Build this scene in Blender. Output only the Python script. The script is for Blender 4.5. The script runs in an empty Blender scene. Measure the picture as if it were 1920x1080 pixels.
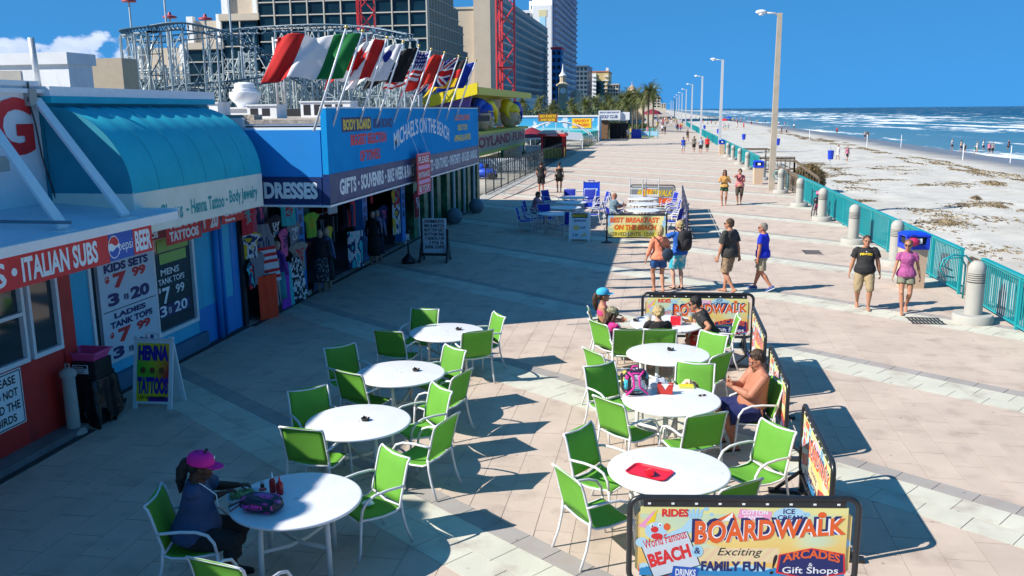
import bpy, bmesh, math, random
from mathutils import Vector, Matrix, Euler, noise
random.seed(7)
SC = bpy.context.scene
COL = SC.collection
R = math.radians
PI = math.pi

# ------------------------------------------------------------------ camera
CAM_H, FPX = 4.5, 1650.0
_p, _a, _r = math.atan((540-207)/FPX), R(9.6), R(0.5)
_fw = Vector((-math.sin(_a)*math.cos(_p), math.cos(_a)*math.cos(_p), -math.sin(_p)))
_rt = Vector((math.cos(_a), math.sin(_a), 0))
_up = _rt.cross(_fw)
_rt2 = _rt*math.cos(_r) - _up*math.sin(_r)
_up2 = _rt*math.sin(_r) + _up*math.cos(_r)
cam_data = bpy.data.cameras.new('camera')
cam_data.sensor_width = 36; cam_data.lens = FPX/1920*36
cam_data.clip_start = 0.1; cam_data.clip_end = 40000
cam = bpy.data.objects.new('camera', cam_data)
COL.objects.link(cam)
M3 = Matrix((_rt2, _up2, -_fw)).transposed()
cam.matrix_world = Matrix.Translation((0, 0, CAM_H)) @ M3.to_4x4()
SC.camera = cam

# ------------------------------------------------------------------ sky, sun, exposure
SUNV = Vector((-1.10, -0.55, 1.0))
world = bpy.data.worlds.new('World'); SC.world = world; world.use_nodes = True
nt = world.node_tree; nt.nodes.clear()
wo = nt.nodes.new('ShaderNodeOutputWorld'); bg = nt.nodes.new('ShaderNodeBackground')
sky = nt.nodes.new('ShaderNodeTexSky'); sky.sky_type = 'NISHITA'; sky.sun_disc = False
sky.sun_elevation = math.atan2(1.0, math.hypot(1.10, .55))
sky.sun_rotation = math.atan2(-1.10, -0.55)
sky.altitude = 0; sky.air_density = 1.0; sky.dust_density = 0.0; sky.ozone_density = 4.0
bwn = nt.nodes.new('ShaderNodeRGBToBW'); pw = nt.nodes.new('ShaderNodeMath'); pw.operation = 'POWER'; pw.inputs[1].default_value = .30
SKYC = (.22, 1.14, 2.66, 1)
gm = nt.nodes.new('ShaderNodeMix'); gm.data_type = 'RGBA'; gm.blend_type = 'MULTIPLY'
gm.inputs[0].default_value = 1.0; gm.inputs[7].default_value = SKYC
nt.links.new(sky.outputs[0], bwn.inputs[0]); nt.links.new(bwn.outputs[0], pw.inputs[0]); nt.links.new(pw.outputs[0], gm.inputs[6])     # clear saturated azure of the photograph, same in every direction
# low cumulus on the horizon over the land
tc = nt.nodes.new('ShaderNodeTexCoord'); sep = nt.nodes.new('ShaderNodeSeparateXYZ')
nt.links.new(tc.outputs['Generated'], sep.inputs[0])
nz = nt.nodes.new('ShaderNodeTexNoise'); nz.inputs['Scale'].default_value = 34; nz.inputs['Detail'].default_value = 6; nz.inputs['Roughness'].default_value = .52
mp = nt.nodes.new('ShaderNodeMapping'); mp.inputs['Scale'].default_value = (1, 1, 1.5); mp.inputs['Location'].default_value = (0.3, 0.1, 0)
nt.links.new(tc.outputs['Generated'], mp.inputs[0]); nt.links.new(mp.outputs[0], nz.inputs[0])
def wm(op, a, b=None, c=None):
    n = nt.nodes.new('ShaderNodeMath'); n.operation = op
    for k, v in enumerate((a, b, c)):
        if v is None: continue
        if isinstance(v, (int, float)): n.inputs[k].default_value = v
        else: nt.links.new(v, n.inputs[k])
    return n.outputs[0]
def wr(v, a, b, c, d):
    n = nt.nodes.new('ShaderNodeMapRange'); n.clamp = True; n.interpolation_type = 'SMOOTHSTEP'
    nt.links.new(v, n.inputs[0])
    for k, x in enumerate((a, b, c, d)): n.inputs[k+1].default_value = x
    return n.outputs[0]
top = wr(sep.outputs['Z'], .062, .090, 0, .34)        # cumulus thins out with height
westw = wr(sep.outputs['X'], -0.545, -0.51, 0, 1)    # the land side only
dens = wm('SUBTRACT', nz.outputs['Fac'], top)
dens = wm('SUBTRACT', dens, wm('MULTIPLY', westw, .5))
cm = wr(dens, .335, .455, 0, .9)
shade = wr(nz.outputs['Fac'], .42, .7, .62, 1.0)
cc = nt.nodes.new('ShaderNodeMix'); cc.data_type = 'RGBA'
cc.inputs[6].default_value = (1.9, 3.0, 5.4, 1); cc.inputs[7].default_value = (5.2, 5.8, 7.0, 1)
nt.links.new(shade, cc.inputs[0])
mx = nt.nodes.new('ShaderNodeMix'); mx.data_type = 'RGBA'
nt.links.new(cm, mx.inputs[0]); nt.links.new(gm.outputs[2], mx.inputs[6]); nt.links.new(cc.outputs[2], mx.inputs[7])
nt.links.new(mx.outputs[2], bg.inputs['Color']); bg.inputs['Strength'].default_value = 0.105
nt.links.new(bg.outputs[0], wo.inputs[0])
sun_data = bpy.data.lights.new('sun', 'SUN'); sun_data.energy = 4.75; sun_data.angle = R(0.5); sun_data.color = (1.0, .945, .86)
sun = bpy.data.objects.new('sun', sun_data); COL.objects.link(sun)
sun.rotation_euler = SUNV.to_track_quat('Z', 'Y').to_euler(); sun.location = (-20, -10, 30)
SC.view_settings.view_transform = 'Standard'; SC.view_settings.look = 'None'
SC.view_settings.exposure = 0.66; SC.view_settings.gamma = 1.0; SC.view_settings.use_curve_mapping = False
SC.render.engine = 'CYCLES'; SC.cycles.max_bounces = 10; SC.cycles.diffuse_bounces = 6

# ------------------------------------------------------------------ materials
MATS = {}
def mat(name, col, rough=.6, metal=0, var=0.0, vs=3.0, bump=0.0, bs=40.0, trans=0.0, attr=None, spec=.5, col2=None, cs=1.5, cth=(.45, .6), stretch=None, alpha=None, emit=0, coat=0, rnd=0, spots=0):
    """principled material: noise varies the value, optional second colour in patches, fine bump"""
    if name in MATS: return MATS[name]
    m = bpy.data.materials.new(name); m.use_nodes = True
    t = m.node_tree; b = t.nodes['Principled BSDF']; L = t.links.new
    b.inputs['Roughness'].default_value = rough; b.inputs['Metallic'].default_value = metal
    b.inputs['Specular IOR Level'].default_value = spec
    if coat: b.inputs['Coat Weight'].default_value = coat
    b.inputs['Base Color'].default_value = (*col, 1)
    geo = t.nodes.new('ShaderNodeNewGeometry'); pos = geo.outputs['Position']
    if stretch:
        mpn = t.nodes.new('ShaderNodeMapping'); mpn.inputs['Scale'].default_value = stretch
        L(pos, mpn.inputs[0]); pos = mpn.outputs[0]
    cur = None
    if attr:
        a = t.nodes.new('ShaderNodeAttribute'); a.attribute_name = attr; cur = a.outputs['Color']
    if col2:
        n = t.nodes.new('ShaderNodeTexNoise'); n.inputs['Scale'].default_value = cs; n.inputs['Detail'].default_value = 5
        L(pos, n.inputs[0])
        r = t.nodes.new('ShaderNodeMapRange'); r.inputs[1].default_value = cth[0]; r.inputs[2].default_value = cth[1]; L(n.outputs['Fac'], r.inputs[0])
        x = t.nodes.new('ShaderNodeMix'); x.data_type = 'RGBA'; x.inputs[6].default_value = (*col, 1); x.inputs[7].default_value = (*col2, 1)
        if cur: L(cur, x.inputs[6])
        L(r.outputs[0], x.inputs[0]); cur = x.outputs[2]
    if var:
        n = t.nodes.new('ShaderNodeTexNoise'); n.inputs['Scale'].default_value = vs; n.inputs['Detail'].default_value = 6; n.inputs['Roughness'].default_value = .6
        L(pos, n.inputs[0])
        r = t.nodes.new('ShaderNodeMapRange'); r.inputs[1].default_value = .3; r.inputs[2].default_value = .7; r.inputs[3].default_value = 1-var; r.inputs[4].default_value = 1+var*.6; L(n.outputs['Fac'], r.inputs[0])
        h = t.nodes.new('ShaderNodeHueSaturation')
        if cur: L(cur, h.inputs['Color'])
        else: h.inputs['Color'].default_value = (*col, 1)
        L(r.outputs[0], h.inputs['Value']); cur = h.outputs[0]
        r2 = t.nodes.new('ShaderNodeMapRange'); r2.inputs[3].default_value = min(1, rough+.12); r2.inputs[4].default_value = max(.05, rough-.12); L(n.outputs['Fac'], r2.inputs[0]); L(r2.outputs[0], b.inputs['Roughness'])
    if rnd or spots:
        h = t.nodes.new('ShaderNodeHueSaturation'); h.inputs['Color'].default_value = (*col, 1)
        if cur: L(cur, h.inputs['Color'])
        if rnd:
            oi = t.nodes.new('ShaderNodeObjectInfo'); r = t.nodes.new('ShaderNodeMapRange'); r.inputs[3].default_value = 1-rnd; r.inputs[4].default_value = 1+rnd*.5; L(oi.outputs['Random'], r.inputs[0])
        if spots:                       # gum, drips and grit
            vo = t.nodes.new('ShaderNodeTexVoronoi'); vo.inputs['Scale'].default_value = spots; vo.inputs['Randomness'].default_value = 1; L(pos, vo.inputs[0])
            n = t.nodes.new('ShaderNodeTexNoise'); n.inputs['Scale'].default_value = spots*.7; L(pos, n.inputs[0])
            ml = t.nodes.new('ShaderNodeMath'); ml.operation = 'DIVIDE'; L(vo.outputs['Distance'], ml.inputs[0]); L(n.outputs['Fac'], ml.inputs[1])
            r = t.nodes.new('ShaderNodeMapRange'); r.inputs[1].default_value = .09; r.inputs[2].default_value = .16; r.inputs[3].default_value = .62; r.inputs[4].default_value = 1; L(ml.outputs[0], r.inputs[0])
        L(r.outputs[0], h.inputs['Value']); cur = h.outputs[0]
    if cur: L(cur, b.inputs['Base Color'])
    if bump:
        n = t.nodes.new('ShaderNodeTexNoise'); n.inputs['Scale'].default_value = bs; n.inputs['Detail'].default_value = 4; L(pos, n.inputs[0])
        bp = t.nodes.new('ShaderNodeBump'); bp.inputs['Strength'].default_value = bump; bp.inputs['Distance'].default_value = .02; L(n.outputs['Fac'], bp.inputs['Height']); L(bp.outputs[0], b.inputs['Normal'])
    if trans:
        tr = t.nodes.new('ShaderNodeBsdfTranslucent'); ms = t.nodes.new('ShaderNodeMixShader'); ms.inputs[0].default_value = trans
        tr.inputs[0].default_value = (*col, 1)
        if cur: L(cur, tr.inputs[0])
        out = t.nodes['Material Output']
        L(b.outputs[0], ms.inputs[1]); L(tr.outputs[0], ms.inputs[2]); L(ms.outputs[0], out.inputs[0])
    if alpha is not None: b.inputs['Alpha'].default_value = alpha
    if emit:
        b.inputs['Emission Color'].default_value = (*col, 1); b.inputs['Emission Strength'].default_value = emit
    MATS[name] = m
    return m

# ------------------------------------------------------------------ mesh helpers
class Frame:
    """flat drawing frame: O origin, U right, V up, N outward"""
    def __init__(s, O, U, V):
        s.O, s.U, s.V = Vector(O), Vector(U).normalized(), Vector(V).normalized(); s.N = s.U.cross(s.V)
    def p(s, u, v, d=0): return s.O + s.U*u + s.V*v + s.N*d
FONT_CACHE = {}; RES = 3
def glyphs(txt, bold=0.0, space=1.0):
    k = (txt, bold, space)
    if k not in FONT_CACHE:
        c = bpy.data.curves.new('lettering', 'FONT'); c.body = txt; c.offset = bold; c.space_character = space; c.resolution_u = RES; c.dimensions = '2D'; c.fill_mode = 'FRONT'
        o = bpy.data.objects.new('lettering', c); me = bpy.data.meshes.new_from_object(o)
        vs = [v.co.copy() for v in me.vertices]; fs = [tuple(p.vertices) for p in me.polygons]
        bpy.data.objects.remove(o); bpy.data.curves.remove(c); bpy.data.meshes.remove(me)
        x0 = min(v.x for v in vs); x1 = max(v.x for v in vs); y0 = min(v.y for v in vs); y1 = max(v.y for v in vs)
        vs = [((v.x-x0)/(x1-x0), (v.y-y0)/(y1-y0)) for v in vs]
        FONT_CACHE[k] = (vs, fs)
    return FONT_CACHE[k]
class MB:
    def __init__(s): s.v = []; s.f = []; s.c = []
    def add(s, vs, fs, col=None):
        b = len(s.v); s.v += [tuple(p) for p in vs]; s.f += [tuple(i+b for i in f) for f in fs]; s.c += [col]*len(fs)
    def box(s, x0, x1, y0, y1, z0, z1, M=None, col=None):
        vs = [Vector((x, y, z)) for x in (x0, x1) for y in (y0, y1) for z in (z0, z1)]
        if M is not None: vs = [M @ p for p in vs]
        s.add(vs, [(0, 1, 3, 2), (4, 6, 7, 5), (0, 4, 5, 1), (2, 3, 7, 6), (0, 2, 6, 4), (1, 5, 7, 3)], col); return s
    def tube(s, pts, r, n=8, cap=True, col=None):
        pts = [Vector(p) for p in pts]; k = len(pts)
        rs = r if isinstance(r, (list, tuple)) else [r]*k
        vs = []; up = None
        for i, p in enumerate(pts):
            d = (pts[min(i+1, k-1)]-pts[max(i-1, 0)]).normalized()
            if up is None:
                up = d.orthogonal().normalized()
                if abs(d.z) < .9: up = d.cross(Vector((0, 0, 1))).normalized()
            else:
                up = (up-d*up.dot(d)).normalized()
            w = d.cross(up)
            for j in range(n):
                a = 2*PI*j/n; vs.append(p+(up*math.cos(a)+w*math.sin(a))*rs[i])
        fs = [(i*n+j, i*n+(j+1) % n, (i+1)*n+(j+1) % n, (i+1)*n+j) for i in range(k-1) for j in range(n)]
        if cap: fs += [tuple(range(n-1, -1, -1)), tuple(range((k-1)*n, k*n))]
        s.add(vs, fs, col); return s
    def bar(s, a, b, w, d, col=None):
        """rectangular bar from a to b"""
        a, b = Vector(a), Vector(b); z = (b-a).normalized(); x = z.orthogonal().normalized()
        if abs(z.z) < .99: x = z.cross(Vector((0, 0, 1))).normalized()
        y = z.cross(x)
        vs = [q+x*(i*w/2)+y*(j*d/2) for q in (a, b) for i, j in ((-1, -1), (1, -1), (1, 1), (-1, 1))]
        s.add(vs, [(3, 2, 1, 0), (4, 5, 6, 7)]+[(i, (i+1) % 4, 4+(i+1) % 4, 4+i) for i in range(4)], col); return s
    def lathe(s, c, prof, n=20, sx=1, sy=1, col=None):
        """profile of (radius, z) turned about the vertical through c"""
        c = Vector(c); vs = []; k = len(prof)
        for r, z in prof:
            for j in range(n):
                a = 2*PI*j/n; vs.append(c+Vector((r*math.cos(a)*sx, r*math.sin(a)*sy, z)))
        fs = [(i*n+j, i*n+(j+1) % n, (i+1)*n+(j+1) % n, (i+1)*n+j) for i in range(k-1) for j in range(n)]
        fs += [tuple(range(n-1, -1, -1)), tuple(range((k-1)*n, k*n))]
        s.add(vs, fs, col); return s
    def ell(s, c, r, M=None, n=12, m=8, col=None):
        c = Vector(c); vs = [Vector((0, 0, -r[2]))]
        for i in range(1, m):
            t = PI*i/m-PI/2
            for j in range(n):
                a = 2*PI*j/n; vs.append(Vector((r[0]*math.cos(t)*math.cos(a), r[1]*math.cos(t)*math.sin(a), r[2]*math.sin(t))))
        vs.append(Vector((0, 0, r[2])))
        if M is not None: vs = [M @ p for p in vs]
        vs = [c+p for p in vs]
        fs = [(0, 1+(j+1) % n, 1+j) for j in range(n)]
        fs += [(1+i*n+j, 1+i*n+(j+1) % n, 1+(i+1)*n+(j+1) % n, 1+(i+1)*n+j) for i in range(m-2) for j in range(n)]
        L = len(vs)-1; b = 1+(m-2)*n
        fs += [(b+j, b+(j+1) % n, L) for j in range(n)]
        s.add(vs, fs, col); return s
    def poly(s, pts, col=None): s.add(pts, [tuple(range(len(pts)))], col); return s
    def prism(s, pts, d, col=None):
        """closed outline pts pushed out by vector d"""
        n = len(pts); a = [Vector(p) for p in pts]; d = Vector(d)
        s.add(a+[p+d for p in a], [tuple(range(n-1, -1, -1)), tuple(range(n, 2*n))]+[(i, (i+1) % n, n+(i+1) % n, n+i) for i in range(n)], col); return s
    def quad(s, fr, u0, v0, u1, v1, d=0, col=None): return s.poly([fr.p(u0, v0, d), fr.p(u1, v0, d), fr.p(u1, v1, d), fr.p(u0, v1, d)], col)
    def disc(s, fr, u, v, r, d=0, n=20, ry=None, col=None):
        ry = ry or r
        return s.poly([fr.p(u+r*math.cos(2*PI*i/n), v+ry*math.sin(2*PI*i/n), d) for i in range(n)], col)
    def text(s, fr, txt, u, v, w, h, d=.004, bold=.02, warp=None, slant=0, space=1.0, col=None):
        """print txt in the box (u, v, w, h) of the frame"""
        vs, fs = glyphs(txt, bold, space); out = []
        for x, y in vs:
            uu, vv = u+x*w+slant*y*h, v+y*h
            if warp: uu, vv = warp(x, y, uu, vv)
            out.append(fr.p(uu, vv, d))
        s.add(out, fs, col); return s
    def mesh(s, name, smooth=False, attr=None):
        me = bpy.data.meshes.new(name); me.from_pydata(s.v, [], s.f)
        if attr:
            ca = me.color_attributes.new(attr, 'FLOAT_COLOR', 'CORNER')
            buf = []
            for f, c in zip(s.f, s.c):
                c = c or (1, 1, 1)
                buf += [c[0], c[1], c[2], 1.0]*len(f)
            ca.data.foreach_set('color', buf)
        if smooth: me.polygons.foreach_set('use_smooth', [True]*len(me.polygons))
        me.update(); return me
    def build(s, name, m, parent=None, smooth=False, attr=None, loc=None, sharp=None):
        me = s.mesh(name, smooth, attr)
        if sharp is not None and smooth: me.set_sharp_from_angle(angle=R(sharp))
        for q in (m if isinstance(m, list) else [m]): me.materials.append(q)
        o = bpy.data.objects.new(name, me); COL.objects.link(o)
        if parent is not None: o.parent = parent
        if loc: o.location = loc
        return o
def tag(o, label=None, cat=None, group=None, kind=None):
    if label: o['label'] = label
    if cat: o['category'] = cat
    if group: o['group'] = group
    if kind: o['kind'] = kind
    return o
def thing(name, label, cat, loc=(0, 0, 0), rz=0, group=None, kind=None):
    o = bpy.data.objects.new(name, None); COL.objects.link(o); o.location = loc; o.rotation_euler = (0, 0, rz)
    o.empty_display_size = .1
    return tag(o, label, cat, group, kind)
def kids(o): return KIDS.get(o.name, [])
KIDS = {}
def index_kids():
    KIDS.clear()
    for o in COL.objects:
        if o.parent: KIDS.setdefault(o.parent.name, []).append(o)
def copy_tree(o, loc=None, rz=None, label=None, group=None, swap=None):
    def cp(q, par):
        c = q.copy(); COL.objects.link(c)
        if par is not None: c.parent = par
        if swap and q.type == 'MESH' and q.data and q.data.materials and q.data.materials[0] in swap:
            c.material_slots[0].link = 'OBJECT'; c.material_slots[0].material = swap[q.data.materials[0]]
        for ch in [k for k in TREE.get(q.name, [])]: cp(ch, c)
        return c
    TREE = {}
    for k in ALLCH(o): TREE.setdefault(k.parent.name, []).append(k)
    r = cp(o, None)
    if loc is not None: r.location = loc
    if rz is not None: r.rotation_euler = (0, 0, rz)
    if label: r['label'] = label
    if group: r['group'] = group
    return r
_CH = {}
def ALLCH(o):
    """all objects under o (cached per source, so copying stays quick)"""
    if o.name not in _CH:
        byp = {}
        for q in COL.objects:
            if q.parent: byp.setdefault(q.parent.name, []).append(q)
        out = []; st = [o]
        while st:
            x = st.pop()
            for k in byp.get(x.name, []): out.append(k); st.append(k)
        _CH[o.name] = out
    return _CH[o.name]
def arc(cx, cy, r, a0, a1, n): return [(cx+r*math.cos(R(a0+(a1-a0)*i/n)), cy+r*math.sin(R(a0+(a1-a0)*i/n))) for i in range(n+1)]
def jit(c, k): f = 1+random.uniform(-k, k); return tuple(min(1, x*f) for x in c)
# ================================================================== GROUND
LEFT, RIGHT = -8.75, 7.35          # the boardwalk between shopfronts and beach fence
SL = -0.76                         # slope of the diagonal bands in plan
def clip(poly, a, b, c):
    """keep a*x + b*y <= c"""
    out = []
    for i in range(len(poly)):
        p, q = poly[i], poly[(i+1) % len(poly)]
        dp, dq = a*p[0]+b*p[1]-c, a*q[0]+b*q[1]-c
        if dp <= 0: out.append(p)
        if (dp < 0 < dq) or (dq < 0 < dp):
            t = dp/(dp-dq); out.append((p[0]+(q[0]-p[0])*t, p[1]+(q[1]-p[1])*t))
    return out
def area(p): return abs(sum(p[i][0]*p[(i+1) % len(p)][1]-p[(i+1) % len(p)][0]*p[i][1] for i in range(len(p))))/2
def shrink(p, g):
    cx = sum(a for a, b in p)/len(p); cy = sum(b for a, b in p)/len(p)
    out = []
    for a, b in p:
        d = math.hypot(a-cx, b-cy); k = max(0, 1-g/d*1.25) if d > 1e-6 else 1
        out.append((cx+(a-cx)*k, cy+(b-cy)*k))
    return out
m_pink = mat('pink_paving', (.44, .335, .28), .82, var=.13, vs=1.3, bump=.25, bs=60, attr='tint', col2=(.33, .25, .21), cs=2.1, cth=(.54, .85), spots=3.2)
m_mortar = mat('paving_mortar', (.42, .37, .32), .9, var=.2, vs=8)
TP, TG, TC = (.535, .43, .35), (.36, .325, .30), (.57, .55, .455)
far_mb = MB(); near = []
def emit(p, col, th=.03, gap=.005):
    p = clip(clip(p, 1, 0, RIGHT), -1, 0, -LEFT)
    if len(p) < 3 or area(p) < .004: return
    if gap: p = shrink(p, gap)
    z = random.uniform(-.0012, .0012)
    c = jit(col, .035)
    near.append((sum(b for a, b in p)/len(p), sum(a for a, b in p)/len(p), p, z, c, th))
def cells(c0, c1, size_u, size_v, col, y0, y1):
    """cells aligned with the band between the lines y = c + SL*x, c0..c1"""
    L = math.hypot(1, SL); ux, uy = 1/L, SL/L; nx, ny = -uy, ux
    h = (c1-c0)/L; rows = max(1, round(h/size_v)); hv = h/rows
    ox, oy = 0, c0
    for r in range(rows):
        k0 = int(-14/size_u); off = (r % 2)*0.5*size_u
        for k in range(k0, -k0):
            a0, a1 = k*size_u+off, (k+1)*size_u+off; b0, b1 = r*hv, (r+1)*hv
            p = [(ox+ux*a+nx*b, oy+uy*a+ny*b) for a, b in ((a0, b0), (a1, b0), (a1, b1), (a0, b1))]
            my = sum(q[1] for q in p)/4
            if y0 < my < y1: emit(p, col)
def quad_band(c0, c1, col, y0, y1):
    p = [(LEFT, c0+SL*LEFT), (RIGHT, c0+SL*RIGHT), (RIGHT, c1+SL*RIGHT), (LEFT, c1+SL*LEFT)]
    p = clip(clip(p, 0, -1, -y0), 0, 1, y1)
    if len(p) > 2: emit(p, col, gap=0)
YT = 34.0                         # tile by tile up to here, bands alone beyond
bands = [13.42+5.7*k for k in range(-3, 34)]
for i, c in enumerate(bands):
    cells(c-.36, c, .46, .3, TG, -1, YT)
    cells(c-1.36, c-.36, .52, .4, TC, -1, YT)
    if c+SL*LEFT > YT:
        quad_band(c-.36, c, TG, YT, 400); quad_band(c-1.36, c-.36, TC, YT, 400)
        quad_band(c, c+5.7-1.36, TP, YT, 400)
    # pink field between this band and the next, square to the walk
    lo, hi = c, c+5.7-1.36
    ts = .42; nx0, nx1 = int(LEFT/ts)-1, int(RIGHT/ts)+1
    for ix in range(nx0, nx1+1):
        off = (ix % 2)*.42
        y0c = lo+SL*(ix+1)*ts; y1c = hi+SL*ix*ts
        for iy in range(int(y0c/.84)-1, int(y1c/.84)+2):
            x0, yy = ix*ts, iy*.84+off
            if yy > YT or yy < -1: continue
            p = [(x0, yy), (x0+ts, yy), (x0+ts, yy+.84), (x0, yy+.84)]
            p = clip(p, SL, -1, -lo); p = clip(p, -SL, 1, hi)
            if len(p) > 2: emit(p, TP)
pave = thing('boardwalk_pavement', None, None, kind='structure')
def slab_mesh(mb, p, z, c, th):
    n = len(p); s = sum(p[i][0]*p[(i+1) % n][1]-p[(i+1) % n][0]*p[i][1] for i in range(n))
    if s < 0: p = p[::-1]
    mb.add([(x, y, z) for x, y in p]+[(x, y, z-th) for x, y in p], [tuple(range(n))]+[(i, n+i, n+(i+1) % n, (i+1) % n) for i in range(n)], c)
vis = [t for t in near if t[0] > 7.7 and abs(t[1]) < 9]
vis.sort(key=lambda t: t[0]+.15*abs(t[1]+1))
first = set(id(t) for t in vis[:295])
for t in vis[:295]:
    mb = MB(); cx, cy = t[1], t[0]
    slab_mesh(mb, [(a-cx, b-cy) for a, b in t[2]], t[3], t[4], t[5])
    o = mb.build('paving_tile', m_pink, pave, attr='tint', loc=(cx, cy, 0))
mb = MB()
for t in near:
    if id(t) not in first: slab_mesh(mb, t[2], t[3], t[4], t[5])
tag(mb.build('paving_tiles', m_pink, pave, attr='tint'), kind='stuff')
mb = MB(); mb.box(LEFT-.02, RIGHT+.02, -2, 400, -1.9, -.007)
tag(mb.build('pavement_bed', m_mortar), kind='structure')
# drain grate and a long expansion joint
g = MB()
for i in range(9): g.box(5.35+i*.075, 5.395+i*.075, 19.25, 19.85, .001, .012)
for y in (19.25, 19.54, 19.82): g.box(5.33, 6.02, y, y+.03, .001, .010)
gr = g.build('drain_grate', mat('dark_iron', (.06, .062, .065), .5, .6)); tag(gr, 'dark metal drain grate set in the paving by the large striped bollard', 'drain grate')
g2 = MB()
for i in range(7): g2.box(4.55+i*.075, 4.595+i*.075, 28.4, 29.2, .001, .012)
for y in (28.4, 28.8, 29.17): g2.box(4.53, 5.1, y, y+.03, .001, .010)
tag(g2.build('drain_grate', MATS['dark_iron']), 'small dark drain grate beyond the pair walking past the blue topped bin', 'drain grate')
mb = MB(); mb.bar((-8.0, 45, .004), (-6.6, 61, .004), .12, .006)
tag(mb.build('channel_joint', mat('joint_dark', (.10, .07, .055), .8)), kind='structure')

# land under the town, beach, sea
m_sand = mat('beach_sand', (.52, .50, .455), .95, var=.16, vs=.9, bump=1.0, bs=3.5, col2=(.42, .38, .32), cs=.09, cth=(.5, .75))
mb = MB()
def grid_mesh(xs, ys, zf):
    vs = [(x, y, zf(x, y)) for y in ys for x in xs]; n = len(xs)
    return vs, [(j*n+i, j*n+i+1, (j+1)*n+i+1, (j+1)*n+i) for j in range(len(ys)-1) for i in range(n-1)]
def shore_x(y): return 43 + 3.0*math.sin(y*.011+1) + 1.5*math.sin(y*.05)
xs = [7.3+i*.45 for i in range(60)]+[34.3+i*1.6 for i in range(1, 17)]+[62, 75, 110]
ys = [-20+i*1.5 for i in range(110)]+[145+i*6 for i in range(30)]+[325+40*i for i in range(14)]+[1100, 1800, 3500, 9000]
def sandz(x, y):
    f = max(0, min(1, (x-24)/22)); base = -1.45-.75*f*f-.02*max(0, x-46)
    k = max(.12, 1-max(0, (x-25))/22)
    return base+k*(.16*noise.noise(Vector((x*.35, y*.3, 0)))+.07*noise.noise(Vector((x*1.3, y*1.1, 3))))
vs, fs = grid_mesh(xs, ys, sandz); mb.add(vs, fs)
# wet sand near the water line
ms_ = m_sand; t = ms_.node_tree; bs_ = t.nodes['Principled BSDF']
src = bs_.inputs['Base Color'].links[0].from_socket
ge = t.nodes.new('ShaderNodeNewGeometry'); sx = t.nodes.new('ShaderNodeSeparateXYZ'); t.links.new(ge.outputs['Position'], sx.inputs[0])
wn = t.nodes.new('ShaderNodeTexNoise'); wn.inputs['Scale'].default_value = .08; t.links.new(ge.outputs['Position'], wn.inputs[0])
ad = t.nodes.new('ShaderNodeMath'); ad.operation = 'MULTIPLY_ADD'; ad.inputs[1].default_value = 6; t.links.new(wn.outputs['Fac'], ad.inputs[0]); t.links.new(sx.outputs['X'], ad.inputs[2])
mr = t.nodes.new('ShaderNodeMapRange'); mr.inputs[1].default_value = 35; mr.inputs[2].default_value = 41; t.links.new(ad.outputs[0], mr.inputs[0])
mm = t.nodes.new('ShaderNodeMix'); mm.data_type = 'RGBA'; mm.inputs[7].default_value = (.20, .19, .185, 1)
t.links.new(mr.outputs[0], mm.inputs[0]); t.links.new(src, mm.inputs[6]); t.links.new(mm.outputs[2], bs_.inputs['Base Color'])
rr = t.nodes.new('ShaderNodeMapRange'); rr.inputs[3].default_value = .95; rr.inputs[4].default_value = .35; t.links.new(mr.outputs[0], rr.inputs[0])
for l in list(bs_.inputs['Roughness'].links): t.links.remove(l)
t.links.new(rr.outputs[0], bs_.inputs['Roughness'])
tag(mb.build('beach_sand', m_sand, smooth=True), kind='structure')
mb = MB(); mb.box(7.37, 7.75, -5, 400, -2.6, -.02)
tag(mb.build('sea_wall', mat('sea_wall_concrete', (.42, .40, .36), .85, var=.2, vs=2)), kind='structure')
# town ground, west of the boardwalk
mb = MB(); vs, fs = grid_mesh([-3000, -400, -60, -30, LEFT-.03], [-30, 0, 30, 60, 100, 200, 400, 900, 6000], lambda x, y: -.03); mb.add(vs, fs)
tag(mb.build('town_ground', mat('town_ground', (.30, .28, .24), .9, var=.3, vs=.2, col2=(.12, .15, .06), cs=.06, cth=(.55, .6))), kind='structure')
mb = MB(); vs, fs = grid_mesh([LEFT-.03, 7.3], [400, 900, 6000], lambda x, y: -.04); mb.add(vs, fs)
tag(mb.build('far_promenade', mat('far_ground', (.40, .36, .31), .9, var=.15, vs=.1)), kind='structure')

# sea: gentle breakers, foam where crests break
m_sea = bpy.data.materials.new('sea_water'); m_sea.use_nodes = True
t = m_sea.node_tree; b = t.nodes['Principled BSDF']; L = t.links.new
geo = t.nodes.new('ShaderNodeNewGeometry')
def nodes_noise(scale, sc3, det=5, rough=.55, dist=0):
    mpn = t.nodes.new('ShaderNodeMapping'); mpn.inputs['Scale'].default_value = sc3; L(geo.outputs['Position'], mpn.inputs[0])
    n = t.nodes.new('ShaderNodeTexNoise'); n.inputs['Scale'].default_value = scale; n.inputs['Detail'].default_value = det; n.inputs['Roughness'].default_value = rough; n.inputs['Distortion'].default_value = dist
    L(mpn.outputs[0], n.inputs[0]); return n.outputs['Fac']
def mrange(v, a, bb, c, d, sm=False):
    n = t.nodes.new('ShaderNodeMapRange'); n.clamp = True
    if sm: n.interpolation_type = 'SMOOTHSTEP'
    L(v, n.inputs[0])
    for k, x in enumerate((a, bb, c, d)): n.inputs[k+1].default_value = x
    return n.outputs[0]
def mathn(op, a, bb):
    n = t.nodes.new('ShaderNodeMath'); n.operation = op
    for k, v in enumerate((a, bb)):
        if isinstance(v, (int, float)): n.inputs[k].default_value = v
        else: L(v, n.inputs[k])
    return n.outputs[0]
sx = t.nodes.new('ShaderNodeSeparateXYZ'); L(geo.outputs['Position'], sx.inputs[0])
deep = mrange(sx.outputs['X'], 45, 330, 0, 1)
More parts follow.
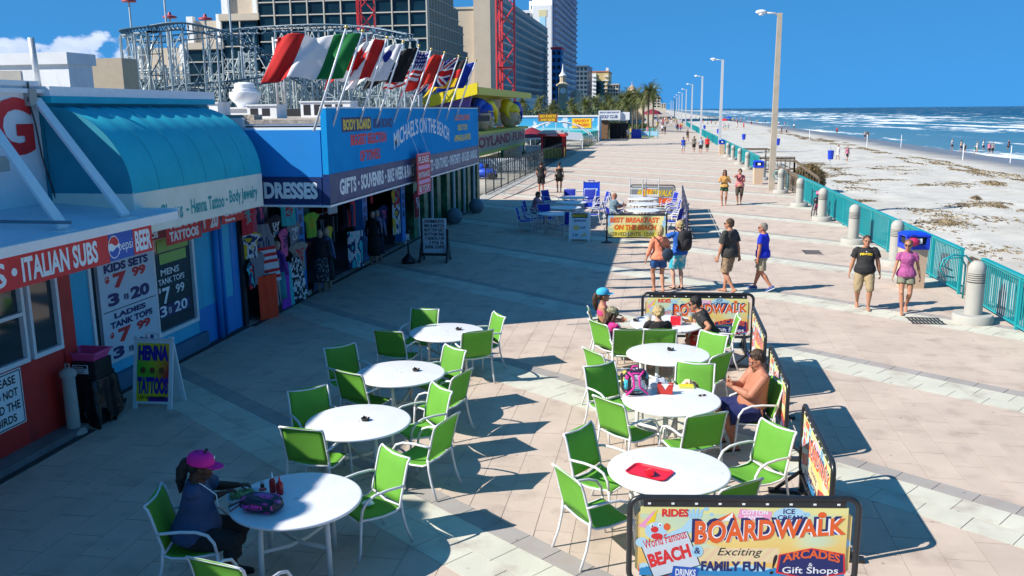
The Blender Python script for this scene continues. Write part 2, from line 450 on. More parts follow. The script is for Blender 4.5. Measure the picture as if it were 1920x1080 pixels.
cr = t.nodes.new('ShaderNodeValToRGB'); el = cr.color_ramp.elements
el[0].color = (.085, .20, .27, 1); el[1].color = (.005, .055, .11, 1); el[0].position = 0; el[1].position = .8
e = el.new(.12); e.color = (.05, .17, .26, 1); e = el.new(.35); e.color = (.02, .13, .20, 1)
L(deep, cr.inputs[0])
foam_a = nodes_noise(1.0, (.075, .017, 0), 6, .62, .6)      # long crests parallel to the shore
foam_b = nodes_noise(1.0, (.5, .16, 0), 6, .7)
zone = t.nodes.new('ShaderNodeValToRGB'); ze = zone.color_ramp.elements
ze[0].position = 0; ze[0].color = (.10, .10, .10, 1); ze[1].position = 1; ze[1].color = (0, 0, 0, 1)
for p_, v_ in ((.03, .02), (.08, .0), (.16, .10), (.35, .13), (.55, .09), (.75, .01)):
    q = ze.new(p_); q.color = (v_, v_, v_, 1)
L(mrange(sx.outputs['X'], 42, 300, 0, 1), zone.inputs[0])
f1 = mathn('ADD', foam_a, zone.outputs[0]); f1 = mathn('ADD', f1, mathn('MULTIPLY', mathn('SUBTRACT', foam_b, .5), .35))
foam = mrange(f1, .595, .69, 0, .95, True)
mixc = t.nodes.new('ShaderNodeMix'); mixc.data_type = 'RGBA'; L(foam, mixc.inputs[0]); L(cr.outputs[0], mixc.inputs[6]); mixc.inputs[7].default_value = (.80, .82, .83, 1)
L(mixc.outputs[2], b.inputs['Base Color']); L(mrange(foam, 0, 1, .35, .9), b.inputs['Roughness'])
b.inputs['Specular IOR Level'].default_value = .25
bp = t.nodes.new('ShaderNodeBump'); bp.inputs['Strength'].default_value = .6; bp.inputs['Distance'].default_value = .5; L(nodes_noise(1.0, (.7, .22, 0), 6, .65), bp.inputs['Height']); L(bp.outputs[0], b.inputs['Normal'])
xs = [36+i*1.2 for i in range(70)]+[122+i*3 for i in range(60)]+[320, 400, 600, 1200, 3000, 9000, 20000]
ys = [20+i*5 for i in range(80)]+[430+i*20 for i in range(30)]+[1100, 1500, 2500, 5000, 12000, 25000]
def seaz(x, y):
    d = x-shore_x(y); 
    if d > 280: return -2.05
    a = .42*max(0, min(1, d/35))*(1 if d < 170 else max(0, (280-d)/110))
    w = math.sin(d*2*PI/24+2.2*noise.noise(Vector((x*.01, y*.012, 0)))*2)
    return -2.05+a*max(0, w)**3*(.5+noise.noise(Vector((x*.03, y*.03, 5))))
mb = MB(); vs, fs = grid_mesh(xs, ys, seaz); mb.add(vs, fs)
vs, fs = grid_mesh([-8000, -2000, 36], [9000, 16000, 25000], lambda x, y: -2.06); mb.add(vs, fs)
tag(mb.build('sea_water', m_sea, smooth=True), kind='structure')
# seaweed wrack strewn on the sand
m_weed = mat('seaweed', (.34, .27, .17), .95, var=.4, vs=3, col2=(.19, .15, .10), cs=1.1, cth=(.4, .6))
mb = MB()
def wrack(x, y, sx_, sy_, n, z=.02, hh=.09):
    for _ in range(n):
        a = random.gauss(0, .5)*sx_; bb = random.gauss(0, .5)*sy_
        px, py = x+a, y+bb; pz = sandz(px, py)
        an = random.gauss(PI/2, .5); l = random.uniform(.12, .55); w = random.uniform(.02, .07)
        dx, dy = math.cos(an)*l/2, math.sin(an)*l/2; nx, ny = -math.sin(an)*w, math.cos(an)*w
        h = pz+z+random.random()*hh*math.exp(-(a/sx_)**2-(bb/sy_)**2)
        mb.add([(px-dx, py-dy, pz-.02), (px+nx, py+ny, h+.02), (px+dx, py+dy, pz-.02), (px-nx, py-ny, h)], [(0, 1, 2), (0, 2, 3)])
for _ in range(50):
    x = random.uniform(12.5, 24); y = random.uniform(24, 100)
    wrack(x, y, random.uniform(.5, 1.9), random.uniform(.6, 2.6), int(random.uniform(40, 260)), hh=.03)
for _ in range(70):
    y = random.uniform(40, 260); x = 29.5+random.gauss(0, 1.3)
    wrack(x, y, random.uniform(.3, .9), random.uniform(1.5, 6), int(random.uniform(100, 260)))
for x, y, s_ in ((25.5, 74, 1.5), (20.1, 57, .8), (14.6, 48, .9), (17.3, 33, .5), (20.5, 62, .5)):
    wrack(x, y, s_*.5, s_, 260, hh=.22)
tag(mb.build('seaweed', m_weed), kind='stuff')
# ================================================================== SHOPS ON THE LAND SIDE
m_white = mat('white_paint', (.74, .75, .76), .55, var=.08, vs=1.5, bump=.1, bs=30)
m_whitemetal = mat('white_metal', (.80, .81, .82), .35, var=.05, vs=9)
m_stucco = mat('white_stucco', (.80, .81, .82), .8, var=.14, vs=1.1, bump=.35, bs=60, col2=(.54, .53, .50), cs=2.2, cth=(.55, .75), stretch=(1, 1, .3))
m_red = mat('red_paint', (.60, .022, .018), .5, var=.2, vs=1.6, bump=.1, col2=(.22, .02, .02), cs=2.5, cth=(.56, .8), stretch=(1, 1, .4))
m_turq = mat('turquoise_wall', (.04, .50, .74), .6, var=.14, vs=1.3, bump=.1, col2=(.05, .36, .52), cs=2, cth=(.56, .8), stretch=(1, 1, .35))
m_teal = mat('teal_canvas', (.006, .43, .55), .75, var=.08, vs=2.5, bump=.15, bs=120)
m_teald = mat('teal_soffit', (.015, .27, .36), .7, var=.1)
m_blue = mat('billboard_blue', (.006, .30, .68), .85, spec=.15, var=.08, vs=1.2)
m_blue2 = mat('bright_blue_wall', (.008, .24, .66), .5, var=.1, vs=1.2)
m_navy = mat('navy_paint', (.008, .03, .13), .45, var=.1)
m_green = mat('green_marble_paint', (.02, .13, .06), .5, var=.4, vs=4, col2=(.05, .24, .11), cs=3)
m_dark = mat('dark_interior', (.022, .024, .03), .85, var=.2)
m_black = mat('black_metal', (.02, .02, .022), .38, var=.2, vs=12)
m_glass = mat('window_glass', (.025, .04, .05), .06, spec=.8)
m_tred = mat('print_red', (.72, .025, .03), .55, var=.14, vs=2)
m_twhite = mat('print_white', (.86, .87, .88), .55, var=.1, vs=2)
m_tnavy = mat('print_navy', (.012, .02, .13), .55)
m_tyel = mat('print_yellow', (.85, .60, .02), .55, var=.05)
m_tteal = mat('print_teal', (.02, .33, .33), .6)
m_tblack = mat('print_black', (.012, .012, .015), .55)
m_tblue = mat('print_blue', (.01, .09, .45), .5)
m_tlblue = mat('print_light_blue', (.35, .62, .78), .55)
m_torange = mat('print_orange', (.78, .12, .02), .5)
m_tpink = mat('print_pink', (.85, .35, .55), .55)
m_kerb = mat('kerb_dark', (.05, .05, .055), .8, var=.3)
m_conc = mat('concrete', (.42, .40, .36), .85, var=.15, vs=2.5, bump=.25, bs=50)
def fE(x, y, z): return Frame((x, y, z), (0, 1, 0), (0, 0, 1))       # a face that looks east, drawn from (y, z)
def fS(x, y, z): return Frame((x, y, z), (1, 0, 0), (0, 0, 1))       # a face that looks south (towards -Y)
def board(fr, u0, v0, u1, v1, th, m, parent, name='board'):
    mb = MB(); mb.prism([fr.p(u0, v0, -th), fr.p(u1, v0, -th), fr.p(u1, v1, -th), fr.p(u0, v1, -th)], fr.N*th)
    return mb.build(name, m, parent)
def lettering(fr, items, m, parent, name='lettering', d=.004, world=False):
    for it in items:                                     # one mesh a line of print
        k = dict(it[5]) if len(it) > 5 else {}
        k.setdefault('d', d)
        mb = MB(); mb.text(fr, it[0], it[1], it[2], it[3], it[4], **k)
        o = mb.build(name, m, parent)
        if world: P(o)

# ---- snack shop (red base, white upper wall, flat canopy)
snack = thing('snack_shop', 'red snack shop with white upper wall and flat blue white canopy roof', 'shop', (-8.9, 6, 0))
def P(o): o.matrix_parent_inverse = Matrix.Translation(-o.parent.location); return o     # parts given in world coordinates
mb = MB(); mb.box(-14, -8.9, .5, 11.68, 3.12, 4.90); P(mb.build('wall', m_stucco, snack))
mb = MB(); mb.box(-14, -8.86, .5, 11.70, 4.90, 4.97); mb.box(-8.93, -8.82, .5, 11.72, 4.80, 4.86); P(mb.build('parapet_cap', m_whitemetal, snack))
mb = MB(); mb.box(-14, -8.94, .5, 6.2, 4.97, 5.75); mb.box(-13.5, -9.6, 2, 5.6, 5.75, 6.0)  # raised roof block out of view, added to shade the near table
for yy, zz, r_ in ((6.2, 5.35, .26), (5.7, 5.72, .26), (5.15, 5.6, .3), (4.6, 5.74, .28)): mb.ell((-9.15, yy, zz), (r_*.8, r_, r_)); P(mb.build('roof', m_stucco, snack))  # unseen lumps, added to give that shade a lobed edge
mb = MB(); mb.box(-12, -8.4, .5, 11.0, 0, 1.21); mb.box(-12, -8.4, .5, 11.0, 2.36, 3.10)
mb.box(-12, -8.4, 10.98, 11.28, 0, 3.10); mb.box(-8.6, -8.4, 8.9, 9.0, 1.21, 2.36); mb.box(-12, -11.9, .5, 11, 1.21, 2.36)
P(mb.build('lower_wall', m_red, snack))
for y0, y1 in ((9.02, 10.28), (10.36, 10.97), (7.6, 8.88)):
    mb = MB()
    for a, b, c, d in ((y0, y1, 1.215, 1.28), (y0, y1, 2.29, 2.355), (y0, y0+.05, 1.28, 2.29), (y1-.05, y1, 1.28, 2.29)): mb.box(-8.47, -8.37, a, b, c, d)
    if y1-y0 > 1: mb.box(-8.46, -8.375, y0+.05, y1-.05, 1.86, 1.91)
    fr_ = P(mb.build('window', m_whitemetal, snack))
    mb = MB(); mb.box(-8.45, -8.44, y0+.05, y1-.05, 1.28, 2.29); mb.build('pane', m_glass, fr_)
# counter interior glimpsed through the panes
# canopy
mb = MB(); mb.prism([(-8.9, .5, 3.17), (-7.02, .5, 3.03), (-7.02, 11.86, 3.03), (-8.9, 11.86, 3.17)], (0, 0, .055))
P(mb.build('canopy', mat('canopy_top', (.45, .64, .76), .45, var=.12, vs=.9, col2=(.36, .54, .68), cs=.5), snack))
mb = MB(); mb.box(-7.02, -6.95, .5, 11.88, 2.985, 3.10); mb.box(-8.9, -6.95, 11.86, 11.90, 3.0, 3.14); P(mb.build('canopy_fascia', m_whitemetal, snack))
mb = MB()
for y in (2.4, 4.8, 7.2, 9.6): mb.box(-8.88, -7.04, y, y+.006, 3.19, 3.232, M=None)
P(mb.build('canopy_seam', mat('seam_grey', (.14, .22, .28), .6), snack))
for ya, yb in ((11.60, 10.95), (10.4, 9.66), (8.2, 7.4)):
    mb = MB(); mb.bar((-8.86, ya, 4.72 if ya > 11 else 4.7), (-7.2, yb, 3.14), .13, .05); mb.box(-7.28, -7.08, yb-.12, yb+.12, 3.085, 3.11); P(mb.build('strut', m_whitemetal, snack))
mb = MB(); mb.tube([(-8.84, 11.45, 4.95), (-8.83, 11.40, 4.7), (-8.84, 11.5, 4.4), (-8.85, 11.58, 3.9), (-8.8, 11.72, 3.24), (-8.5, 11.9, 3.1)], .012, 6); P(mb.build('cable', m_black, snack))
mb = MB(); mb.box(-8.90, -8.80, 11.40, 11.55, 4.62, 4.86); mb.box(-8.9, -8.72, 10.55, 10.75, 3.75, 3.95); P(mb.build('junction_box', m_conc, snack))
mb = MB(); mb.text(fE(-8.9, 0, 0), 'G', 10.72, 3.94, .80, .80, d=.012, bold=.035)
P(mb.build('letter', m_tred, snack))
# banner under the canopy edge
ban = thing('menu_banner', 'red and blue menu banner hanging along the snack shop canopy edge', 'banner', (-7.0, 9, 2.6))
f = fE(-7.0, 0, 0)
P(board(f, 6.0, 2.61, 10.22, 2.985, .012, m_tred, ban)); P(board(f, 10.225, 2.62, 10.76, 2.985, .013, m_tblue, ban, 'blue_panel')); P(board(f, 10.765, 2.62, 11.22, 2.985, .012, m_tred, ban))
lettering(f, [('HOT DOGS', 6.1, 2.66, 1.5, .26), ('ES', 7.95, 2.66, .42, .27), ('ITALIAN SUBS', 8.62, 2.66, 1.36, .28, {'bold': .035}), ('pepsi', 10.42, 2.69, .32, .17, {'bold': .0}), ('BEER', 10.80, 2.66, .38, .28, {'bold': .04})], m_twhite, ban, world=True)
mb = MB(); mb.disc(f, 8.50, 2.8, .045, .004); P(mb.build('dot', m_twhite, ban))
mb = MB(); mb.disc(f, 10.32, 2.80, .125, .006, 28, ry=.15); P(mb.build('roundel', m_twhite, ban))
def wavy_cap(cx, cy, r, ry, top, d):
    pts = []
    for i in range(21):
        a = (PI*i/20) if top else (PI+PI*i/20)
        pts.append((cx+r*math.cos(a), cy+ry*math.sin(a)))
    out = [q for q in pts if (q[1] > cy+.025 if top else q[1] < cy-.025)]
    x0, x1 = out[-1][0], out[0][0]
    w = [(x0+(x1-x0)*i/8, cy+(.035 if top else -.03)+.022*math.sin(i/8*2*PI+(.4 if top else .4))) for i in range(1, 8)]
    return [f.p(a, b, d) for a, b in out+w]
mb = MB(); mb.poly(wavy_cap(10.32, 2.80, .112, .136, True, .009)); P(mb.build('roundel_mark', m_tred, ban))
mb = MB(); mb.poly(wavy_cap(10.32, 2.80, .112, .136, False, .009)); P(mb.build('roundel_mark', m_tblue, ban))
# sign on the red wall
sg = thing('warning_sign', 'white notice about feeding birds fixed low on the red wall', 'sign', (-8.39, 9.7, .8))
f = fE(-8.385, 0, 0)
P(board(f, 9.35, .43, 10.08, 1.19, .012, m_twhite, sg)); 
mb = MB()
for a, b, c, d in ((9.37, 10.06, .445, .46), (9.37, 10.06, 1.16, 1.175), (9.37, 9.385, .46, 1.16), (10.045, 10.06, .46, 1.16)): mb.quad(f, a, c, b, d, .004)
P(mb.build('border', m_tblack, sg))
lettering(f, [('PLEASE', 9.50, 1.01, .46, .115), ('DO NOT', 9.48, .835, .50, .115), ('FEED THE', 9.42, .66, .58, .115), ('BIRDS', 9.55, .50, .36, .11)], m_tblack, sg, world=True)
mb = MB(); mb.box(-8.75, -8.1, .5, 10.95, -.02, .10); tag(mb.build('shop_step', mat('step_paint', (.16, .16, .17), .8, var=.3, vs=2)), kind='structure')
mb = MB(); mb.box(-8.09, -7.99, .5, 10.95, -.02, .012); mb.box(-8.72, -8.60, 11.3, 17.2, -.02, .015); mb.box(-8.62, -8.5, 17.2, 42.0, -.02, .012); tag(mb.build('gutter_kerb', m_kerb), kind='structure')

# ---- turquoise shop with the barrel awning
bs = thing('turquoise_shop', 'turquoise shop with large barrel awning and price poster window', 'shop', (-8.8, 14, 0))
mb = MB()
mb.box(-14, -8.8, 11.28, 12.22, 0, 3.0); mb.box(-14, -8.8, 15.42, 17.18, 0, 3.0); mb.box(-14, -8.8, 12.22, 15.42, 0, .55); mb.box(-14, -8.8, 12.22, 15.42, 2.40, 3.0)
mb.box(-14, -13.8, 12.22, 15.42, .5, 2.4)
P(mb.build('wall', m_turq, bs))
mb = MB(); mb.box(-8.8, -8.79, 15.45, 17.18, 0, .75); mb.box(-8.8, -8.785, 16.9, 17.19, 0, 3.0); P(mb.build('wall_panel', m_blue2, bs))
mb = MB(); mb.tube([(-8.72, 16.15, 0), (-8.72, 16.15, 2.9)], .06, 10); mb.tube([(-8.74, 16.4, 0), (-8.74, 16.4, 2.9)], .04, 10); P(mb.build('downpipe', m_blue2, bs, smooth=True))
mb = MB(); mb.box(-8.8, -8.70, 11.3, 15.6, 0, .30); P(mb.build('skirting', mat('blue_grey_plinth', (.06, .16, .26), .7, var=.2), bs))
mb = MB(); mb.box(-14, -8.85, 11.70, 16.5, 3.0, 4.76); P(mb.build('upper_wall', m_teald, bs))
mb = MB(); mb.box(-14, -8.72, 11.72, 16.55, 4.76, 4.90); P(mb.build('roof_trim', m_whitemetal, bs))
mb = MB(); mb.box(-8.9, -8.70, 11.71, 16.52, 4.66, 4.76); P(mb.build('soffit', m_teal, bs))
mb = MB()
for a, b, c, d in ((12.22, 15.42, .55, .62), (12.22, 15.42, 2.33, 2.40), (12.22, 12.29, .62, 2.33), (15.35, 15.42, .62, 2.33), (12.45, 12.50, .62, 2.33), (14.02, 14.07, .62, 2.33)): mb.box(-8.86, -8.77, a, b, c, d)
win = P(mb.build('window', m_whitemetal, bs))
mb = MB(); mb.box(-8.84, -8.83, 12.29, 15.35, .62, 2.33); mb.build('pane', m_glass, win)
m_clutter = mat('window_display', (.16, .15, .10), .8, var=.6, vs=6, col2=(.25, .08, .05), cs=5)
mb = MB(); mb.box(-9.6, -9.3, 14.1, 15.3, .55, .9); mb.box(-9.5, -9.3, 14.2, 14.6, 1.5, 2.2); P(mb.build('window_display', m_clutter, bs))
# barrel awning
aw = thing('barrel_awning', 'turquoise barrel awning with cream valance over the poster window', 'awning', (-8.8, 14, 3))
Y0, Y1, XB, XF, ZT, ZB = 11.70, 15.95, -8.86, -7.55, 4.62, 3.36
N = 16; mb = MB(); prof = [(XB+(XF-XB)*math.sin(PI/2*i/N)**1.0, ZB+(ZT-ZB)*math.cos(PI/2*i/N)) for i in range(N+1)]
M_ = 60
vs = []
for j in range(M_+1):
    y = Y0+(Y1-Y0)*j/M_
    for i, (x, z) in enumerate(prof):
        s_ = .04*abs(math.sin(PI*(y-Y0)/(Y1-Y0)*10))*(1 if i else 0)*max(0, 1-i/10)
        vs.append((x-.5*s_, y, z-s_))
mb.add(vs, [(j*(N+1)+i, j*(N+1)+i+1, (j+1)*(N+1)+i+1, (j+1)*(N+1)+i) for j in range(M_) for i in range(N)])
P(mb.build('canvas', m_teal, aw, smooth=True))
for k in range(1, 6):
    y = Y0+(Y1-Y0)*k/6; mb = MB(); mb.tube([(x+.006, y, z+.004) for x, z in prof[1:]], .0028, 4); P(mb.build('seam', m_teald, aw))
for y, d in ((Y0, .01), (Y1, -.01)):
    mb = MB(); mb.prism([(XB, y, ZB)]+[(x, y, z) for x, z in prof[::-1]], (0, d, 0)); P(mb.build('end_panel', m_teald, aw))
mc = mat('cream_valance', (.80, .78, .66), .75, var=.08)
mb = MB(); mb.box(XF-.012, XF, Y0, Y1, 2.74, ZB-.002); mb.box(XB, XF-.012, Y0, Y0+.012, 3.0, ZB-.002); mb.box(XB, XF-.012, Y1-.012, Y1, 2.74, ZB-.002); P(mb.build('valance', mc, aw))
f = fE(XF, 0, 0)
lettering(f, [('Sun Glasses', 12.0, 2.86, 1.02, .27, {'bold': .03}), ('-', 13.12, 2.95, .09, .04), ('Henna Tattoo', 13.28, 2.88, 1.12, .24, {'bold': .03}), ('-', 14.46, 2.98, .07, .04), ('Body Jewelry', 14.6, 2.86, 1.12, .29, {'bold': .03})], m_tteal, aw, world=True)
mb = MB(); mb.tube([(XF-.02, Y0, 2.76), (XF-.02, Y1, 2.76)], .018, 6); mb.tube([(XB, Y0+.02, ZB), (XF, Y0+.02, ZB)], .018, 6); P(mb.build('awning_frame', m_whitemetal, aw))

# price posters
def poster(name, label, y0, z0, y1, z1, x=-8.75, base=m_twhite, lines=(), ):
    t_ = thing(name, label, 'poster', (x, (y0+y1)/2, z0)); fr = fE(x, 0, 0)
    P(board(fr, y0, z0, y1, z1, .008, base, t_))
    by = {}
    for ln in lines: by.setdefault(ln[5], []).append((ln[0], y0+ln[1]*(y1-y0), z0+ln[2]*(z1-z0), ln[3]*(y1-y0), ln[4]*(z1-z0), {'bold': .055}))
    for m_, L_ in by.items(): lettering(fr, L_, m_, t_, world=True)
    return t_
W_, N_, R_ = m_twhite, m_tnavy, m_tred
m_poster = mat('poster_paper', (.62, .68, .74), .6, var=.05)
poster('price_poster', 'pale poster with kids sets price, the higher one in the turquoise shop window', 12.42, 1.36, 13.98, 2.20, base=m_poster, lines=[('KIDS SETS', .10, .74, .80, .17, N_), ('$', .10, .54, .08, .14, R_), ('7', .24, .40, .24, .30, R_), ('99', .58, .52, .26, .20, R_), ('3', .12, .08, .20, .25, N_), ('FOR', .40, .12, .09, .12, N_), ('20', .52, .08, .36, .25, N_)])
poster('price_poster', 'pale poster with ladies tank tops price, the lower one behind the rubbish bin', 12.42, .50, 13.98, 1.345, base=m_poster, lines=[('LADIES', .20, .84, .58, .11, N_), ('TANK TOPS', .12, .66, .78, .13, N_), ('$', .10, .48, .07, .12, R_), ('7', .24, .34, .24, .28, R_), ('99', .58, .44, .26, .18, R_), ('3', .12, .06, .20, .23, N_), ('FOR', .40, .08, .09, .12, N_), ('20', .52, .06, .36, .23, N_)])
t_ = thing('window_lettering', 'white and navy mens tank tops price painted on the shop window glass', 'window sign', (-8.8, 14.7, 1.2))
f = fE(-8.825, 0, 0)
lettering(f, [('MENS', 14.3, 1.62, .62, .12), ('TANK TOPS', 14.2, 1.46, .88, .11), ('$', 14.18, 1.32, .08, .1), ('7', 14.3, 1.1, .26, .3), ('99', 14.75, 1.22, .3, .17), ('3', 14.18, .88, .22, .2), ('FOR', 14.46, .9, .1, .12), ('20', 14.66, .88, .45, .2)], m_twhite, t_, world=True)
mb = MB(); mb.quad(f, 14.18, .86, 15.2, 1.08, .002); P(mb.build('dark_ground', m_tnavy, t_))
mb = MB(); mb.quad(f, 14.3, 1.83, 15.2, 2.02, .002); mb.quad(f, 14.25, 2.05, 15.3, 2.28, .002, ); P(mb.build('sticker', mat('sticker_lime', (.35, .55, .12), .6), t_))
poster('hanging_sign', 'red henna tattoos sign under the barrel awning, beside the canopy end', 14.05, 2.22, 15.25, 2.72, x=-8.5, base=m_tred, lines=[('HENNA', .12, .55, .78, .36, W_), ('TATTOOS', .08, .10, .84, .36, W_)])
poster('hanging_sign', 'red sign with a large white twenty dollar price under the barrel awning', 15.28, 2.28, 15.98, 2.72, x=-8.49, base=m_tred, lines=[('FOR', .06, .15, .12, .6, W_), ('$', .26, .55, .12, .3, W_), ('20', .42, .12, .46, .66, W_)])
poster('hanging_sign', 'small red phone cards sign at the far end of the barrel awning', 16.05, 2.34, 17.0, 2.76, x=-8.49, base=m_tred, lines=[('PHONE', .14, .66, .7, .26, W_), ('CARDS', .10, .34, .8, .28, W_), ('here', .14, .08, .44, .18, W_)])
poster('hanging_sign', 'dark red sign half hidden behind the snack shop banner end', 12.9, 2.38, 14.0, 2.78, x=-8.49, base=mat('print_dark_red', (.25, .012, .015), .6), lines=[('AIRBRUSH', .06, .45, .86, .3, W_), ('TATTOOS', .1, .08, .7, .28, W_)])

# ---- souvenir shop with the blue billboard
ms = thing('souvenir_shop', 'open fronted souvenir shop under a long bright blue billboard', 'shop', (-8.7, 24, 0))
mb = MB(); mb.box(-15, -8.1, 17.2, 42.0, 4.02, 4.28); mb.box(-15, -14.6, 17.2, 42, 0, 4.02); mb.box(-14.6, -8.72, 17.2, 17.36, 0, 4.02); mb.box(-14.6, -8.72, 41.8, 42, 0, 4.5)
mb.box(-15, -8.65, 30, 42, 4.30, 4.62); mb.box(-8.65, -7.55, 31.1, 36.9, 4.42, 4.66)  # last box: hidden roof overhang, added to shade the breakfast tables
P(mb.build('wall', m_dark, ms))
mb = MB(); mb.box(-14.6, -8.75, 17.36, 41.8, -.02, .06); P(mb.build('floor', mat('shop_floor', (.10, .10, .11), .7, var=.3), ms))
mb = MB(); mb.box(-15, -6.55, 16.60, 31, 4.28, 4.36); mb.box(-15, -8.0, 16.72, 17.1, 4.36, 4.46)
P(mb.build('roof', mat('roof_gravel', (.42, .36, .30), .95, var=.5, vs=14, bump=.6, bs=30), ms))
mb = MB(); mb.box(-9.3, -6.47, 16.62, 16.70, 4.24, 4.34); mb.box(-9.3, -6.47, 16.58, 16.70, 4.16, 4.21); mb.box(-14, -8.15, 16.55, 16.66, 4.2, 4.40); P(mb.build('roof_trim', m_whitemetal, ms))
for y in (20.1, 24.9, 28.9):
    mb = MB(); mb.box(-8.95, -8.68, y, y+.42, 0, 2.9); P(mb.build('column', m_blue2, ms))
    mb = MB()
    for k in range(6): mb.box(-8.679, -8.672, y+.12, y+.31, .95+.3*k, 1.15+.3*k)
    P(mb.build('column_marking', m_navy, ms))
for y in (30.2, 31.6, 33.6, 35.2, 37.2, 39.2, 41.3):
    mb = MB(); mb.box(-8.95, -8.62, y, y+.55, 0, 4.4); P(mb.build('pier', m_green, ms))
for y in (30.9, 32.9, 36.6, 38.6, 40.7):
    mb = MB(); mb.box(-8.7, -8.62, y, y+.07, 0, 3.2); P(mb.build('door_frame', m_whitemetal, ms))
for y in (20.1, 24.9, 28.9): 
    mb = MB(); mb.box(-8.98, -8.60, y-.05, y+.47, 0.0, .12); P(mb.build('column_base', m_conc, ms))
mb = MB(); mb.box(-9.6, -8.6, 31.2, 41.3, 2.9, 3.5); P(mb.build('header', m_green, ms))
for k, y in enumerate((31.9, 32.6, 34.3, 36.1, 38.0, 39.9, 40.5)):
    mb = MB(); mb.box(-8.86, -8.84, y, y+.8, .1, 2.7); P(mb.build('door_glass', m_glass, ms))
# billboard
bb = thing('billboard', 'long bright blue billboard with arched white name over the souvenir shop', 'billboard', (-6.4, 23, 2.7))
f = fE(-6.4, 0, 0)
mb = MB(); mb.box(-6.52, -6.4, 16.48, 30.95, 3.30, 4.57); P(mb.build('board', m_blue, bb))
mb = MB(); mb.box(-6.54, -6.39, 16.47, 30.95, 2.72, 3.298); P(mb.build('lower_board', m_navy, bb))
mb = MB(); mb.box(-8.3, -6.55, 16.50, 16.62, 3.25, 4.16); mb.box(-8.3, -6.53, 16.5, 30.9, 2.70, 2.715); P(mb.build('return_board', m_blue2, bb))
mb = MB(); mb.box(-8.3, -6.55, 16.46, 16.60, 2.72, 3.245); P(mb.build('return_lower_board', m_navy, bb))
mb = MB(); mb.box(-6.55, -6.385, 16.45, 30.97, 2.66, 2.70); mb.box(-8.3, -6.56, 16.45, 16.6, 2.66, 2.70); mb.box(-6.53, -6.39, 16.48, 30.95, 4.572, 4.60); P(mb.build('edge_trim', m_whitemetal, bb))
lettering(fS(0, 16.46, 0), [('DRESSES', -7.76, 2.82, 1.12, .33, {'bold': .05})], m_twhite, bb, world=True)
def archw(x, y, u, v): return (u, v+.34*(1-(2*x-1)**2))
lettering(f, [("MICHAEL'S ON THE BEACH", 20.85, 3.58, 5.7, .42, {'warp': archw, 'bold': .02})], m_twhite, bb, world=True)
f2 = fE(-6.388, 0, 0)
lettering(f2, [('GIFTS', 17.0, 2.84, 1.0, .33, {'bold': .045}), ('SOUVENIRS', 18.3, 2.84, 1.6, .33, {'bold': .045}), ('BIKE WEEK & RACE WEEK T-SHIRTS', 20.2, 2.84, 4.3, .32, {'bold': .04}), ('SUN TOWELS', 24.75, 2.85, 1.5, .31, {'bold': .04}), ('SWEATSHIRTS', 26.5, 2.86, 1.45, .3, {'bold': .04}), ('SUN GLASSES', 28.2, 2.87, 1.1, .3, {'bold': .04}), ('SANDALS', 29.5, 2.88, 1.1, .29, {'bold': .04})], m_twhite, bb, world=True)
mb = MB()
for u in (18.15, 20.05, 24.62, 26.38, 28.08, 29.4): mb.disc(f2, u, 3.0, .05, .004, 10)
P(mb.build('dot', m_twhite, bb))
lettering(f, [('BODY BOARD', 17.4, 4.13, 1.75, .22, {'bold': .04})], m_tyel, bb, world=True); lettering(f, [('SKIM BOARD', 19.3, 4.13, 1.5, .22, {'bold': .05})], m_tnavy, bb, world=True)
mb = MB(); mb.quad(f, 17.3, 4.09, 19.2, 4.39, .002); P(mb.build('dark_ground', m_tnavy, bb))
lettering(f, [('BIGGEST SELECTION', 17.8, 3.80, 2.45, .24, {'bold': .05}), ('OF TOWELS', 18.35, 3.44, 1.4, .24, {'bold': .05})], m_tred, bb, world=True)
lettering(f, [("LOCK'S & MORE", 27.35, 4.20, 2.2, .19, {'bold': .04})], m_torange, bb, world=True)
lettering(f, [('KIDS TOYS', 27.75, 3.88, 1.4, .19, {'bold': .04}), ('APPAREL & SHOES', 27.25, 3.55, 2.4, .2, {'bold': .04})], m_tyel, bb, world=True)
ps = thing('hanging_banner', 'red and white notice banner hung over the long blue billboard', 'banner', (-6.2, 22.8, 2.4))
f = fE(-6.2, 0, 0)
P(board(f, 22.15, 2.36, 23.5, 3.42, .02, m_tred, ps))
lettering(f, [('PLEASE', 22.3, 3.16, 1.05, .18), ('ENTRANCE', 22.28, 2.78, 1.1, .15), ('BE YOUR', 22.3, 2.42, 1.05, .16)], m_twhite, ps, world=True)
mb = MB(); mb.quad(f, 22.2, 3.38, 23.45, 3.41, .003); mb.quad(f, 22.2, 2.37, 23.45, 2.40, .003); mb.quad(f, 22.25, 3.0, 23.4, 3.10, .003); mb.quad(f, 22.25, 2.62, 23.4, 2.72, .003); P(mb.build('stripe', m_tpink, ps))
mb = MB(); mb.bar((-6.2, 22.3, 3.42), (-6.38, 22.3, 3.9), .01, .01); mb.bar((-6.2, 23.3, 3.42), (-6.38, 23.3, 3.9), .01, .01); P(mb.build('cord', m_twhite, ps))

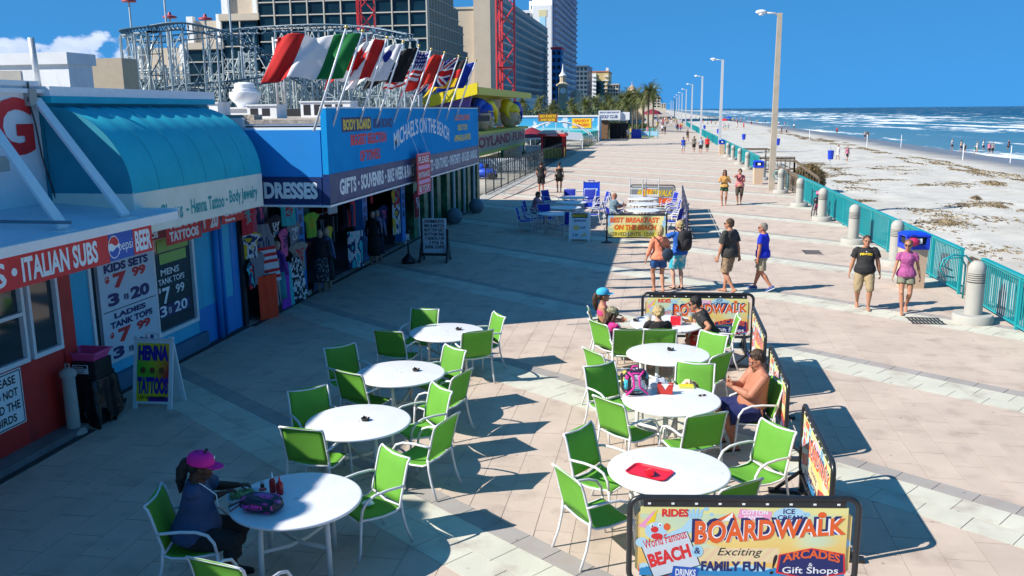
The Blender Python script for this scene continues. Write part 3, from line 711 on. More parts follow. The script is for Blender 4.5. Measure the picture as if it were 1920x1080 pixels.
# ---- roof clutter
m_galv = mat('galvanised', (.55, .56, .56), .45, .3, var=.2, vs=6)
fan = thing('roof_exhaust_fan', 'white mushroom shaped exhaust fan on the shop roof behind the awning', 'exhaust fan', (-10.75, 22, 4.3))
mb = MB(); mb.box(-.38, .42, -.4, .4, 0, .30); mb.box(-.44, .48, -.46, .46, .30, .34); mb.build('curb_box', m_stucco, fan)
mb = MB(); mb.lathe((.02, 0, 0), [(.2, .34), (.24, .42), (.34, .5), (.40, .60), (.40, .72), (.36, .73)], 24); mb.build('housing', m_whitemetal, fan, smooth=True, sharp=40)
mb = MB(); mb.lathe((.02, 0, 0), [(.30, .73), (.30, .80), (.26, .81), (.26, .92), (.22, .96), (.05, .98)], 24); mb.build('cap', m_whitemetal, fan, smooth=True, sharp=40)
ac = [(-10.2, 19.3, .5, .35, 'low white duct box on the gravel roof edge beside the exhaust fan'), (-9.5, 20.6, .75, .30, 'white ventilation box with dark openings on the gravel roof'), (-8.9, 23.2, 1.4, .40, 'long cream duct box on the roof against the billboard end')]
for x, y, w, h, lb in ac:
    t_ = thing('roof_duct_box', lb, 'duct box', (x, y, 4.36)); mb = MB(); mb.box(-w/2, w/2, -.3, .3, 0, h); mb.box(-w/2-.03, w/2+.03, -.33, .33, h, h+.03); mb.build('casing', m_stucco, t_)
    mb = MB()
    for k in range(int(w/.3)): mb.box(-w/2+.08+k*.3, -w/2+.28+k*.3, -.305, -.29, .06, h-.06)
    mb.build('louvre', m_dark, t_)
t_ = thing('roof_light_mast', 'slim grey twin mast with white lamp head standing on the shop roof', 'light mast', (-12.5, 28, 4.3))
mb = MB(); mb.tube([(0, 0, 0), (-.05, 0, 2.6)], .05, 8); mb.tube([(.22, 0, 0), (.02, 0, 2.4)], .03, 6); mb.tube([(.22, 0, .0), (.25, 0, 1.2), (.05, 0, 2.3)], .03, 6); mb.build('pole', m_galv, t_, smooth=True)
mb = MB(); mb.ell((.28, -.1, 2.2), (.2, .2, .16)); mb.tube([(0, 0, 2.5), (.15, -.05, 2.5), (.28, -.1, 2.35)], .03, 6); mb.build('lamp_head', m_whitemetal, t_, smooth=True)
t_ = thing('roof_vent_pipe', 'grey vent pipe rising from the snack shop roof', 'vent pipe', (-9.25, 12.2, 4.9)); mb = MB(); mb.tube([(0, 0, 0), (-.04, 0, .72)], .045, 12); mb.build('pipe', m_galv, t_, smooth=True)
t_ = thing('roof_barrel', 'cut off white barrel vent on the snack shop roof at the frame edge', 'roof vent', (-11.4, 13.5, 4.9)); mb = MB(); mb.lathe((0, 0, 0), [(.2, 0), (.24, .12), (.26, .16), (.2, .2), (.1, .3)], 18); mb.build('housing', m_whitemetal, t_, smooth=True)
# white building behind the snack shop
wb = thing('white_roof_house', 'plain white rooftop building behind the awning shop', 'building', (-22, 31, 0))
mb = MB(); mb.box(-40, -21.45, 30, 31.4, 0, 6.3); P(mb.build('wall', m_stucco, wb))
mb = MB(); mb.box(-40, -21.40, 29.9, 31.6, 6.3, 6.72); P(mb.build('roof', m_white, wb))
mb = MB(); mb.box(-25.2, -23.4, 29.97, 30, 5.5, 6.1); mb.box(-22.6, -21.9, 29.97, 30, 5.35, 5.5); mb.box(-22.9, -22.4, 29.97, 30, 5.30, 5.48); P(mb.build('wall_vent', m_conc, wb))
tb = thing('tan_block', 'small tan building with a red emblem behind the white rooftop', 'building', (-24, 44, 0))
mb = MB(); mb.box(-30.4, -28.3, 44, 45.4, 0, 7.4); P(mb.build('wall', mat('tan_render', (.46, .38, .28), .8, var=.08), tb))
mb = MB(); mb.box(-31.2, -30.3, 43.9, 44, 0, 6.9); P(mb.build('wall_panel', m_stucco, tb))
mb = MB(); mb.ell((-30.9, 43.85, 5.8), (.2, .04, .42)); P(mb.build('emblem', m_tred, tb))

# ---- flags on the billboard
m_flag = mat('flag_cloth', (1, 1, 1), .8, attr='tint', trans=.35, var=.05)
def flag_col(kind):
    Rr, Wh, Gr, Bl, Bk, Ye = (.62, .02, .02), (.80, .80, .82), (.01, .22, .05), (.01, .03, .32), (.015, .015, .02), (.85, .58, .02)
    def f(u, v):            # u from the pole, v upward
        if kind == 'italy': return Gr if u < .333 else Wh if u < .667 else Rr
        if kind == 'canada':
            if u < .25 or u > .75: return Rr
            x, y = abs(u-.5)*1.75, v-.5; ins = False; O_ = [(0, .42), (.07, .30), (.15, .34), (.12, .14), (.23, .25), (.26, .19), (.40, .22), (.36, .08), (.43, .04), (.21, -.14), (.24, -.2), (.03, -.17), (.03, -.36), (0, -.36)]
            for (a, b), (c, d) in zip(O_, O_[1:]+O_[:1]):
                if (b > y) != (d > y) and x < (c-a)*(y-b)/(d-b)+a: ins = not ins
            return Rr if ins else Wh
        if kind == 'white':
            if (u-.25)**2*2.2+(v-.72)**2 < .022: return Bl
            if (u-.55)**2*2.2+(v-.25)**2 < .022: return Rr
            if .52 < v < .62 and .42 < u < .75 and int(u*30) % 2: return Rr
            if .2 < v < .3 and .75 < u < .95 and int(u*30) % 2: return Rr
            return Wh
        if kind == 'black':
            if (u-.5)**2*2.2+(v-.5)**2 < .05 and (u-.5)**2*2.2+(v-.5)**2 > .035: return Wh
            return Bk
        if kind == 'usa':
            if u < .42 and v > .46:
                return Wh if (int(u/.42*11) % 2 == 0 and int((v-.46)/.54*9) % 2 == 0) else (.02, .02, .22)
            return Rr if int((1-v)*13) % 2 == 0 else Wh
        if kind == 'red': return (.66, .035, .02)
        if kind == 'uk':
            x, y = abs(u-.5)*2, abs(v-.5)*2
            if x < .12 or y < .2: return Rr
            if x < .22 or y < .34: return Wh
            if abs(x-y) < .10: return Rr
            if abs(x-y) < .26: return Wh
            return (.02, .03, .22)
        if kind == 'germany': return Bk if v > .667 else Rr if v > .333 else Ye
        if kind == 'blue': return Ye if abs((u-.5)**2*2.2+(v-.5)**2-.05) < .009 else (.01, .06, .45)
    return f
FL = [(15.95, None, None), (16.86, 'italy', 'large green white and red tricolour flag, first in the billboard row'), (18.41, 'canada', 'red and white maple leaf flag flying from the billboard'), (19.61, 'white', 'white flag with blue and red round emblems flying from the billboard'), (20.92, 'black', 'black flag with pale ring emblem flying from the billboard'), (22.07, 'usa', 'stars and stripes flag flying from the billboard'), (23.45, 'red', 'plain red flag flying from the billboard'), (25.14, 'uk', 'blue flag with red and white crosses flying from the billboard'), (26.23, 'germany', 'black red and yellow banded flag flying from the billboard'), (27.5, 'blue', 'deep blue flag, last in the billboard row')]
ords = ['first', 'second', 'third', 'fourth', 'fifth', 'sixth', 'seventh', 'eighth', 'ninth', 'tenth']
names_ = ['bare', 'tricolour', 'maple leaf', 'white emblem', 'black', 'stars and stripes', 'plain red', 'crossed', 'red yellow and black', 'deep blue']
for i, (y, kind, lb) in enumerate(FL):
    x0 = -6.45
    base = Vector((x0, y, 4.55)); tip = Vector((-5.72, y, 6.02))
    fp = thing('flagpole', ('white leaning pole without a flag, nearest end of the billboard' if not kind else 'white leaning pole that carries the %s flag' % names_[i]), 'flagpole', base, group='flagpoles along the billboard')
    mb = MB(); mb.tube([(0, 0, -.4), tip-base], [.026, .018], 8); mb.build('pole', m_whitemetal, fp, smooth=True)
    mb = MB(); mb.ell(tip-base, (.035, .035, .035), n=8, m=6); mb.build('finial', mat('gold', (.6, .42, .12), .3, .6), fp, smooth=True)
    if not kind: continue
    nu, nv = 48, 30; W, Hh = (1.62, .92) if kind == 'italy' else (1.0, .86)
    d = (base-tip).normalized(); fc = flag_col(kind); vs = []; top = tip+d*.06
    if kind in ('red', 'blue', 'usa'): W = .85
    droop = {'italy': .06, 'canada': .35, 'white': .40, 'black': .34, 'usa': .45, 'red': .75, 'uk': .6, 'germany': .5, 'blue': .3}[kind]
    rnd = random.Random(i); ph = rnd.uniform(0, 6)
    wa = 0 if kind in ('italy', 'canada') else rnd.uniform(-.35, .25); dirx = Vector((-.97, -.22+wa, 0)).normalized(); side = Vector((-dirx.y, dirx.x, 0))
    for b_ in range(nv+1):
        for a_ in range(nu+1):
            u, v = a_/nu, b_/nv
            p = top+d*Hh*(v)+dirx*W*u*(1-.12*droop)+Vector((0, 0, -1))*(droop*.55*u*u*W)
            w = .5*math.sqrt(u)*(.26*math.sin(u*8.5+ph+v*2.2)+.11*math.sin(u*17+ph*2-v*4)+.04*math.sin(u*31-v*7))
            p += side*w+Vector((0, 0, .35*w))+dirx*(.25*(v-.5)*u*u*W*droop)
            vs.append(p)
    mb = MB()
    mb.v = [tuple(p) for p in vs]
    for b_ in range(nv):
        for a_ in range(nu):
            k = b_*(nu+1)+a_; mb.f.append((k, k+1, k+nu+2, k+nu+1)); mb.c.append(fc((a_+.5)/nu, 1-(b_+.5)/nv))
    o = mb.build('flag', m_flag, smooth=True, attr='tint'); tag(o, lb, 'flag', 'flags flying over the billboard')
    sm = o.modifiers.new('thickness', 'SOLIDIFY'); sm.thickness = .004
# ================================================================== DISTANT BUILDINGS, RIDES, PALMS
m_cream = mat('cream_render', (.56, .50, .40), .8, var=.07, vs=.4)
m_tan = mat('tan_render2', (.54, .46, .36), .8, var=.07, vs=.3)
m_grey = mat('grey_facade', (.34, .34, .33), .8, var=.08, vs=.4)
m_dglass = mat('dark_blue_glass', (.006, .028, .045), .25, var=.5, vs=.18, spec=.3)
m_tglass = mat('teal_glass', (.015, .07, .075), .2, var=.35, vs=.5)
m_frame = mat('facade_frame', (.50, .47, .41), .7, var=.06)
def pg(mb, name, m, par, **k): return P(mb.build(name, m, par, **k))
def share(mesh, name, par, loc):
    o = bpy.data.objects.new(name, mesh); COL.objects.link(o); o.parent = par; o.matrix_parent_inverse = Matrix.Translation(-par.location); o.location = loc; return o
# hotel with the dark glass grid, stepping down to the west
h1 = thing('glass_hotel', 'dark glass hotel with pale grid frame and cream stepped end walls', 'hotel', (-75, 230, 0))
mb = MB(); steps = [(-93, -52.7, 44), (-102.3, -93, 25.6), (-112, -102.3, 19.3), (-126, -112, 12.6)]
for x0, x1, zt in steps: mb.box(x0, x1, 200.4, 226, 0, zt)
pg(mb, 'wall', m_tglass, h1)
mb = MB()
for x0, x1, zt in steps[1:]:
    mb.box(x0-.4, x1+.3, 199.6, 226.4, zt, zt+1.5)
for (x0, x1, z0, z1) in ((-102.5, -93.4, 27.1, 34), (-111.5, -105, 20.8, 26), (-126, -113, 14.0, 20)):
    mb.box(x0, x1, 203, 220, z0, z1)
pg(mb, 'stair_tower', m_tan, h1)
mb = MB()
for (x, z0, z1) in ((-103.0, 27.1, 36), (-95.2, 27.1, 36), (-112.2, 20.8, 27.0), (-104.6, 20.8, 27.4), (-126.5, 14, 20.5), (-114.5, 14, 20.8), (-133, 4, 13)):
    mb.box(x, x+1.6 if x > -130 else x+5, 202, 203.4, z0, z1)
pg(mb, 'fin_wall', m_stucco, h1)
cw, chh = 4.13, 2.92
wm_ = MB(); wm_.box(.22, cw-.22, -.12, .05, .2, chh-.2); wmesh = wm_.mesh('window'); wmesh.materials.append(m_dglass)
pm = MB(); pm.box(0, .02, 0, .01, 0, .01)
fm = MB()
for x0, x1, zt in steps:
    nc = max(1, round((x1-x0)/cw)); w = (x1-x0)/nc; nr = int(zt/chh)
    for i in range(nc+1): fm.box(x0+i*w-.14, x0+i*w+.14, 199.75, 200.39, 0, zt)
    for r in range(nr+1): fm.box(x0, x1, 199.85, 200.38, zt-r*chh-.13, zt-r*chh+.13)
    if zt > 40:
        nr = 12
    for i in range(nc):
        for r in range(nr):
            z = zt-(r+1)*chh
            if z < 6 or z > 30: continue
            share(wmesh, 'window', h1, (x0+i*w, 200.3, z))
pg(fm, 'frame_grid', m_frame, h1)
# receding east side with a finer grid, stepped at the far end
mb = MB(); mb.box(-60, -52.68, 226, 231.5, 0, 30); mb.box(-60, -52.68, 231.5, 237, 0, 26.2); mb.box(-60, -52.7, 237, 242, 0, 20); pg(mb, 'wall', m_tglass, h1)
mb = MB()
for k in range(16):
    y = 200.4+k*2.65
    zt = 44 if y < 226 else 30 if y < 231.5 else 26.2 if y < 237 else 20
    mb.box(-52.7, -52.2, y-.1, y+.1, 0, zt)
for r in range(15):
    z = r*chh+.9
    y1 = 226 if z > 30 else 231.5 if z > 26.3 else 237 if z > 20.2 else 242
    mb.box(-52.7, -52.35, 200.4, y1, z-.1, z+.1)
pg(mb, 'side_frame_grid', m_frame, h1)
# striped hotel with blank cream end
h2 = thing('striped_hotel', 'long grey striped hotel with blank cream end wall behind the red drop tower', 'hotel', (-52, 320, 0))
mb = MB(); mb.box(-61.5, -49.6, 262, 388, 0, 34); mb.box(-54.6, -49.7, 260, 270, 0, 40); pg(mb, 'wall', m_tan, h2)
mb = MB(); mb.box(-54.9, -49.4, 259.8, 270.2, 37.2, 37.9); mb.box(-54.9, -49.4, 259.8, 270.2, 38.5, 39.1); mb.box(-61.7, -54.7, 261.7, 388.2, 33.6, 34.2); pg(mb, 'cornice', m_cream, h2)
mb = MB(); mb.box(-49.6, -49.2, 270, 388, 0, 38.8); pg(mb, 'side_wall', m_grey, h2)
gl = MB(); fr_ = MB()
for r in range(11):
    z = 9.5+r*2.55; y0, y1 = 272, 386
    if r == 10: y0 = 274
    gl.box(-49.2, -49.12, y0, y1, z+.7, z+2.15)
    k = 0; y = y0
    while y < y1: fr_.box(-49.14, -49.0, y, y+.25, z+.7, z+2.15); y += 2.4
tag(pg(gl, 'window_band', m_tglass, h2), kind='stuff'); tag(pg(fr_, 'mullions', m_grey, h2), kind='stuff')
mb = MB()
for r in range(11):
    z = 9.5+r*2.55; mb.box(-49.2, -48.8, 272, 300, z+.02, z+.62); mb.box(-49.2, -48.8, 362, 388, z+.02, z+.62); mb.box(-49.2, -48.9, 300, 362, z+.1, z+(.3 if 1 < r < 10 else .62))
for r in range(3, 9):
    a = 286 if r % 2 else 292; b_ = 372 if r % 2 else 366
    pass
pg(mb, 'balcony_band', mat('pale_band', (.52, .51, .49), .75), h2)
mb = MB(); mb.box(-49.2, -48.9, 270, 388, 2, 9.2); pg(mb, 'podium', m_stucco, h2)
# tall condominium with lilac shaded balconies
h3 = thing('tall_condominium', 'tallest tower, white end wall and lilac shaded stacked balconies', 'tower block', (-55, 470, 0))
m_lil = mat('lilac_shaded_white', (.40, .42, .56), .7, var=.06)  # white side in purplish shade, the shade put into the colour
mb = MB(); mb.box(-59, -50.2, 412, 440, 0, 51); mb.box(-52, -50, 425, 520, 0, 80); mb.box(-62, -52, 430, 520, 0, 62); mb.box(-69, -60, 412, 450, 0, 49); mb.box(-67, -60, 455, 480, 0, 58); pg(mb, 'wall', m_white, h3)
mb = MB(); mb.box(-56, -53.2, 411.8, 412, 39, 46); pg(mb, 'painted_panel', m_tlblue, h3)
mb = MB(); mb.box(-56.4, -52.6, 411.85, 412, 46, 49); pg(mb, 'painted_panel', mat('pale_yellow', (.65, .58, .35), .7), h3)
bal = MB(); bal.box(0, 1.6, 0, 3.6, 0, .25); bal.box(1.5, 1.6, 0, 3.6, .25, 1.15); bal.box(0, 1.5, 0, .1, .25, 1.15); bme = bal.mesh('balcony'); bme.materials.append(m_lil)
gw = MB(); sw = MB()
mb = MB(); cnt = 0
for c in range(16):
    y = 414+c*7.1
    for r in range(23):
        z = 3+r*3.05
        share(bme, 'balcony', h3, (-50.0+(0.0 if c else .2), y, z)) if (cnt < 295 and z > 8) else None
        cnt += 1 if z > 8 else 0
        mb.box(-50.3, -49.95, y+.2, y+3.3, z+.3, z+2.6)
        sw.box(-50.2, -49.4, y+4.2, y+6.6, z, z+1.0)
tag(pg(mb, 'balcony_window', m_dglass, h3), kind='stuff'); tag(pg(sw, 'spandrels', m_lil, h3), kind='stuff')
mb = MB(); mb.box(-50.4, -50.05, 412, 526, 0, 80); pg(mb, 'side_wall', m_lil, h3)
mb = MB()
for z in range(14, 47, 4):
    for x in (-67.5, -64.5, -61.8): mb.box(x, x+1.3, 411.8, 412.02, z, z+1.8)
for z in range(50, 60, 4):
    for x in (-66, -63): mb.box(x, x+1.3, 454.8, 455, z, z+1.8)
pg(mb, 'windows', m_dglass, h3)
def block(name, label, x0, x1, y0, y1, z, m, cols, rows, roofm=None, cat='building', win=m_dglass):
    t_ = thing(name, label, cat, ((x0+x1)/2, y0, 0))
    mb = MB(); mb.box(x0, x1, y0, y1, 0, z); pg(mb, 'wall', m, t_)
    mb = MB(); w = (x1-x0)/cols; h = (z-6)/rows
    for i in range(cols):
        for r in range(rows): mb.box(x0+i*w+.2*w, x0+i*w+.8*w, y0-.12, y0-.02, 6+r*h+.2*h, 6+r*h+.75*h)
    d = (y1-y0)/6
    for i in range(6):
        for r in range(rows): mb.box(x1+.02, x1+.12, y0+i*d+.2*d, y0+i*d+.7*d, 6+r*h+.2*h, 6+r*h+.75*h)
    tag(pg(mb, 'windows', win, t_), kind='stuff')
    mb = MB(); mb.box(x0-.4, x1+.4, y0-.4, y1+.4, z, z+.8); pg(mb, 'roof', roofm or m, t_)
    return t_
block('dark_glass_block', 'dark blue grey block behind the clock tower', -60, -49.5, 600, 640, 32.5, mat('slate_block', (.10, .14, .19), .4), 4, 9)
b2 = block('yellow_condominium', 'yellow condominium with white balconies and red tiled parapet', -50.2, -38.6, 650, 690, 30.8, mat('yellow_render', (.60, .46, .22), .8), 1, 1, mat('terracotta', (.45, .16, .08), .8))
mb = MB(); mb.box(-50.3, -47.3, 649, 650, 5, 30)
for r in range(9): mb.box(-41.6, -38.4, 648.2, 650, 5+r*2.8, 5.9+r*2.8); mb.box(-50.2, -47.2, 648.2, 649, 5+r*2.8, 5.9+r*2.8)
pg(mb, 'balcony_band', m_white, b2)
mb = MB(); mb.box(-40.5, -38.6, 650, 656, 31.5, 33.8); pg(mb, 'stair_tower', m_white, b2)
block('cream_block', 'small cream block beside the yellow condominium', -38.6, -31.0, 640, 670, 21.5, m_cream, 4, 6)
block('blue_red_block', 'narrow bright blue and red building between the big hotels', -45.5, -41.5, 372, 380, 29, mat('ride_blue', (.02, .16, .45), .5), 2, 8, m_tred)
# clock tower
ct = thing('clock_tower', 'slim stone clock tower with white stepped spire above the palms', 'clock tower', (-26.9, 245, 0))
m_stone = mat('coquina_stone', (.50, .41, .29), .85, var=.15, vs=1.2, bump=.3, bs=8)
mb = MB(); mb.lathe((0, 0, 0), [(2.3, 0), (2.0, 10), (1.9, 13.2)], 4); mb.lathe((0, 0, 0), [(2.2, 13.2), (2.2, 13.6), (1.6, 13.9), (1.0, 14.4), (1.0, 16.2)], 8); mb.build('shaft', m_stone, ct)
mb = MB(); mb.lathe((0, 0, 0), [(1.25, 16.2), (1.25, 16.6), (.8, 17), (.45, 17.6), (.3, 18.4), (.08, 20.2)], 8); mb.build('spire', m_white, ct)
ct.rotation_euler = (0, 0, PI/4+.15); ct.scale = (.83, .83, .83)
mb = MB(); f = Frame((-.0, 0, 0), (math.cos(-PI/4), math.sin(-PI/4), 0), (0, 0, 1)); mb.disc(f, 0, 11.6, .95, 1.50); mb.build('clock_face', m_twhite, ct)
mb = MB(); mb.quad(f, -.06, 11.6, .06, 12.35, 1.53); mb.quad(f, 0, 11.55, .5, 11.67, 1.53); mb.build('clock_hand', m_tblack, ct)
# bandshell
bsn = thing('beach_bandshell', 'long cream bandshell building with two domed turrets behind the palms', 'bandshell', (-15, 400, 0))
mb = MB(); mb.box(-31, -4.5, 400, 412, 0, 9.8)
for k in range(18): mb.box(-30.6+k*1.45, -29.9+k*1.45, 399.9, 400.5, 9.8, 10.5)
mb.lathe((-13.4, 401, 0), [(1.9, 0), (1.9, 11.5), (2.3, 11.6), (2.3, 12.0)], 12); mb.lathe((-36, 380, 0), [(2.4, 0), (2.4, 10.2), (2.8, 10.3), (2.8, 10.8)], 8); mb.box(-8.5, -4.2, 396, 400, 0, 11.4)
pg(mb, 'wall', mat('pale_coquina', (.62, .54, .42), .85, var=.1), bsn)
mb = MB(); mb.lathe((-13.4, 401, 0), [(2.0, 12), (1.9, 13), (1.4, 14), (.6, 14.7), (.2, 15), (.1, 16.5)], 14); mb.lathe((-36, 380, 0), [(2.9, 10.8), (2.0, 12), (.3, 13)], 8); mb.lathe((-6.5, 398, 0), [(1.6, 11.4), (1.4, 12.2), (.4, 12.9)], 12)
pg(mb, 'dome', mat('dome_tile', (.55, .40, .28), .7), bsn)
mb = MB()
for k in range(12): mb.box(-30+k*1.9, -29+k*1.9, 399.8, 400, 5.2, 8.2)
for a in range(8): mb.box(-13.4+1.95*math.cos(a*PI/4)-.3, -13.4+1.95*math.cos(a*PI/4)+.3, 401+1.95*math.sin(a*PI/4)-.3, 401+1.95*math.sin(a*PI/4)+.3, 9.8, 11.2)
pg(mb, 'arch', mat('arch_shade', (.16, .14, .12), .8), bsn)
# hazy far shore town at the end of the walk
for k, (x, y, w, h, lb) in enumerate(((-2, 900, 14, 16, 'pale far block at the very end of the boardwalk'), (-26, 980, 20, 14, 'low far cream building beyond the bandshell'), (6, 1500, 16, 13, 'faint farthest block past the end of the lamp row'))):
    block('far_block', lb, x-w, x, y, y+20, h, m_cream, 4, 4)

# palms ---------------------------------------------------------------
m_trunk = mat('palm_trunk', (.16, .12, .085), .9, var=.3, vs=2, bump=.5, bs=6)
m_frond = mat('palm_frond', (.13, .165, .05), .6, var=.5, vs=.9, trans=.25, col2=(.16, .15, .05), cs=1.3, cth=(.5, .62))
def palm_crown(seed, n=44, R0=1.75):
    rnd = random.Random(seed); mb = MB()
    for k in range(n):
        az = rnd.uniform(0, 2*PI); el = rnd.uniform(-50, 80); L = R0*rnd.uniform(.75, 1.15)
        d = Vector((math.cos(az)*math.cos(R(el)), math.sin(az)*math.cos(R(el)), math.sin(R(el))))
        side = d.cross(Vector((0, 0, 1))).normalized() if abs(d.z) < .98 else Vector((1, 0, 0))
        p = Vector((0, 0, 0)); pts = [p.copy()]
        for s in range(5):
            p = p+d*L/5; d = (d+Vector((0, 0, -.26-.05*s))).normalized(); pts.append(p.copy())
        # fan of leaflets along the outer half
        for s in range(1, 6):
            a = pts[s]; dd = (pts[s]-pts[s-1]).normalized()
            for sg in (-1, 1):
                for q in range(2):
                    l = .5*L*(.5+.12*(5-s))*rnd.uniform(.7, 1.1)*.75
                    t = a-dd*(L/5)*q*.5
                    e = t+side*sg*l*.75+dd*l*.55+Vector((0, 0, -.22*l))
                    w = dd*.055
                    mb.add([t-w, t+w, e], [(0, 1, 2)])
        mb.bar(pts[0], pts[2], .04, .03)
    return mb
crowns = [palm_crown(s) for s in range(4)]; cms = [c.mesh('crown') for c in crowns]
for c in cms: c.materials.append(m_frond)
trk = MB(); pr = [(.26, 0), (.17, .5), (.15, 3), (.17, 6), (.20, 6.35), (.12, 6.5)]; trk.lathe((0, 0, 0), pr, 9); tm = trk.mesh('trunk', True); tm.materials.append(m_trunk)
dsk = MB()
for k in range(30):
    a = k*2.4; dsk.add([(math.cos(a)*.15, math.sin(a)*.15, 6.3), (math.cos(a+.2)*.15, math.sin(a+.2)*.15, 6.3), (math.cos(a)*.6, math.sin(a)*.6, 5.2+.3*math.sin(k*7))], [(0, 1, 2)])
dm = dsk.mesh('dead_fronds'); dm.materials.append(mat('dead_frond', (.22, .16, .08), .9, var=.3))
pl = []
rnd = random.Random(3)
for (x, y, h) in [(-2.6, 172, 9.0), (-3.8, 180, 7.8), (-5.0, 184, 8.3), (-6.1, 190, 7.4), (-7.0, 186, 8.2), (-7.9, 205, 8.0), (-9.2, 196, 7.2), (-9.9, 222, 8.8), (-11.4, 205, 7.6), (-12.6, 215, 8.4), (-13.3, 198, 7.0), (-15.2, 208, 8.2), (-16.5, 196, 7.2), (-18, 212, 8.0), (-19.4, 200, 6.9), (-21.4, 210, 7.6), (-23.2, 196, 6.6), (-25, 206, 7.3), (-26.5, 195, 7.9), (-28.2, 204, 7.2), (-30.4, 196, 7.9), (-32.2, 206, 7.3), (-34.2, 196, 8.4), (-36.2, 205, 7.7), (-38.2, 196, 8.3), (-4.6, 230, 8.2), (-2.1, 214, 9.2), (-8.6, 240, 8.6), (-14.2, 240, 8.4), (-6.6, 168, 6.5), (-10.8, 176, 6.4), (-21.9, 178, 6.3), (-17.0, 176, 6.0)]:
    pl.append((x, y, h))
pl.sort(key=lambda q: q[0]/q[1]); ORD = ['first', 'second', 'third', 'fourth', 'fifth', 'sixth', 'seventh', 'eighth', 'ninth', 'tenth', 'eleventh', 'twelfth']+['next']*30
where = ['by the bandshell lawn', 'above the blue painted wall', 'behind the ride yard']
for k, (x, y, h) in enumerate(pl):
    h -= .7 if x < -9 else 0
    t_ = thing('palm_tree', 'bushy cabbage palm in the palm row behind the rides' if x < -9 else 'tall slim cabbage palm at the row end, %s from the boardwalk side' % ORD[len(pl)-1-k], 'palm tree', (x, y, -.03), rnd.uniform(0, 6), group='palms behind the rides' if x < -9 else 'palms at the open end of the row')
    s = h/7.6
    o = bpy.data.objects.new('trunk', tm); COL.objects.link(o); o.parent = t_; o.scale = (s, s, (h-1.1)/6.5)
    o = bpy.data.objects.new('crown', cms[k % 4]); COL.objects.link(o); o.parent = t_; o.location = (0, 0, h-1.2); o.scale = (s*1.35, s*1.35, s*1.35)
    o = bpy.data.objects.new('dead_fronds', dm); COL.objects.link(o); o.parent = t_; o.scale = (s, s, (h-1.1)/6.5)
m_hedge = mat('shrub_leaf', (.055, .10, .03), .7, var=.5, vs=1)
mb = MB(); rnd = random.Random(9)
for k in range(11000):
    x = rnd.uniform(-44, -3); y = rnd.uniform(186, 230); z = rnd.uniform(.1, 4.6)*(1 if x < -9 else .22)
    a = rnd.uniform(0, 6); r = rnd.uniform(.25, .6)
    c = Vector((x, y, z)); u = Vector((math.cos(a), math.sin(a), rnd.uniform(-.6, .6))); v = Vector((rnd.uniform(-.6, .6), rnd.uniform(-.6, .6), 1)).normalized()
    mb.add([c-u*r*.5, c+v*r*.5, c+u*r*.5], [(0, 1, 2)])
tag(mb.build('undergrowth', m_hedge), kind='stuff')
mb = MB(); mb.box(-12, -1.3, 146, 240, -.029, .03); tag(mb.build('park_lawn', mat('dry_lawn', (.16, .17, .06), .95, var=.4, vs=.6, bump=.3, bs=10)), kind='structure')
# mural wall, kiosk and rides
mw = thing('mural_wall', 'long low wall painted with sky and turquoise sea at the ride yard', 'wall', (-18, 130, 0))
mb = MB(); n = 26
def mural(u, v):
    if v < .10: return (.62, .55, .40)
    if v < .24: return (.35, .62, .60)
    if v < .46: return (.02, .48, .52)
    if v < .56: return (.25, .62, .72)
    c = (.03+.05*(1-v), .33+.25*(1-v), .68)
    if noise.noise(Vector((u*7, v*3, 0))) > .18: c = (.6, .72, .8)
    return c
nu, nv = 110, 18
x0, x1, z1 = -34, -9.05, 3.5
for i in range(nu):
    for j in range(nv):
        a, b_ = x0+(x1-x0)*i/nu, x0+(x1-x0)*(i+1)/nu; c, d = z1*j/nv, z1*(j+1)/nv
        mb.add([(a, 129.99, c), (b_, 129.99, c), (b_, 129.99, d), (a, 129.99, d)], [(0, 1, 2, 3)], mural((i+.5)/nu*4, (j+.5)/nv))
pg(mb, 'mural_paint', mat('mural', (1, 1, 1), .6, attr='tint'), mw, attr='tint')
mb = MB(); mb.box(x0, x1, 130, 136, 0, 3.5); pg(mb, 'wall', m_tlblue, mw)
mb = MB(); mb.box(x0-.1, x1+.1, 129.9, 136, 3.5, 3.7); mb.box(-9.15, -8.95, 129.9, 130.2, 0, 3.5); pg(mb, 'roof_trim', m_white, mw)
f = fS(0, 129.95, 0)
mb = MB(); mb.quad(f, -12.9, 1.9, -10.1, 3.3, .02); pg(mb, 'sign_board', m_tyel, mw)
pg(*(lambda m_: (m_, 'sign_print', m_torange, mw))((lambda q: (q.text(f, 'SANDY', -12.6, 2.75, 2.2, .38, d=.04, bold=.03), q.text(f, 'BURGERS', -12.6, 2.15, 2.2, .4, d=.04, bold=.03), q)[-1])(MB())))
kk = thing('ticket_kiosk', 'kiosk with pale overhead notice board at the corner of the ride yard', 'kiosk', (-8, 138, 0))
mb = MB(); mb.box(-9.3, -8.2, 138, 141, 0, 2.9); pg(mb, 'wall', mat('brown_post', (.22, .12, .06), .8, var=.3), kk)
mb = MB(); mb.box(-9.6, -6.3, 137.6, 138, 2.95, 4.35); mb.box(-6.3, -4.9, 138, 138.4, 2.95, 4.1); pg(mb, 'sign_board', m_white, kk)
mb = MB(); mb.box(-9.3, -5.2, 138.1, 143, 2.8, 2.95); pg(mb, 'roof', m_white, kk)
mb = MB(); f = fS(0, 137.58, 0); mb.text(f, 'BEACH SIDE SNACKS', -9.4, 3.95, 2.9, .25, bold=.03); mb.text(f, 'GOLF CLUB', -9.3, 3.2, 2.6, .5, bold=.03); pg(mb, 'lettering', mat('print_grey_blue', (.10, .14, .28), .6), kk)
mb = MB()
for k in range(5): mb.box(-8.0+k*.6, -7.9+k*.6, 139, 139.1, 0, 2.8)
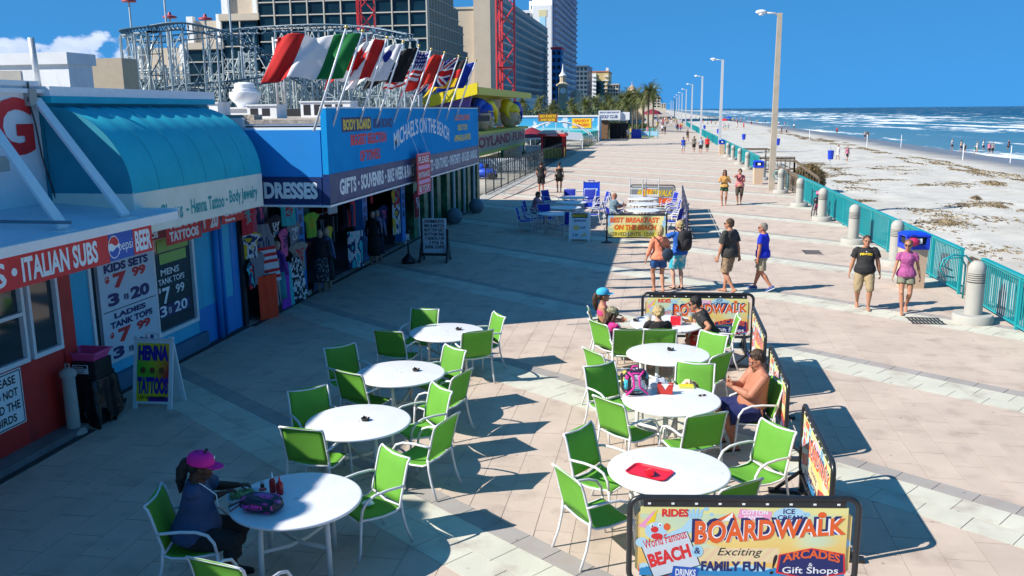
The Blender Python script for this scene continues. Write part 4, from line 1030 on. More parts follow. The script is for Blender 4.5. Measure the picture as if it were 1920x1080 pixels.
mb.box(-8, -5.2, 141, 141.2, 0, 2.4); pg(mb, 'post', m_dark, kk)
# jester arcade
ja = thing('jester_arcade', 'arcade with olive canopy, purple gable and giant jester heads', 'arcade', (-14, 80, 0))
m_olive = mat('olive_yellow', (.58, .55, .07), .6, var=.08); m_yel = mat('sun_yellow', (.88, .70, .02), .5, var=.05); m_pur = mat('purple_paint', (.16, .10, .42), .6, var=.06)
mb = MB(); mb.prism([(-14, 68, 5.75), (-20.5, 68, 4.15), (-20.5, 68, 5.0), (-14, 68, 6.62)], (0, -.35, 0)); pg(mb, 'gable_trim', m_yel, ja)
mb = MB(); mb.box(-14.3, -14, 67.7, 96.5, 5.72, 6.30); pg(mb, 'roof_fascia', m_olive, ja)
mb = MB(); mb.prism([(-14.3, 67.8, 6.2), (-22, 67.8, 4.3), (-22, 96.3, 4.3), (-14.3, 96.3, 6.2)], (0, 0, .08)); pg(mb, 'roof', m_olive, ja)
mb = MB(); mb.prism([(-14.6, 68.2, 5.6), (-21, 68.2, 4.0), (-21, 68.2, 2.5), (-15.5, 68.2, 2.5)], (0, .4, 0)); mb.box(-17, -16.8, 68.4, 80, 3.0, 5.7); pg(mb, 'gable_wall', m_pur, ja)
mb = MB(); mb.box(-16.9, -16.7, 80, 96, 2.9, 5.6); pg(mb, 'back_panel', m_tan, ja)
mb = MB(); mb.box(-16.7, -14.0, 66, 94, 2.62, 2.86); mb.box(-14.3, -14.0, 66, 92, 1.0, 1.25); pg(mb, 'ledge', m_olive, ja)
mb = MB(); mb.box(-14.3, -14.05, 66, 92, 1.25, 2.62); pg(mb, 'sign_board', mat('sign_tan', (.50, .42, .28), .7, var=.3), ja)
mb = MB(); mb.text(fE(-14.03, 0, 0), 'JOYLAND FUN', 66.5, 1.35, 24.5, 1.1, bold=.04); pg(mb, 'lettering', mat('maroon_print', (.30, .015, .05), .6), ja)
mb = MB()
for y in (66.2, 79, 91.5): mb.box(-14.3, -14.05, y, y+.3, 0, 1.0)
for y in (68.5, 95.8): mb.box(-16.5, -16.3, y, y+.3, 0, 6.0)
pg(mb, 'post', m_green, ja)
m_face = mat('papier_skin', (.62, .47, .32), .8, var=.15); m_jblue = mat('jester_blue', (.012, .07, .50), .45, var=.1)
for (y, hz, c1, c2, fs_, nm) in ((73.5, 4.0, m_jblue, m_yel, 1.0, 'blue and yellow'), (87.5, 4.0, m_yel, m_jblue, 1.0, 'yellow and blue')):
    jt = thing('jester_figure', 'giant jester head with %s horned cap on the arcade ledge' % nm, 'jester figure', (-14.9, y, 2.86))
    mb = MB(); mb.ell((0, 0, 1.05), (.95, .95, 1.15), n=20, m=14); mb.ell((.8, -.1, .55), (.35, .35, .35)); mb.ell((.95, -.05, 1.0), (.2, .25, .2)); jt_b = mb.build('face', m_face, jt, smooth=True)
    mb = MB(); mb.lathe((0, 0, 0), [(.98, 1.45), (1.05, 1.6), (1.0, 1.8), (.86, 2.1), (.5, 2.35), (.1, 2.42)], 20); mb.tube([(0, -.3, 2.1), (-.2, -1.1, 2.25), (-.1, -1.7, 1.7), (.2, -1.75, 1.05)], [.55, .5, .34, .12], 12); mb.build('cap', c1, jt, smooth=True)
    mb = MB(); mb.tube([(.2, .5, 2.0), (.5, 1.5, 2.1), (.7, 2.3, 1.6), (.75, 2.6, .8)], [.5, .42, .33, .14], 12); mb.build('cap_horn', c2, jt, smooth=True)
    mb = MB(); mb.ell((.74, .1, 1.12), (.3, .42, .42)); mb.build('eye_mask', c1, jt, smooth=True)
    mb = MB(); mb.tube([(.75, -.75, 1.55), (1.05, 0, 1.62), (.75, .75, 1.55)], .06, 8); mb.ell((.3, -1.75, .95), (.12, .12, .12)); mb.ell((.75, 2.62, .65), (.12, .12, .12)); mb.build('trim', m_yel, jt, smooth=True)
# ride booth
rb = thing('ride_booth', 'red and yellow ticket booth at the end of the iron fence', 'booth', (-10.2, 84, 0))
mb = MB(); mb.box(-11.2, -9.2, 84.0, 84.1, 0, .95); mb.box(-9.3, -9.2, 84.1, 86, 0, .95); pg(mb, 'counter', m_yel, rb)
mb = MB()
for x in (-11.3, -9.3): 
    for y in (83.95, 86): mb.box(x, x+.2, y, y+.15, 0, 2.1)
mb.box(-11.6, -8.95, 83.7, 86.4, 2.05, 2.3); pg(mb, 'frame', m_tred, rb)
mb = MB(); mb.box(-11.5, -9.05, 83.8, 86.3, 2.3, 2.45); mb.box(-11.2, -9.4, 84, 86, 2.45, 2.6); pg(mb, 'roof', m_galv, rb)
mb = MB(); mb.box(-11.1, -9.3, 85.9, 86, .9, 2.0); mb.box(-11.1, -11.0, 84.1, 86, .9, 2.0); pg(mb, 'interior_wall', m_dark, rb)
mb = MB(); mb.text(fS(0, 83.69, 0), 'TICKETS', -10.8, 2.1, 1.1, .14, bold=.03); pg(mb, 'lettering', m_twhite, rb)
# rides and sheds in the yard
rc = thing('ride_canopy', 'curved white tube ride frame with an orange lettered crown sign', 'fairground ride', (-14, 115, 0))
mb = MB()
for s in (0, 1):
    pts = [(-18.5+10*i/12, 115+s*3, .4+2.6*math.sin(PI*i/12)**.6) for i in range(13)]; mb.tube(pts, .07, 6)
for i in (2, 4, 6, 8, 10):
    x = -18.5+10*i/12; z = .4+2.6*math.sin(PI*i/12)**.6; mb.tube([(x, 115, z), (x, 118, z)], .05, 5); mb.tube([(x, 115, 0), (x, 115, z)], .04, 5)
pg(mb, 'frame', m_whitemetal, rc)
mb = MB(); mb.box(-15.8, -13.3, 114.9, 115, 3.05, 4.0); pg(mb, 'sign_board', mat('crown_sign_brown', (.30, .10, .02), .6), rc)
mb = MB(); mb.text(fS(0, 114.88, 0), 'GO KARTS', -15.6, 3.55, 2.1, .35, bold=.04); mb.text(fS(0, 114.88, 0), 'AND RIDES', -15.5, 3.12, 1.9, .3, bold=.04); pg(mb, 'lettering', m_tyel, rc)
mb = MB(); mb.ell((-16.6, 116, 1.0), (1.3, 1.0, 1.1)); pg(mb, 'tub', mat('dark_teal', (.01, .06, .09), .4), rc, smooth=True)
tn = thing('ride_tent', 'low maroon pointed tent roof behind the red and yellow booth', 'tent', (-14.5, 100, 0))
mb = MB(); mb.lathe((0, 0, 0), [(3.2, 1.5), (1.6, 2.0), (.1, 2.6)], 12); mb.build('canopy', mat('maroon_canvas', (.20, .012, .03), .7), tn)
mb = MB(); mb.lathe((0, 0, 0), [(3.3, 1.35), (3.3, 1.52)], 12); 
for a in range(8): mb.tube([(3.0*math.cos(a*PI/4), 3.0*math.sin(a*PI/4), 0), (3.0*math.cos(a*PI/4), 3.0*math.sin(a*PI/4), 1.4)], .05, 5)
mb.build('frame', m_whitemetal, tn)
tn2 = thing('ride_tent', 'grey sloped ride roof right of the booth with white rails', 'tent', (-8.9, 104, 0)); tn2.location = (-10.6, 104, 0)
mb = MB(); mb.prism([(-1.6, 0, 1.2), (1.6, 0, .9), (1.2, 3, 1.7), (-1.2, 3, 1.9)], (0, 0, .1)); mb.build('canopy', m_galv, tn2)
mb = MB(); mb.box(-1.5, 1.5, .2, .35, .9, 1.1); 
for x in (-1.5, 1.45): mb.box(x, x+.08, 0, .1, 0, 1.2)
mb.build('rail', m_whitemetal, tn2)
for k, (x, y, w, c, lb) in enumerate(((-17.2, 88, 2.2, m_white, 'first white barrier panel of the go kart track'), (-14.8, 88.2, 2.2, m_white, 'second white barrier panel of the go kart track'), (-12.4, 88.4, 2.2, m_white, 'third white barrier panel, nearest the ticket booth'))):
    t_ = thing('track_barrier', lb, 'barrier', (x, y, 0), group='white barriers of the go kart track'); mb = MB(); mb.box(-w/2, w/2, 0, .2, .45, 1.05); mb.build('panel', c, t_); mb = MB(); mb.box(-w/2, -w/2+.08, .02, .16, 0, .45); mb.box(w/2-.08, w/2, .02, .16, 0, .45); mb.build('post', m_black, t_)
for k, (x, y, c, lb) in enumerate(((-13.2, 62, m_jblue, 'blue go kart parked behind the iron fence'), (-14.5, 66, m_tlblue, 'light blue go kart behind the iron fence'), (-11.6, 58, m_jblue, 'blue and pink ride car nearest the green pier'), (-16.5, 70, m_tteal, 'teal ride car further back in the yard'))):
    t_ = thing('ride_car', lb, 'ride car', (x, y, 0), random.uniform(-.5, .5)); mb = MB(); mb.ell((0, 0, .45), (.85, .5, .35), n=14); mb.ell((-.3, 0, .75), (.4, .38, .3)); mb.build('body', c, t_, smooth=True)
    for sx_, sy_ in ((1, 1), (1, -1), (-1, 1), (-1, -1)):
        mb = MB(); mb.lathe((0, 0, 0), [(.2, -.06), (.22, -.03), (.22, .03), (.2, .06)], 12); o = mb.build('wheel', m_black, t_); o.location = (.55*sx_, .5*sy_, .22); o.rotation_euler = (PI/2, 0, 0)
    mb = MB(); mb.ell((.1, 0, .8), (.18, .28, .28)); mb.build('seat', m_dark, t_, smooth=True)
mb = MB(); mb.box(-26, -9.5, 47, 128, -.029, .02); tag(mb.build('ride_yard', mat('ride_yard_paving', (.46, .42, .34), .9, var=.25, vs=.3, col2=(.12, .12, .11), cs=.12)), kind='structure')
# white picket lengths inside the yard
t_ = thing('yard_fence', 'white picket fence behind the iron fence in the ride yard', 'fence', (-12, 66, 0))
for k in range(24):
    mb = MB(); mb.box(-.03, .03, -.02, .02, 0, .95); o = mb.build('picket', m_whitemetal, t_); o.location = (-1.8+k*.16, k*.05, 0)
mb = MB(); mb.bar((-1.8, 0, .3), (1.9, 1.15, .3), .04, .04); mb.bar((-1.8, 0, .8), (1.9, 1.15, .8), .04, .04); mb.build('rail', m_whitemetal, t_)

# roller coaster -------------------------------------------------------
rcst = thing('roller_coaster', 'steel roller coaster with blue track and white lattice supports behind the shops', 'roller coaster', (-28, 70, 0))
m_track = mat('coaster_blue', (.05, .14, .22), .45, var=.3, vs=2); m_steel = mat('coaster_steel', (.48, .54, .55), .45, .2, var=.15, vs=3)
def track_mesh(pts, gauge=.36):
    mb = MB(); pts = [Vector(p) for p in pts]; Ls, Rs = [], []
    for i, p in enumerate(pts):
        d = (pts[min(i+1, len(pts)-1)]-pts[max(0, i-1)]); d.z = 0; d.normalize(); s = Vector((-d.y, d.x, 0))*gauge
        Ls.append(p+s); Rs.append(p-s)
    mb.tube(Ls, .045, 5); mb.tube(Rs, .045, 5); low = [(a+b_)/2-Vector((0, 0, .45)) for a, b_ in zip(Ls, Rs)]
    mb.tube(low, .05, 5)
    for i in range(0, len(pts)): mb.bar(Ls[i], Rs[i], .08, .06); mb.bar(Ls[i], low[i], .05, .05); mb.bar(Rs[i], low[i], .05, .05)
    return mb
def spline(cp, n=8, closed=False):
    cp = [Vector(c) for c in cp]; out = []
    N_ = len(cp)
    for i in range(N_-(0 if closed else 1)):
        p0, p1, p2, p3 = (cp[(i-1) % N_] if closed or i else cp[0]), cp[i], cp[(i+1) % N_], (cp[(i+2) % N_] if closed or i+2 < N_ else cp[-1])
        for k in range(n):
            t = k/n; out.append(.5*((2*p1)+(-p0+p2)*t+(2*p0-5*p1+4*p2-p3)*t*t+(-p0+3*p1-3*p2+p3)*t*t*t))
    if not closed: out.append(cp[-1])
    return out
t1 = spline([(-33.5, 56, 10.2), (-37.2, 58.5, 10.2), (-37.6, 62.5, 10.1), (-33, 66, 10.8), (-26, 65, 10.9), (-21, 62, 10.4), (-17, 60, 9.6)], 10)
t2 = spline([(-33.5, 56, 10.2), (-31, 56, 10.3), (-28.2, 58, 9.4), (-26, 60.5, 7.4), (-25.2, 63, 6.2)], 10)
t3 = spline([(-40, 61, 5.6), (-33, 58, 6.4), (-28.5, 58, 6.7), (-24.5, 60, 7.5), (-22, 62, 9.2), (-20.5, 64, 10.5)], 10)
t4 = spline([(-38, 64, 4.9), (-31, 62, 5.0), (-24, 62, 5.2), (-20, 64, 5.6), (-18.5, 66, 5.4)], 8)
for tp_ in (t1, t2, t3, t4): pg(track_mesh(tp_), 'track', m_track, rcst)
mb = MB()
def lattice(mb, x, y, z0, z1, w=.9, h=1.3, r=.045):
    cs = [(x-w/2, y-w/2), (x+w/2, y-w/2), (x+w/2, y+w/2), (x-w/2, y+w/2)]
    for c in cs: mb.bar((*c, z0), (*c, z1), r*1.6, r*1.6)
    z = z0; k = 0
    while z < z1-.2:
        zn = min(z+h, z1)
        for i in range(4):
            a, b_ = cs[i], cs[(i+1) % 4]
            mb.bar((*a, z), (*b_, z), r, r)
            mb.bar((*(a if k % 2 else b_), z), (*(b_ if k % 2 else a), zn), r, r)
        z = zn; k += 1
rnd = random.Random(5)
def post_under(tr, step, off=0):
    for i in range(off, len(tr), step):
        p = tr[i]; m_ = MB()
        for s in (-.5, .5): m_.tube([(p.x+s, p.y, 0), (p.x+s, p.y, p.z-.3)], .07, 5)
        m_.bar((p.x-.5, p.y, p.z-.35), (p.x+.5, p.y, p.z-.35), .1, .1)
        z = 2.8
        while z < p.z-1.5: m_.bar((p.x-.5, p.y, z), (p.x+.5, p.y, z+1.4), .045, .045); m_.bar((p.x-.5, p.y, z), (p.x+.5, p.y, z), .05, .05); z += 1.4
        pg(m_, 'support', m_steel, rcst)
post_under(t1, 4); post_under(t2, 7); post_under(t3, 6, 2); post_under(t4, 4)
m_ = MB()
tops = [t1[i] for i in range(0, len(t1), 4)]
for a, b_ in zip(tops, tops[1:]):
    m_.bar((a.x, a.y, a.z-.5), (b_.x, b_.y, 5), .06, .06); m_.bar((b_.x, b_.y, b_.z-.5), (a.x, a.y, 5), .06, .06); m_.bar((a.x, a.y, 7.4), (b_.x, b_.y, 7.4), .06, .06)
tag(pg(m_, 'cross_brace', m_steel, rcst), kind='stuff')
m_ = MB()
for k in range(150):
    y = rnd.uniform(60, 84); x = -y*rnd.uniform(.275, .47); zt = 4.8+rnd.random()*(5.2 if rnd.random() < .45 else 2.4)
    lattice(m_, x, y, 1.5, zt, .8, 1.0, .05)
for k in range(26):
    y = rnd.uniform(62, 82); x0 = -y*rnd.uniform(.30, .45); z = rnd.uniform(4.6, 8.0); m_.bar((x0, y, z), (x0+rnd.uniform(1.5, 4), y+rnd.uniform(-2, 2), z+rnd.uniform(-.4, .4)), .07, .07)
for k in range(9): lattice(m_, -27+1.1*k, 63+.6*k, 5, 9.9-.1*k, .8, 1.0, .06)
for k in range(12): lattice(m_, -38+1.15*k, 60+.3*k, 2, 5.5+rnd.random()*3.5, .8, 1.1, .06)
tag(pg(m_, 'lattice_supports', m_steel, rcst), kind='stuff')
for (x, y, z, lb) in ((-37.6, 60, 12.3, 'far left tall pole with red dish lamp, first by the coaster loop'), (-36.0, 62.5, 11.4, 'shorter pole with red dish lamp inside the coaster loop'), (-33.7, 58, 12.6, 'tall pole with red dish lamp standing before the coaster loop'), (-33.2, 62.5, 11.2, 'second short pole with red dish lamp inside the coaster loop'), (-30.0, 60, 12.9, 'tall pole with red dish lamp at the coaster drop'), (-24.8, 60, 8.0, 'low pole with red dish lamp amid the coaster lattice'), (-25.6, 60, 7.3, 'lowest pole with red dish lamp amid the coaster lattice'), (-22.4, 66, 10.5, 'pole with red dish lamp before the dark glass hotel'), (-21.6, 67, 10.4, 'pole with red dish lamp, nearest the red drop tower')):
    t_ = thing('dish_lamp_pole', lb, 'lamp pole', (x, y, 0)); mb = MB(); mb.tube([(0, 0, 0), (0, 0, z)], .07, 6); mb.build('pole', m_steel, t_)
    mb = MB(); mb.lathe((0, 0, z), [(.08, -.05), (.5, 0), (.48, .12), (.15, .2), (.08, .42)], 14); mb.build('lamp_shade', mat('dish_red', (.40, .05, .07), .5), t_, smooth=True, sharp=40)
def red_tower(x, y, z0, z1, w, lb, rz=.5):
    t_ = thing('drop_tower', lb, 'ride tower', (x, y, 0), rz); m_red2 = mat('tower_red', (.50, .02, .03), .45, var=.12, vs=1)
    cs = [(-w/2, -w/3), (w/2, -w/3), (0, w*.6)]
    mb = MB()
    for c in cs: mb.bar((*c, z0), (*c, z1), w*.08, w*.08)
    mb.build('leg', m_red2, t_)
    z = z0; k = 0; mb = MB(); h = w*1.05; m2 = MB()
    while z < z1:
        for i in range(3):
            a, b_ = cs[i], cs[(i+1) % 3]
            if k % 4 == 0: m2.bar((*a, z), (*b_, z), w*.09, w*.09)
            mb.bar((*(a if k % 2 else b_), z), (*(b_ if k % 2 else a), z+h), w*.05, w*.05)
        z += h; k += 1
    mb.build('lattice_brace', m_red2, t_); m2.build('ring_beam', m_red2, t_)
    mb = MB(); mb.bar((.0, w*.2, z0), (.0, w*.2, z1), w*.08, w*.08); mb.build('guide_rail', m_red2, t_)
red_tower(-19.4, 110, 0, 34, 2.3, 'tall red lattice drop tower in front of the cream hotel end')
red_tower(-33.8, 100, 9, 34, 2.1, 'red lattice tower top above the flags, before the glass hotel', .9)
# ================================================================== BOARDWALK EDGE: FENCES, BOLLARDS, LAMPS, BINS
m_tfence = mat('teal_fence_paint', (.008, .31, .34), .42, var=.08, vs=2)
pk = MB(); pk.box(-.011, .011, -.011, .011, .10, 1.03); pk_me = pk.mesh('picket'); pk_me.materials.append(m_tfence)
def tfence(x0, y0, x1, y1, label, npk=True, h0=1.12, step=.115, loc_post=2.3):
    L = math.hypot(x1-x0, y1-y0); a = math.atan2(y1-y0, x1-x0)
    t_ = thing('teal_fence', label, 'fence', (x0, y0, 0), a)
    mb = MB(); mb.box(0, L, -.06, .06, 1.09, 1.13); pp = mb.build('top_rail', m_tfence, t_)
    mb = MB(); mb.box(0, L, -.02, .02, 1.03, 1.07); mb.build('rail', m_tfence, t_)
    mb = MB(); mb.box(0, L, -.02, .02, .07, .11); mb.build('rail', m_tfence, t_)
    k = max(1, round(L/loc_post))
    for i in range(k+1):
        mb = MB(); mb.box(-.035, .035, -.035, .035, -.05, 1.1); o = mb.build('post', m_tfence, t_); o.location = (L*i/k, 0, 0)
    n = int(L/step)
    if npk:
        for i in range(n):
            o = bpy.data.objects.new('picket', pk_me); COL.objects.link(o); o.parent = t_; o.location = ((i+.5)*L/n, 0, 0)
    else:
        mb = MB()
        for i in range(n): x = (i+.5)*L/n; mb.box(x-.012, x+.012, -.012, .012, .10, 1.03)
        tag(mb.build('pickets', m_tfence, t_), kind='stuff')
    return t_
tfence(7.30, 12.5, 7.28, 21.2, 'nearest teal picket fence run, just right of the large striped bollard')
tfence(7.26, 22.6, 7.08, 33.5, 'teal picket fence run behind the blue topped bin and walking pair')
tfence(7.08, 33.5, 6.98, 47.0, 'teal picket fence run behind the parked bicycle', step=.13)
tfence(6.95, 66.0, 6.85, 100.0, 'curving teal fence beyond the wooden beach ramp', npk=False, loc_post=4)
tfence(6.85, 100.0, 6.6, 260.0, 'farthest teal fence run dwindling along the beach', npk=False, step=.4, loc_post=8)
# curly hand rings on the gate by the near bollard
def ringgate(x, y, lb):
    t_ = thing('teal_gate_rail', lb, 'handrail', (x, y, 0)); mb = MB()
    mb.tube([(-.05, -.05, 0), (-.05, -.05, .9), (-.25, -.1, 1.12), (-.55, -.2, 1.16), (-.8, -.3, 1.05), (-.86, -.32, .85), (-.75, -.3, .68), (-.5, -.2, .62)], .022, 8)
    mb.tube([(-.05, .5, 0), (-.05, .5, .8), (-.2, .4, 1.0), (-.5, .3, 1.0), (-.6, .3, .8), (-.4, .3, .7)], .022, 8); mb.build('tube_rail', m_tfence, t_, smooth=True)
ringgate(7.25, 21.6, 'looped teal tube handrail in the gap behind the striped bollard'); ringgate(6.95, 50.5, 'looped teal tube handrail beside the distant wooden steps')
# bollards
m_boll = mat('bollard_concrete', (.40, .39, .355), .8, var=.08, vs=3, bump=.2, bs=80)
bl = thing('concrete_bollard', 'large striped concrete bollard light on its round base at the gate gap', 'bollard', (6.62, 19.6, 0), group='bollards along the beach fence')
mb = MB(); mb.lathe((0, 0, 0), [(.40, 0), (.40, .15), (.375, .18), (.18, .18)], 32); mb.build('base', m_boll, bl, smooth=True, sharp=40)
mb = MB(); mb.lathe((0, 0, 0), [(.178, .17), (.178, .86)], 28); mb.build('shaft', m_boll, bl, smooth=True, sharp=40)
mb = MB(); mb.lathe((0, 0, 0), [(.165, .86), (.165, 1.06)], 28); mb.build('lamp_core', m_dark, bl, smooth=True, sharp=40)
for k in range(4):
    mb = MB(); mb.lathe((0, 0, 0), [(.178, .885+.045*k), (.178, .913+.045*k)], 28); mb.build('louvre_ring', m_boll, bl, smooth=True, sharp=40)
mb = MB(); mb.lathe((0, 0, 0), [(.178, 1.06), (.178, 1.15), (.165, 1.21), (.13, 1.27), (.08, 1.31), (.01, 1.325)], 28); mb.build('dome', m_boll, bl, smooth=True, sharp=60)
BL = [(6.75, 26.6, 'bollard half hidden behind the woman in purple'), (6.45, 30.9, 'bollard standing just beyond the man in the black lettered shirt'), (6.5, 37.2, 'bollard next to the parked bicycle'), (6.4, 42.6, 'bollard between the bicycle and the wooden steps'), (6.4, 49.3, 'bollard beside the tall near lamp post'), (6.45, 58.5, 'bollard behind the tall near lamp post'), (6.37, 68.4, 'first bollard beyond the far blue topped bin'), (6.35, 75.0, 'second bollard beyond the far blue topped bin'), (6.3, 81.3, 'third bollard beyond the far blue topped bin'), (6.25, 87.0, 'fourth bollard beyond the far blue topped bin'), (6.2, 93, 'fifth bollard beyond the far blue topped bin')]
for x, y, lb in BL: copy_tree(bl, (x, y, 0), label=lb)
# lamps
m_pole = mat('concrete_pole', (.44, .38, .30), .8, var=.15, vs=1.5, bump=.2)
lp = thing('street_lamp', 'nearest and tallest looking lamp, square concrete post by the fence', 'street lamp', (6.1, 50.9, 0), group='lamp posts along the boardwalk')
mb = MB(); vs = [(-.165, -.165, 0), (.165, -.165, 0), (.165, .165, 0), (-.165, .165, 0)]; tv = [(-.12, -.12, 9.5), (.12, -.12, 9.5), (.12, .12, 9.5), (-.12, .12, 9.5)]
mb.add(vs+tv, [(3, 2, 1, 0), (4, 5, 6, 7)]+[(i, (i+1) % 4, 4+(i+1) % 4, 4+i) for i in range(4)]); mb.build('pole', m_pole, lp)
mb = MB(); mb.tube([(0, 0, 9.35), (-.3, 0, 9.5), (-.75, 0, 9.52)], .05, 8); mb.build('arm', m_galv, lp, smooth=True)
mb = MB(); mb.ell((-.98, 0, 9.58), (.30, .17, .12), n=16); mb.lathe((-.98, 0, 9.40), [(.12, 0), (.14, .1)], 14); mb.build('lamp_head', m_whitemetal, lp, smooth=True)
lamp_ys = [97, 145, 192, 240, 290, 340, 395, 450, 520, 600, 700, 820]
for k, y in enumerate(lamp_ys):
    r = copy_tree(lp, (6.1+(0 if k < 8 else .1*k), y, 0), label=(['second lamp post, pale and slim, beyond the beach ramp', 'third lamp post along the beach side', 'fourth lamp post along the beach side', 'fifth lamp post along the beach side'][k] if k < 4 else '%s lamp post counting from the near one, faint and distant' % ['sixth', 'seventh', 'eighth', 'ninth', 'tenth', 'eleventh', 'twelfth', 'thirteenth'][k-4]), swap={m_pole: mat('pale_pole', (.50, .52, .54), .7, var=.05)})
# bins with blue hoods
m_binb = mat('pebble_bin', (.60, .44, .31), .85, var=.12, vs=25, bump=.3, bs=90); m_hood = mat('hood_blue', (.01, .05, .55), .35)
bn = thing('litter_bin', 'blue hooded tan litter bin behind the woman in purple', 'litter bin', (6.35, 23.4, 0), .12, group='blue hooded litter bins on the boardwalk')
mb = MB(); q = .27; mb.add([(-q*.9, -q*.9, 0), (q*.9, -q*.9, 0), (q*.9, q*.9, 0), (-q*.9, q*.9, 0), (-q, -q, 1.0), (q, -q, 1.0), (q, q, 1.0), (-q, q, 1.0)], [(3, 2, 1, 0), (4, 5, 6, 7)]+[(i, (i+1) % 4, 4+(i+1) % 4, 4+i) for i in range(4)]); mb.build('body', m_binb, bn)
mb = MB(); mb.box(-.29, .29, -.29, .29, 1.0, 1.12)
for sx_ in (-1, 1):
    for sy_ in (-1, 1): mb.box(sx_*.25-.04, sx_*.25+.04, sy_*.25-.04, sy_*.25+.04, 1.12, 1.32)
mb.box(-.30, .30, -.30, .30, 1.32, 1.36)
mb.add([(-.30, -.30, 1.362), (.30, -.30, 1.362), (.30, .30, 1.362), (-.30, .30, 1.362), (-.2, -.2, 1.42), (.2, -.2, 1.42), (.2, .2, 1.42), (-.2, .2, 1.42)], [(3, 2, 1, 0), (4, 5, 6, 7)]+[(i, (i+1) % 4, 4+(i+1) % 4, 4+i) for i in range(4)])
mb.build('hood', m_hood, bn)
mb = MB(); mb.box(-.23, .23, -.23, .23, 1.12, 1.32); mb.build('opening', m_dark, bn)
mb = MB()
for a, b_ in ((-.295, 1), (.295, -1)): mb.box(-.09, .09, a-.004 if a < 0 else a, a if a < 0 else a+.004, 1.15, 1.28)
mb.build('label', m_twhite, bn)
index_kids()
copy_tree(bn, (5.8, 55.2, 0), .05, 'blue hooded tan litter bin left of the tall near lamp post')
copy_tree(bn, (6.0, 92.0, 0), .05, 'distant blue hooded litter bin among the row of far bollards')
m_pink2 = mat('magenta_bag', (.45, .02, .10), .6)
t_ = thing('shopping_bag', 'crumpled red and pink bag resting in the nearer bin hood', 'bag', (6.25, 23.06, 1.12)); mb = MB(); mb.ell((0, 0, .08), (.16, .1, .11), n=10, m=7); mb.build('bag', m_pink2, t_, smooth=True); mb = MB(); mb.tube([(-.08, 0, .15), (-.05, 0, .26), (.05, 0, .26), (.08, 0, .15)], .008, 5); mb.build('handle', m_tblack, t_)
# beach bins on posts
for x, y, lb in ((18.0, 100, 'nearest blue beach bin hung on a post in the sand'), (16.9, 136, 'second blue beach bin on its post further off'), (14.3, 162, 'third blue beach bin on its post near the far fence'), (12.5, 205, 'small far blue beach bin on a post'), (11.5, 250, 'tiny farthest blue beach bin on a post')):
    t_ = thing('beach_bin', lb, 'litter bin', (x, y, sandz(x, y)), group='blue bins on the beach'); mb = MB(); mb.tube([(0, .3, 0), (0, .3, 1.9)], .05, 6); mb.build('post', m_galv, t_); mb = MB(); mb.lathe((0, 0, 0), [(.28, .55), (.34, 1.45), (.36, 1.5)], 12); mb.build('bin', m_hood, t_, smooth=True, sharp=40)
for x, y, lb in ((34.6, 110.5, 'slim white marker post in the sand before the group of waders'), (39, 108.4, 'slim white marker post at the far side of the beach'), (32, 148, 'slim white marker post near the wet sand'), (37.1, 148, 'pale marker post at the edge of the wet sand'), (28.4, 181, 'short pale marker post on the distant sand')):
    t_ = thing('marker_post', lb, 'post', (x, y, sandz(x, y)), group='marker posts on the beach'); mb = MB(); mb.tube([(0, 0, -.1), (0, 0, 1.9)], .05, 6); mb.build('post', m_whitemetal, t_); mb = MB(); mb.ell((0, 0, 1.92), (.06, .06, .06), n=8, m=5); mb.build('cap', m_galv, t_)
# wooden ramp, steps and weed covered bale
m_wood = mat('weathered_wood', (.17, .13, .09), .85, var=.35, vs=5, bump=.3, bs=30)
def wrail(pts, lb, h=1.05, step=.16):
    t_ = thing('wooden_railing', lb, 'railing', pts[0])
    o0 = Vector(pts[0]); k = 0
    for a, b_ in zip(pts, pts[1:]):
        a, b_ = Vector(a)-o0, Vector(b_)-o0; L = (b_-a).length
        mb = MB(); mb.bar(a+Vector((0, 0, h)), b_+Vector((0, 0, h)), .14, .05); mb.build('top_rail', m_wood, t_)
        mb = MB(); mb.bar(a+Vector((0, 0, .15)), b_+Vector((0, 0, .15)), .05, .1); mb.bar(a+Vector((0, 0, h-.1)), b_+Vector((0, 0, h-.1)), .05, .1); mb.build('rail', m_wood, t_)
        n = int(L/step)
        for i in range(n+1):
            p = a.lerp(b_, i/max(1, n)); mb = MB(); w = .05 if i in (0, n) else .022
            mb.box(-w, w, -w, w, -.6 if i in (0, n) else .12, h); o = mb.build('post' if i in (0, n) else 'baluster', m_wood, t_); o.location = p
    return t_
wrail([(7.05, 55.5, 0), (7.1, 47.2, -.02)], 'dark wooden railing between the near lamp post and the teal fence', step=.4)
wrail([(7.0, 68, -.1), (9.7, 68, -.1)], 'wooden railing of the beach ramp behind the lamp post', step=.28)
wrail([(7.4, 65.6, -.1), (9.3, 65, -.15), (10.6, 62.6, -1.2)], 'wooden ramp railing running down to the weed covered heap', step=.3)
wrail([(7.4, 22.4, -.1), (8.6, 22.3, -.6), (10.4, 22.2, -1.3)], 'short wooden beach stair railing behind the near gate gap', step=.3)
wrail([(7.4, 21.2, -.1), (8.6, 21.1, -.6), (10.4, 21.0, -1.3)], 'lower wooden beach stair railing nearer the frame edge', step=.3)
mb = MB()
for k in range(13): mb.box(7.4+k*.18, 7.56+k*.18, 65.6, 68, -.2, -.15)
tag(mb.build('ramp_deck', m_wood), kind='structure')
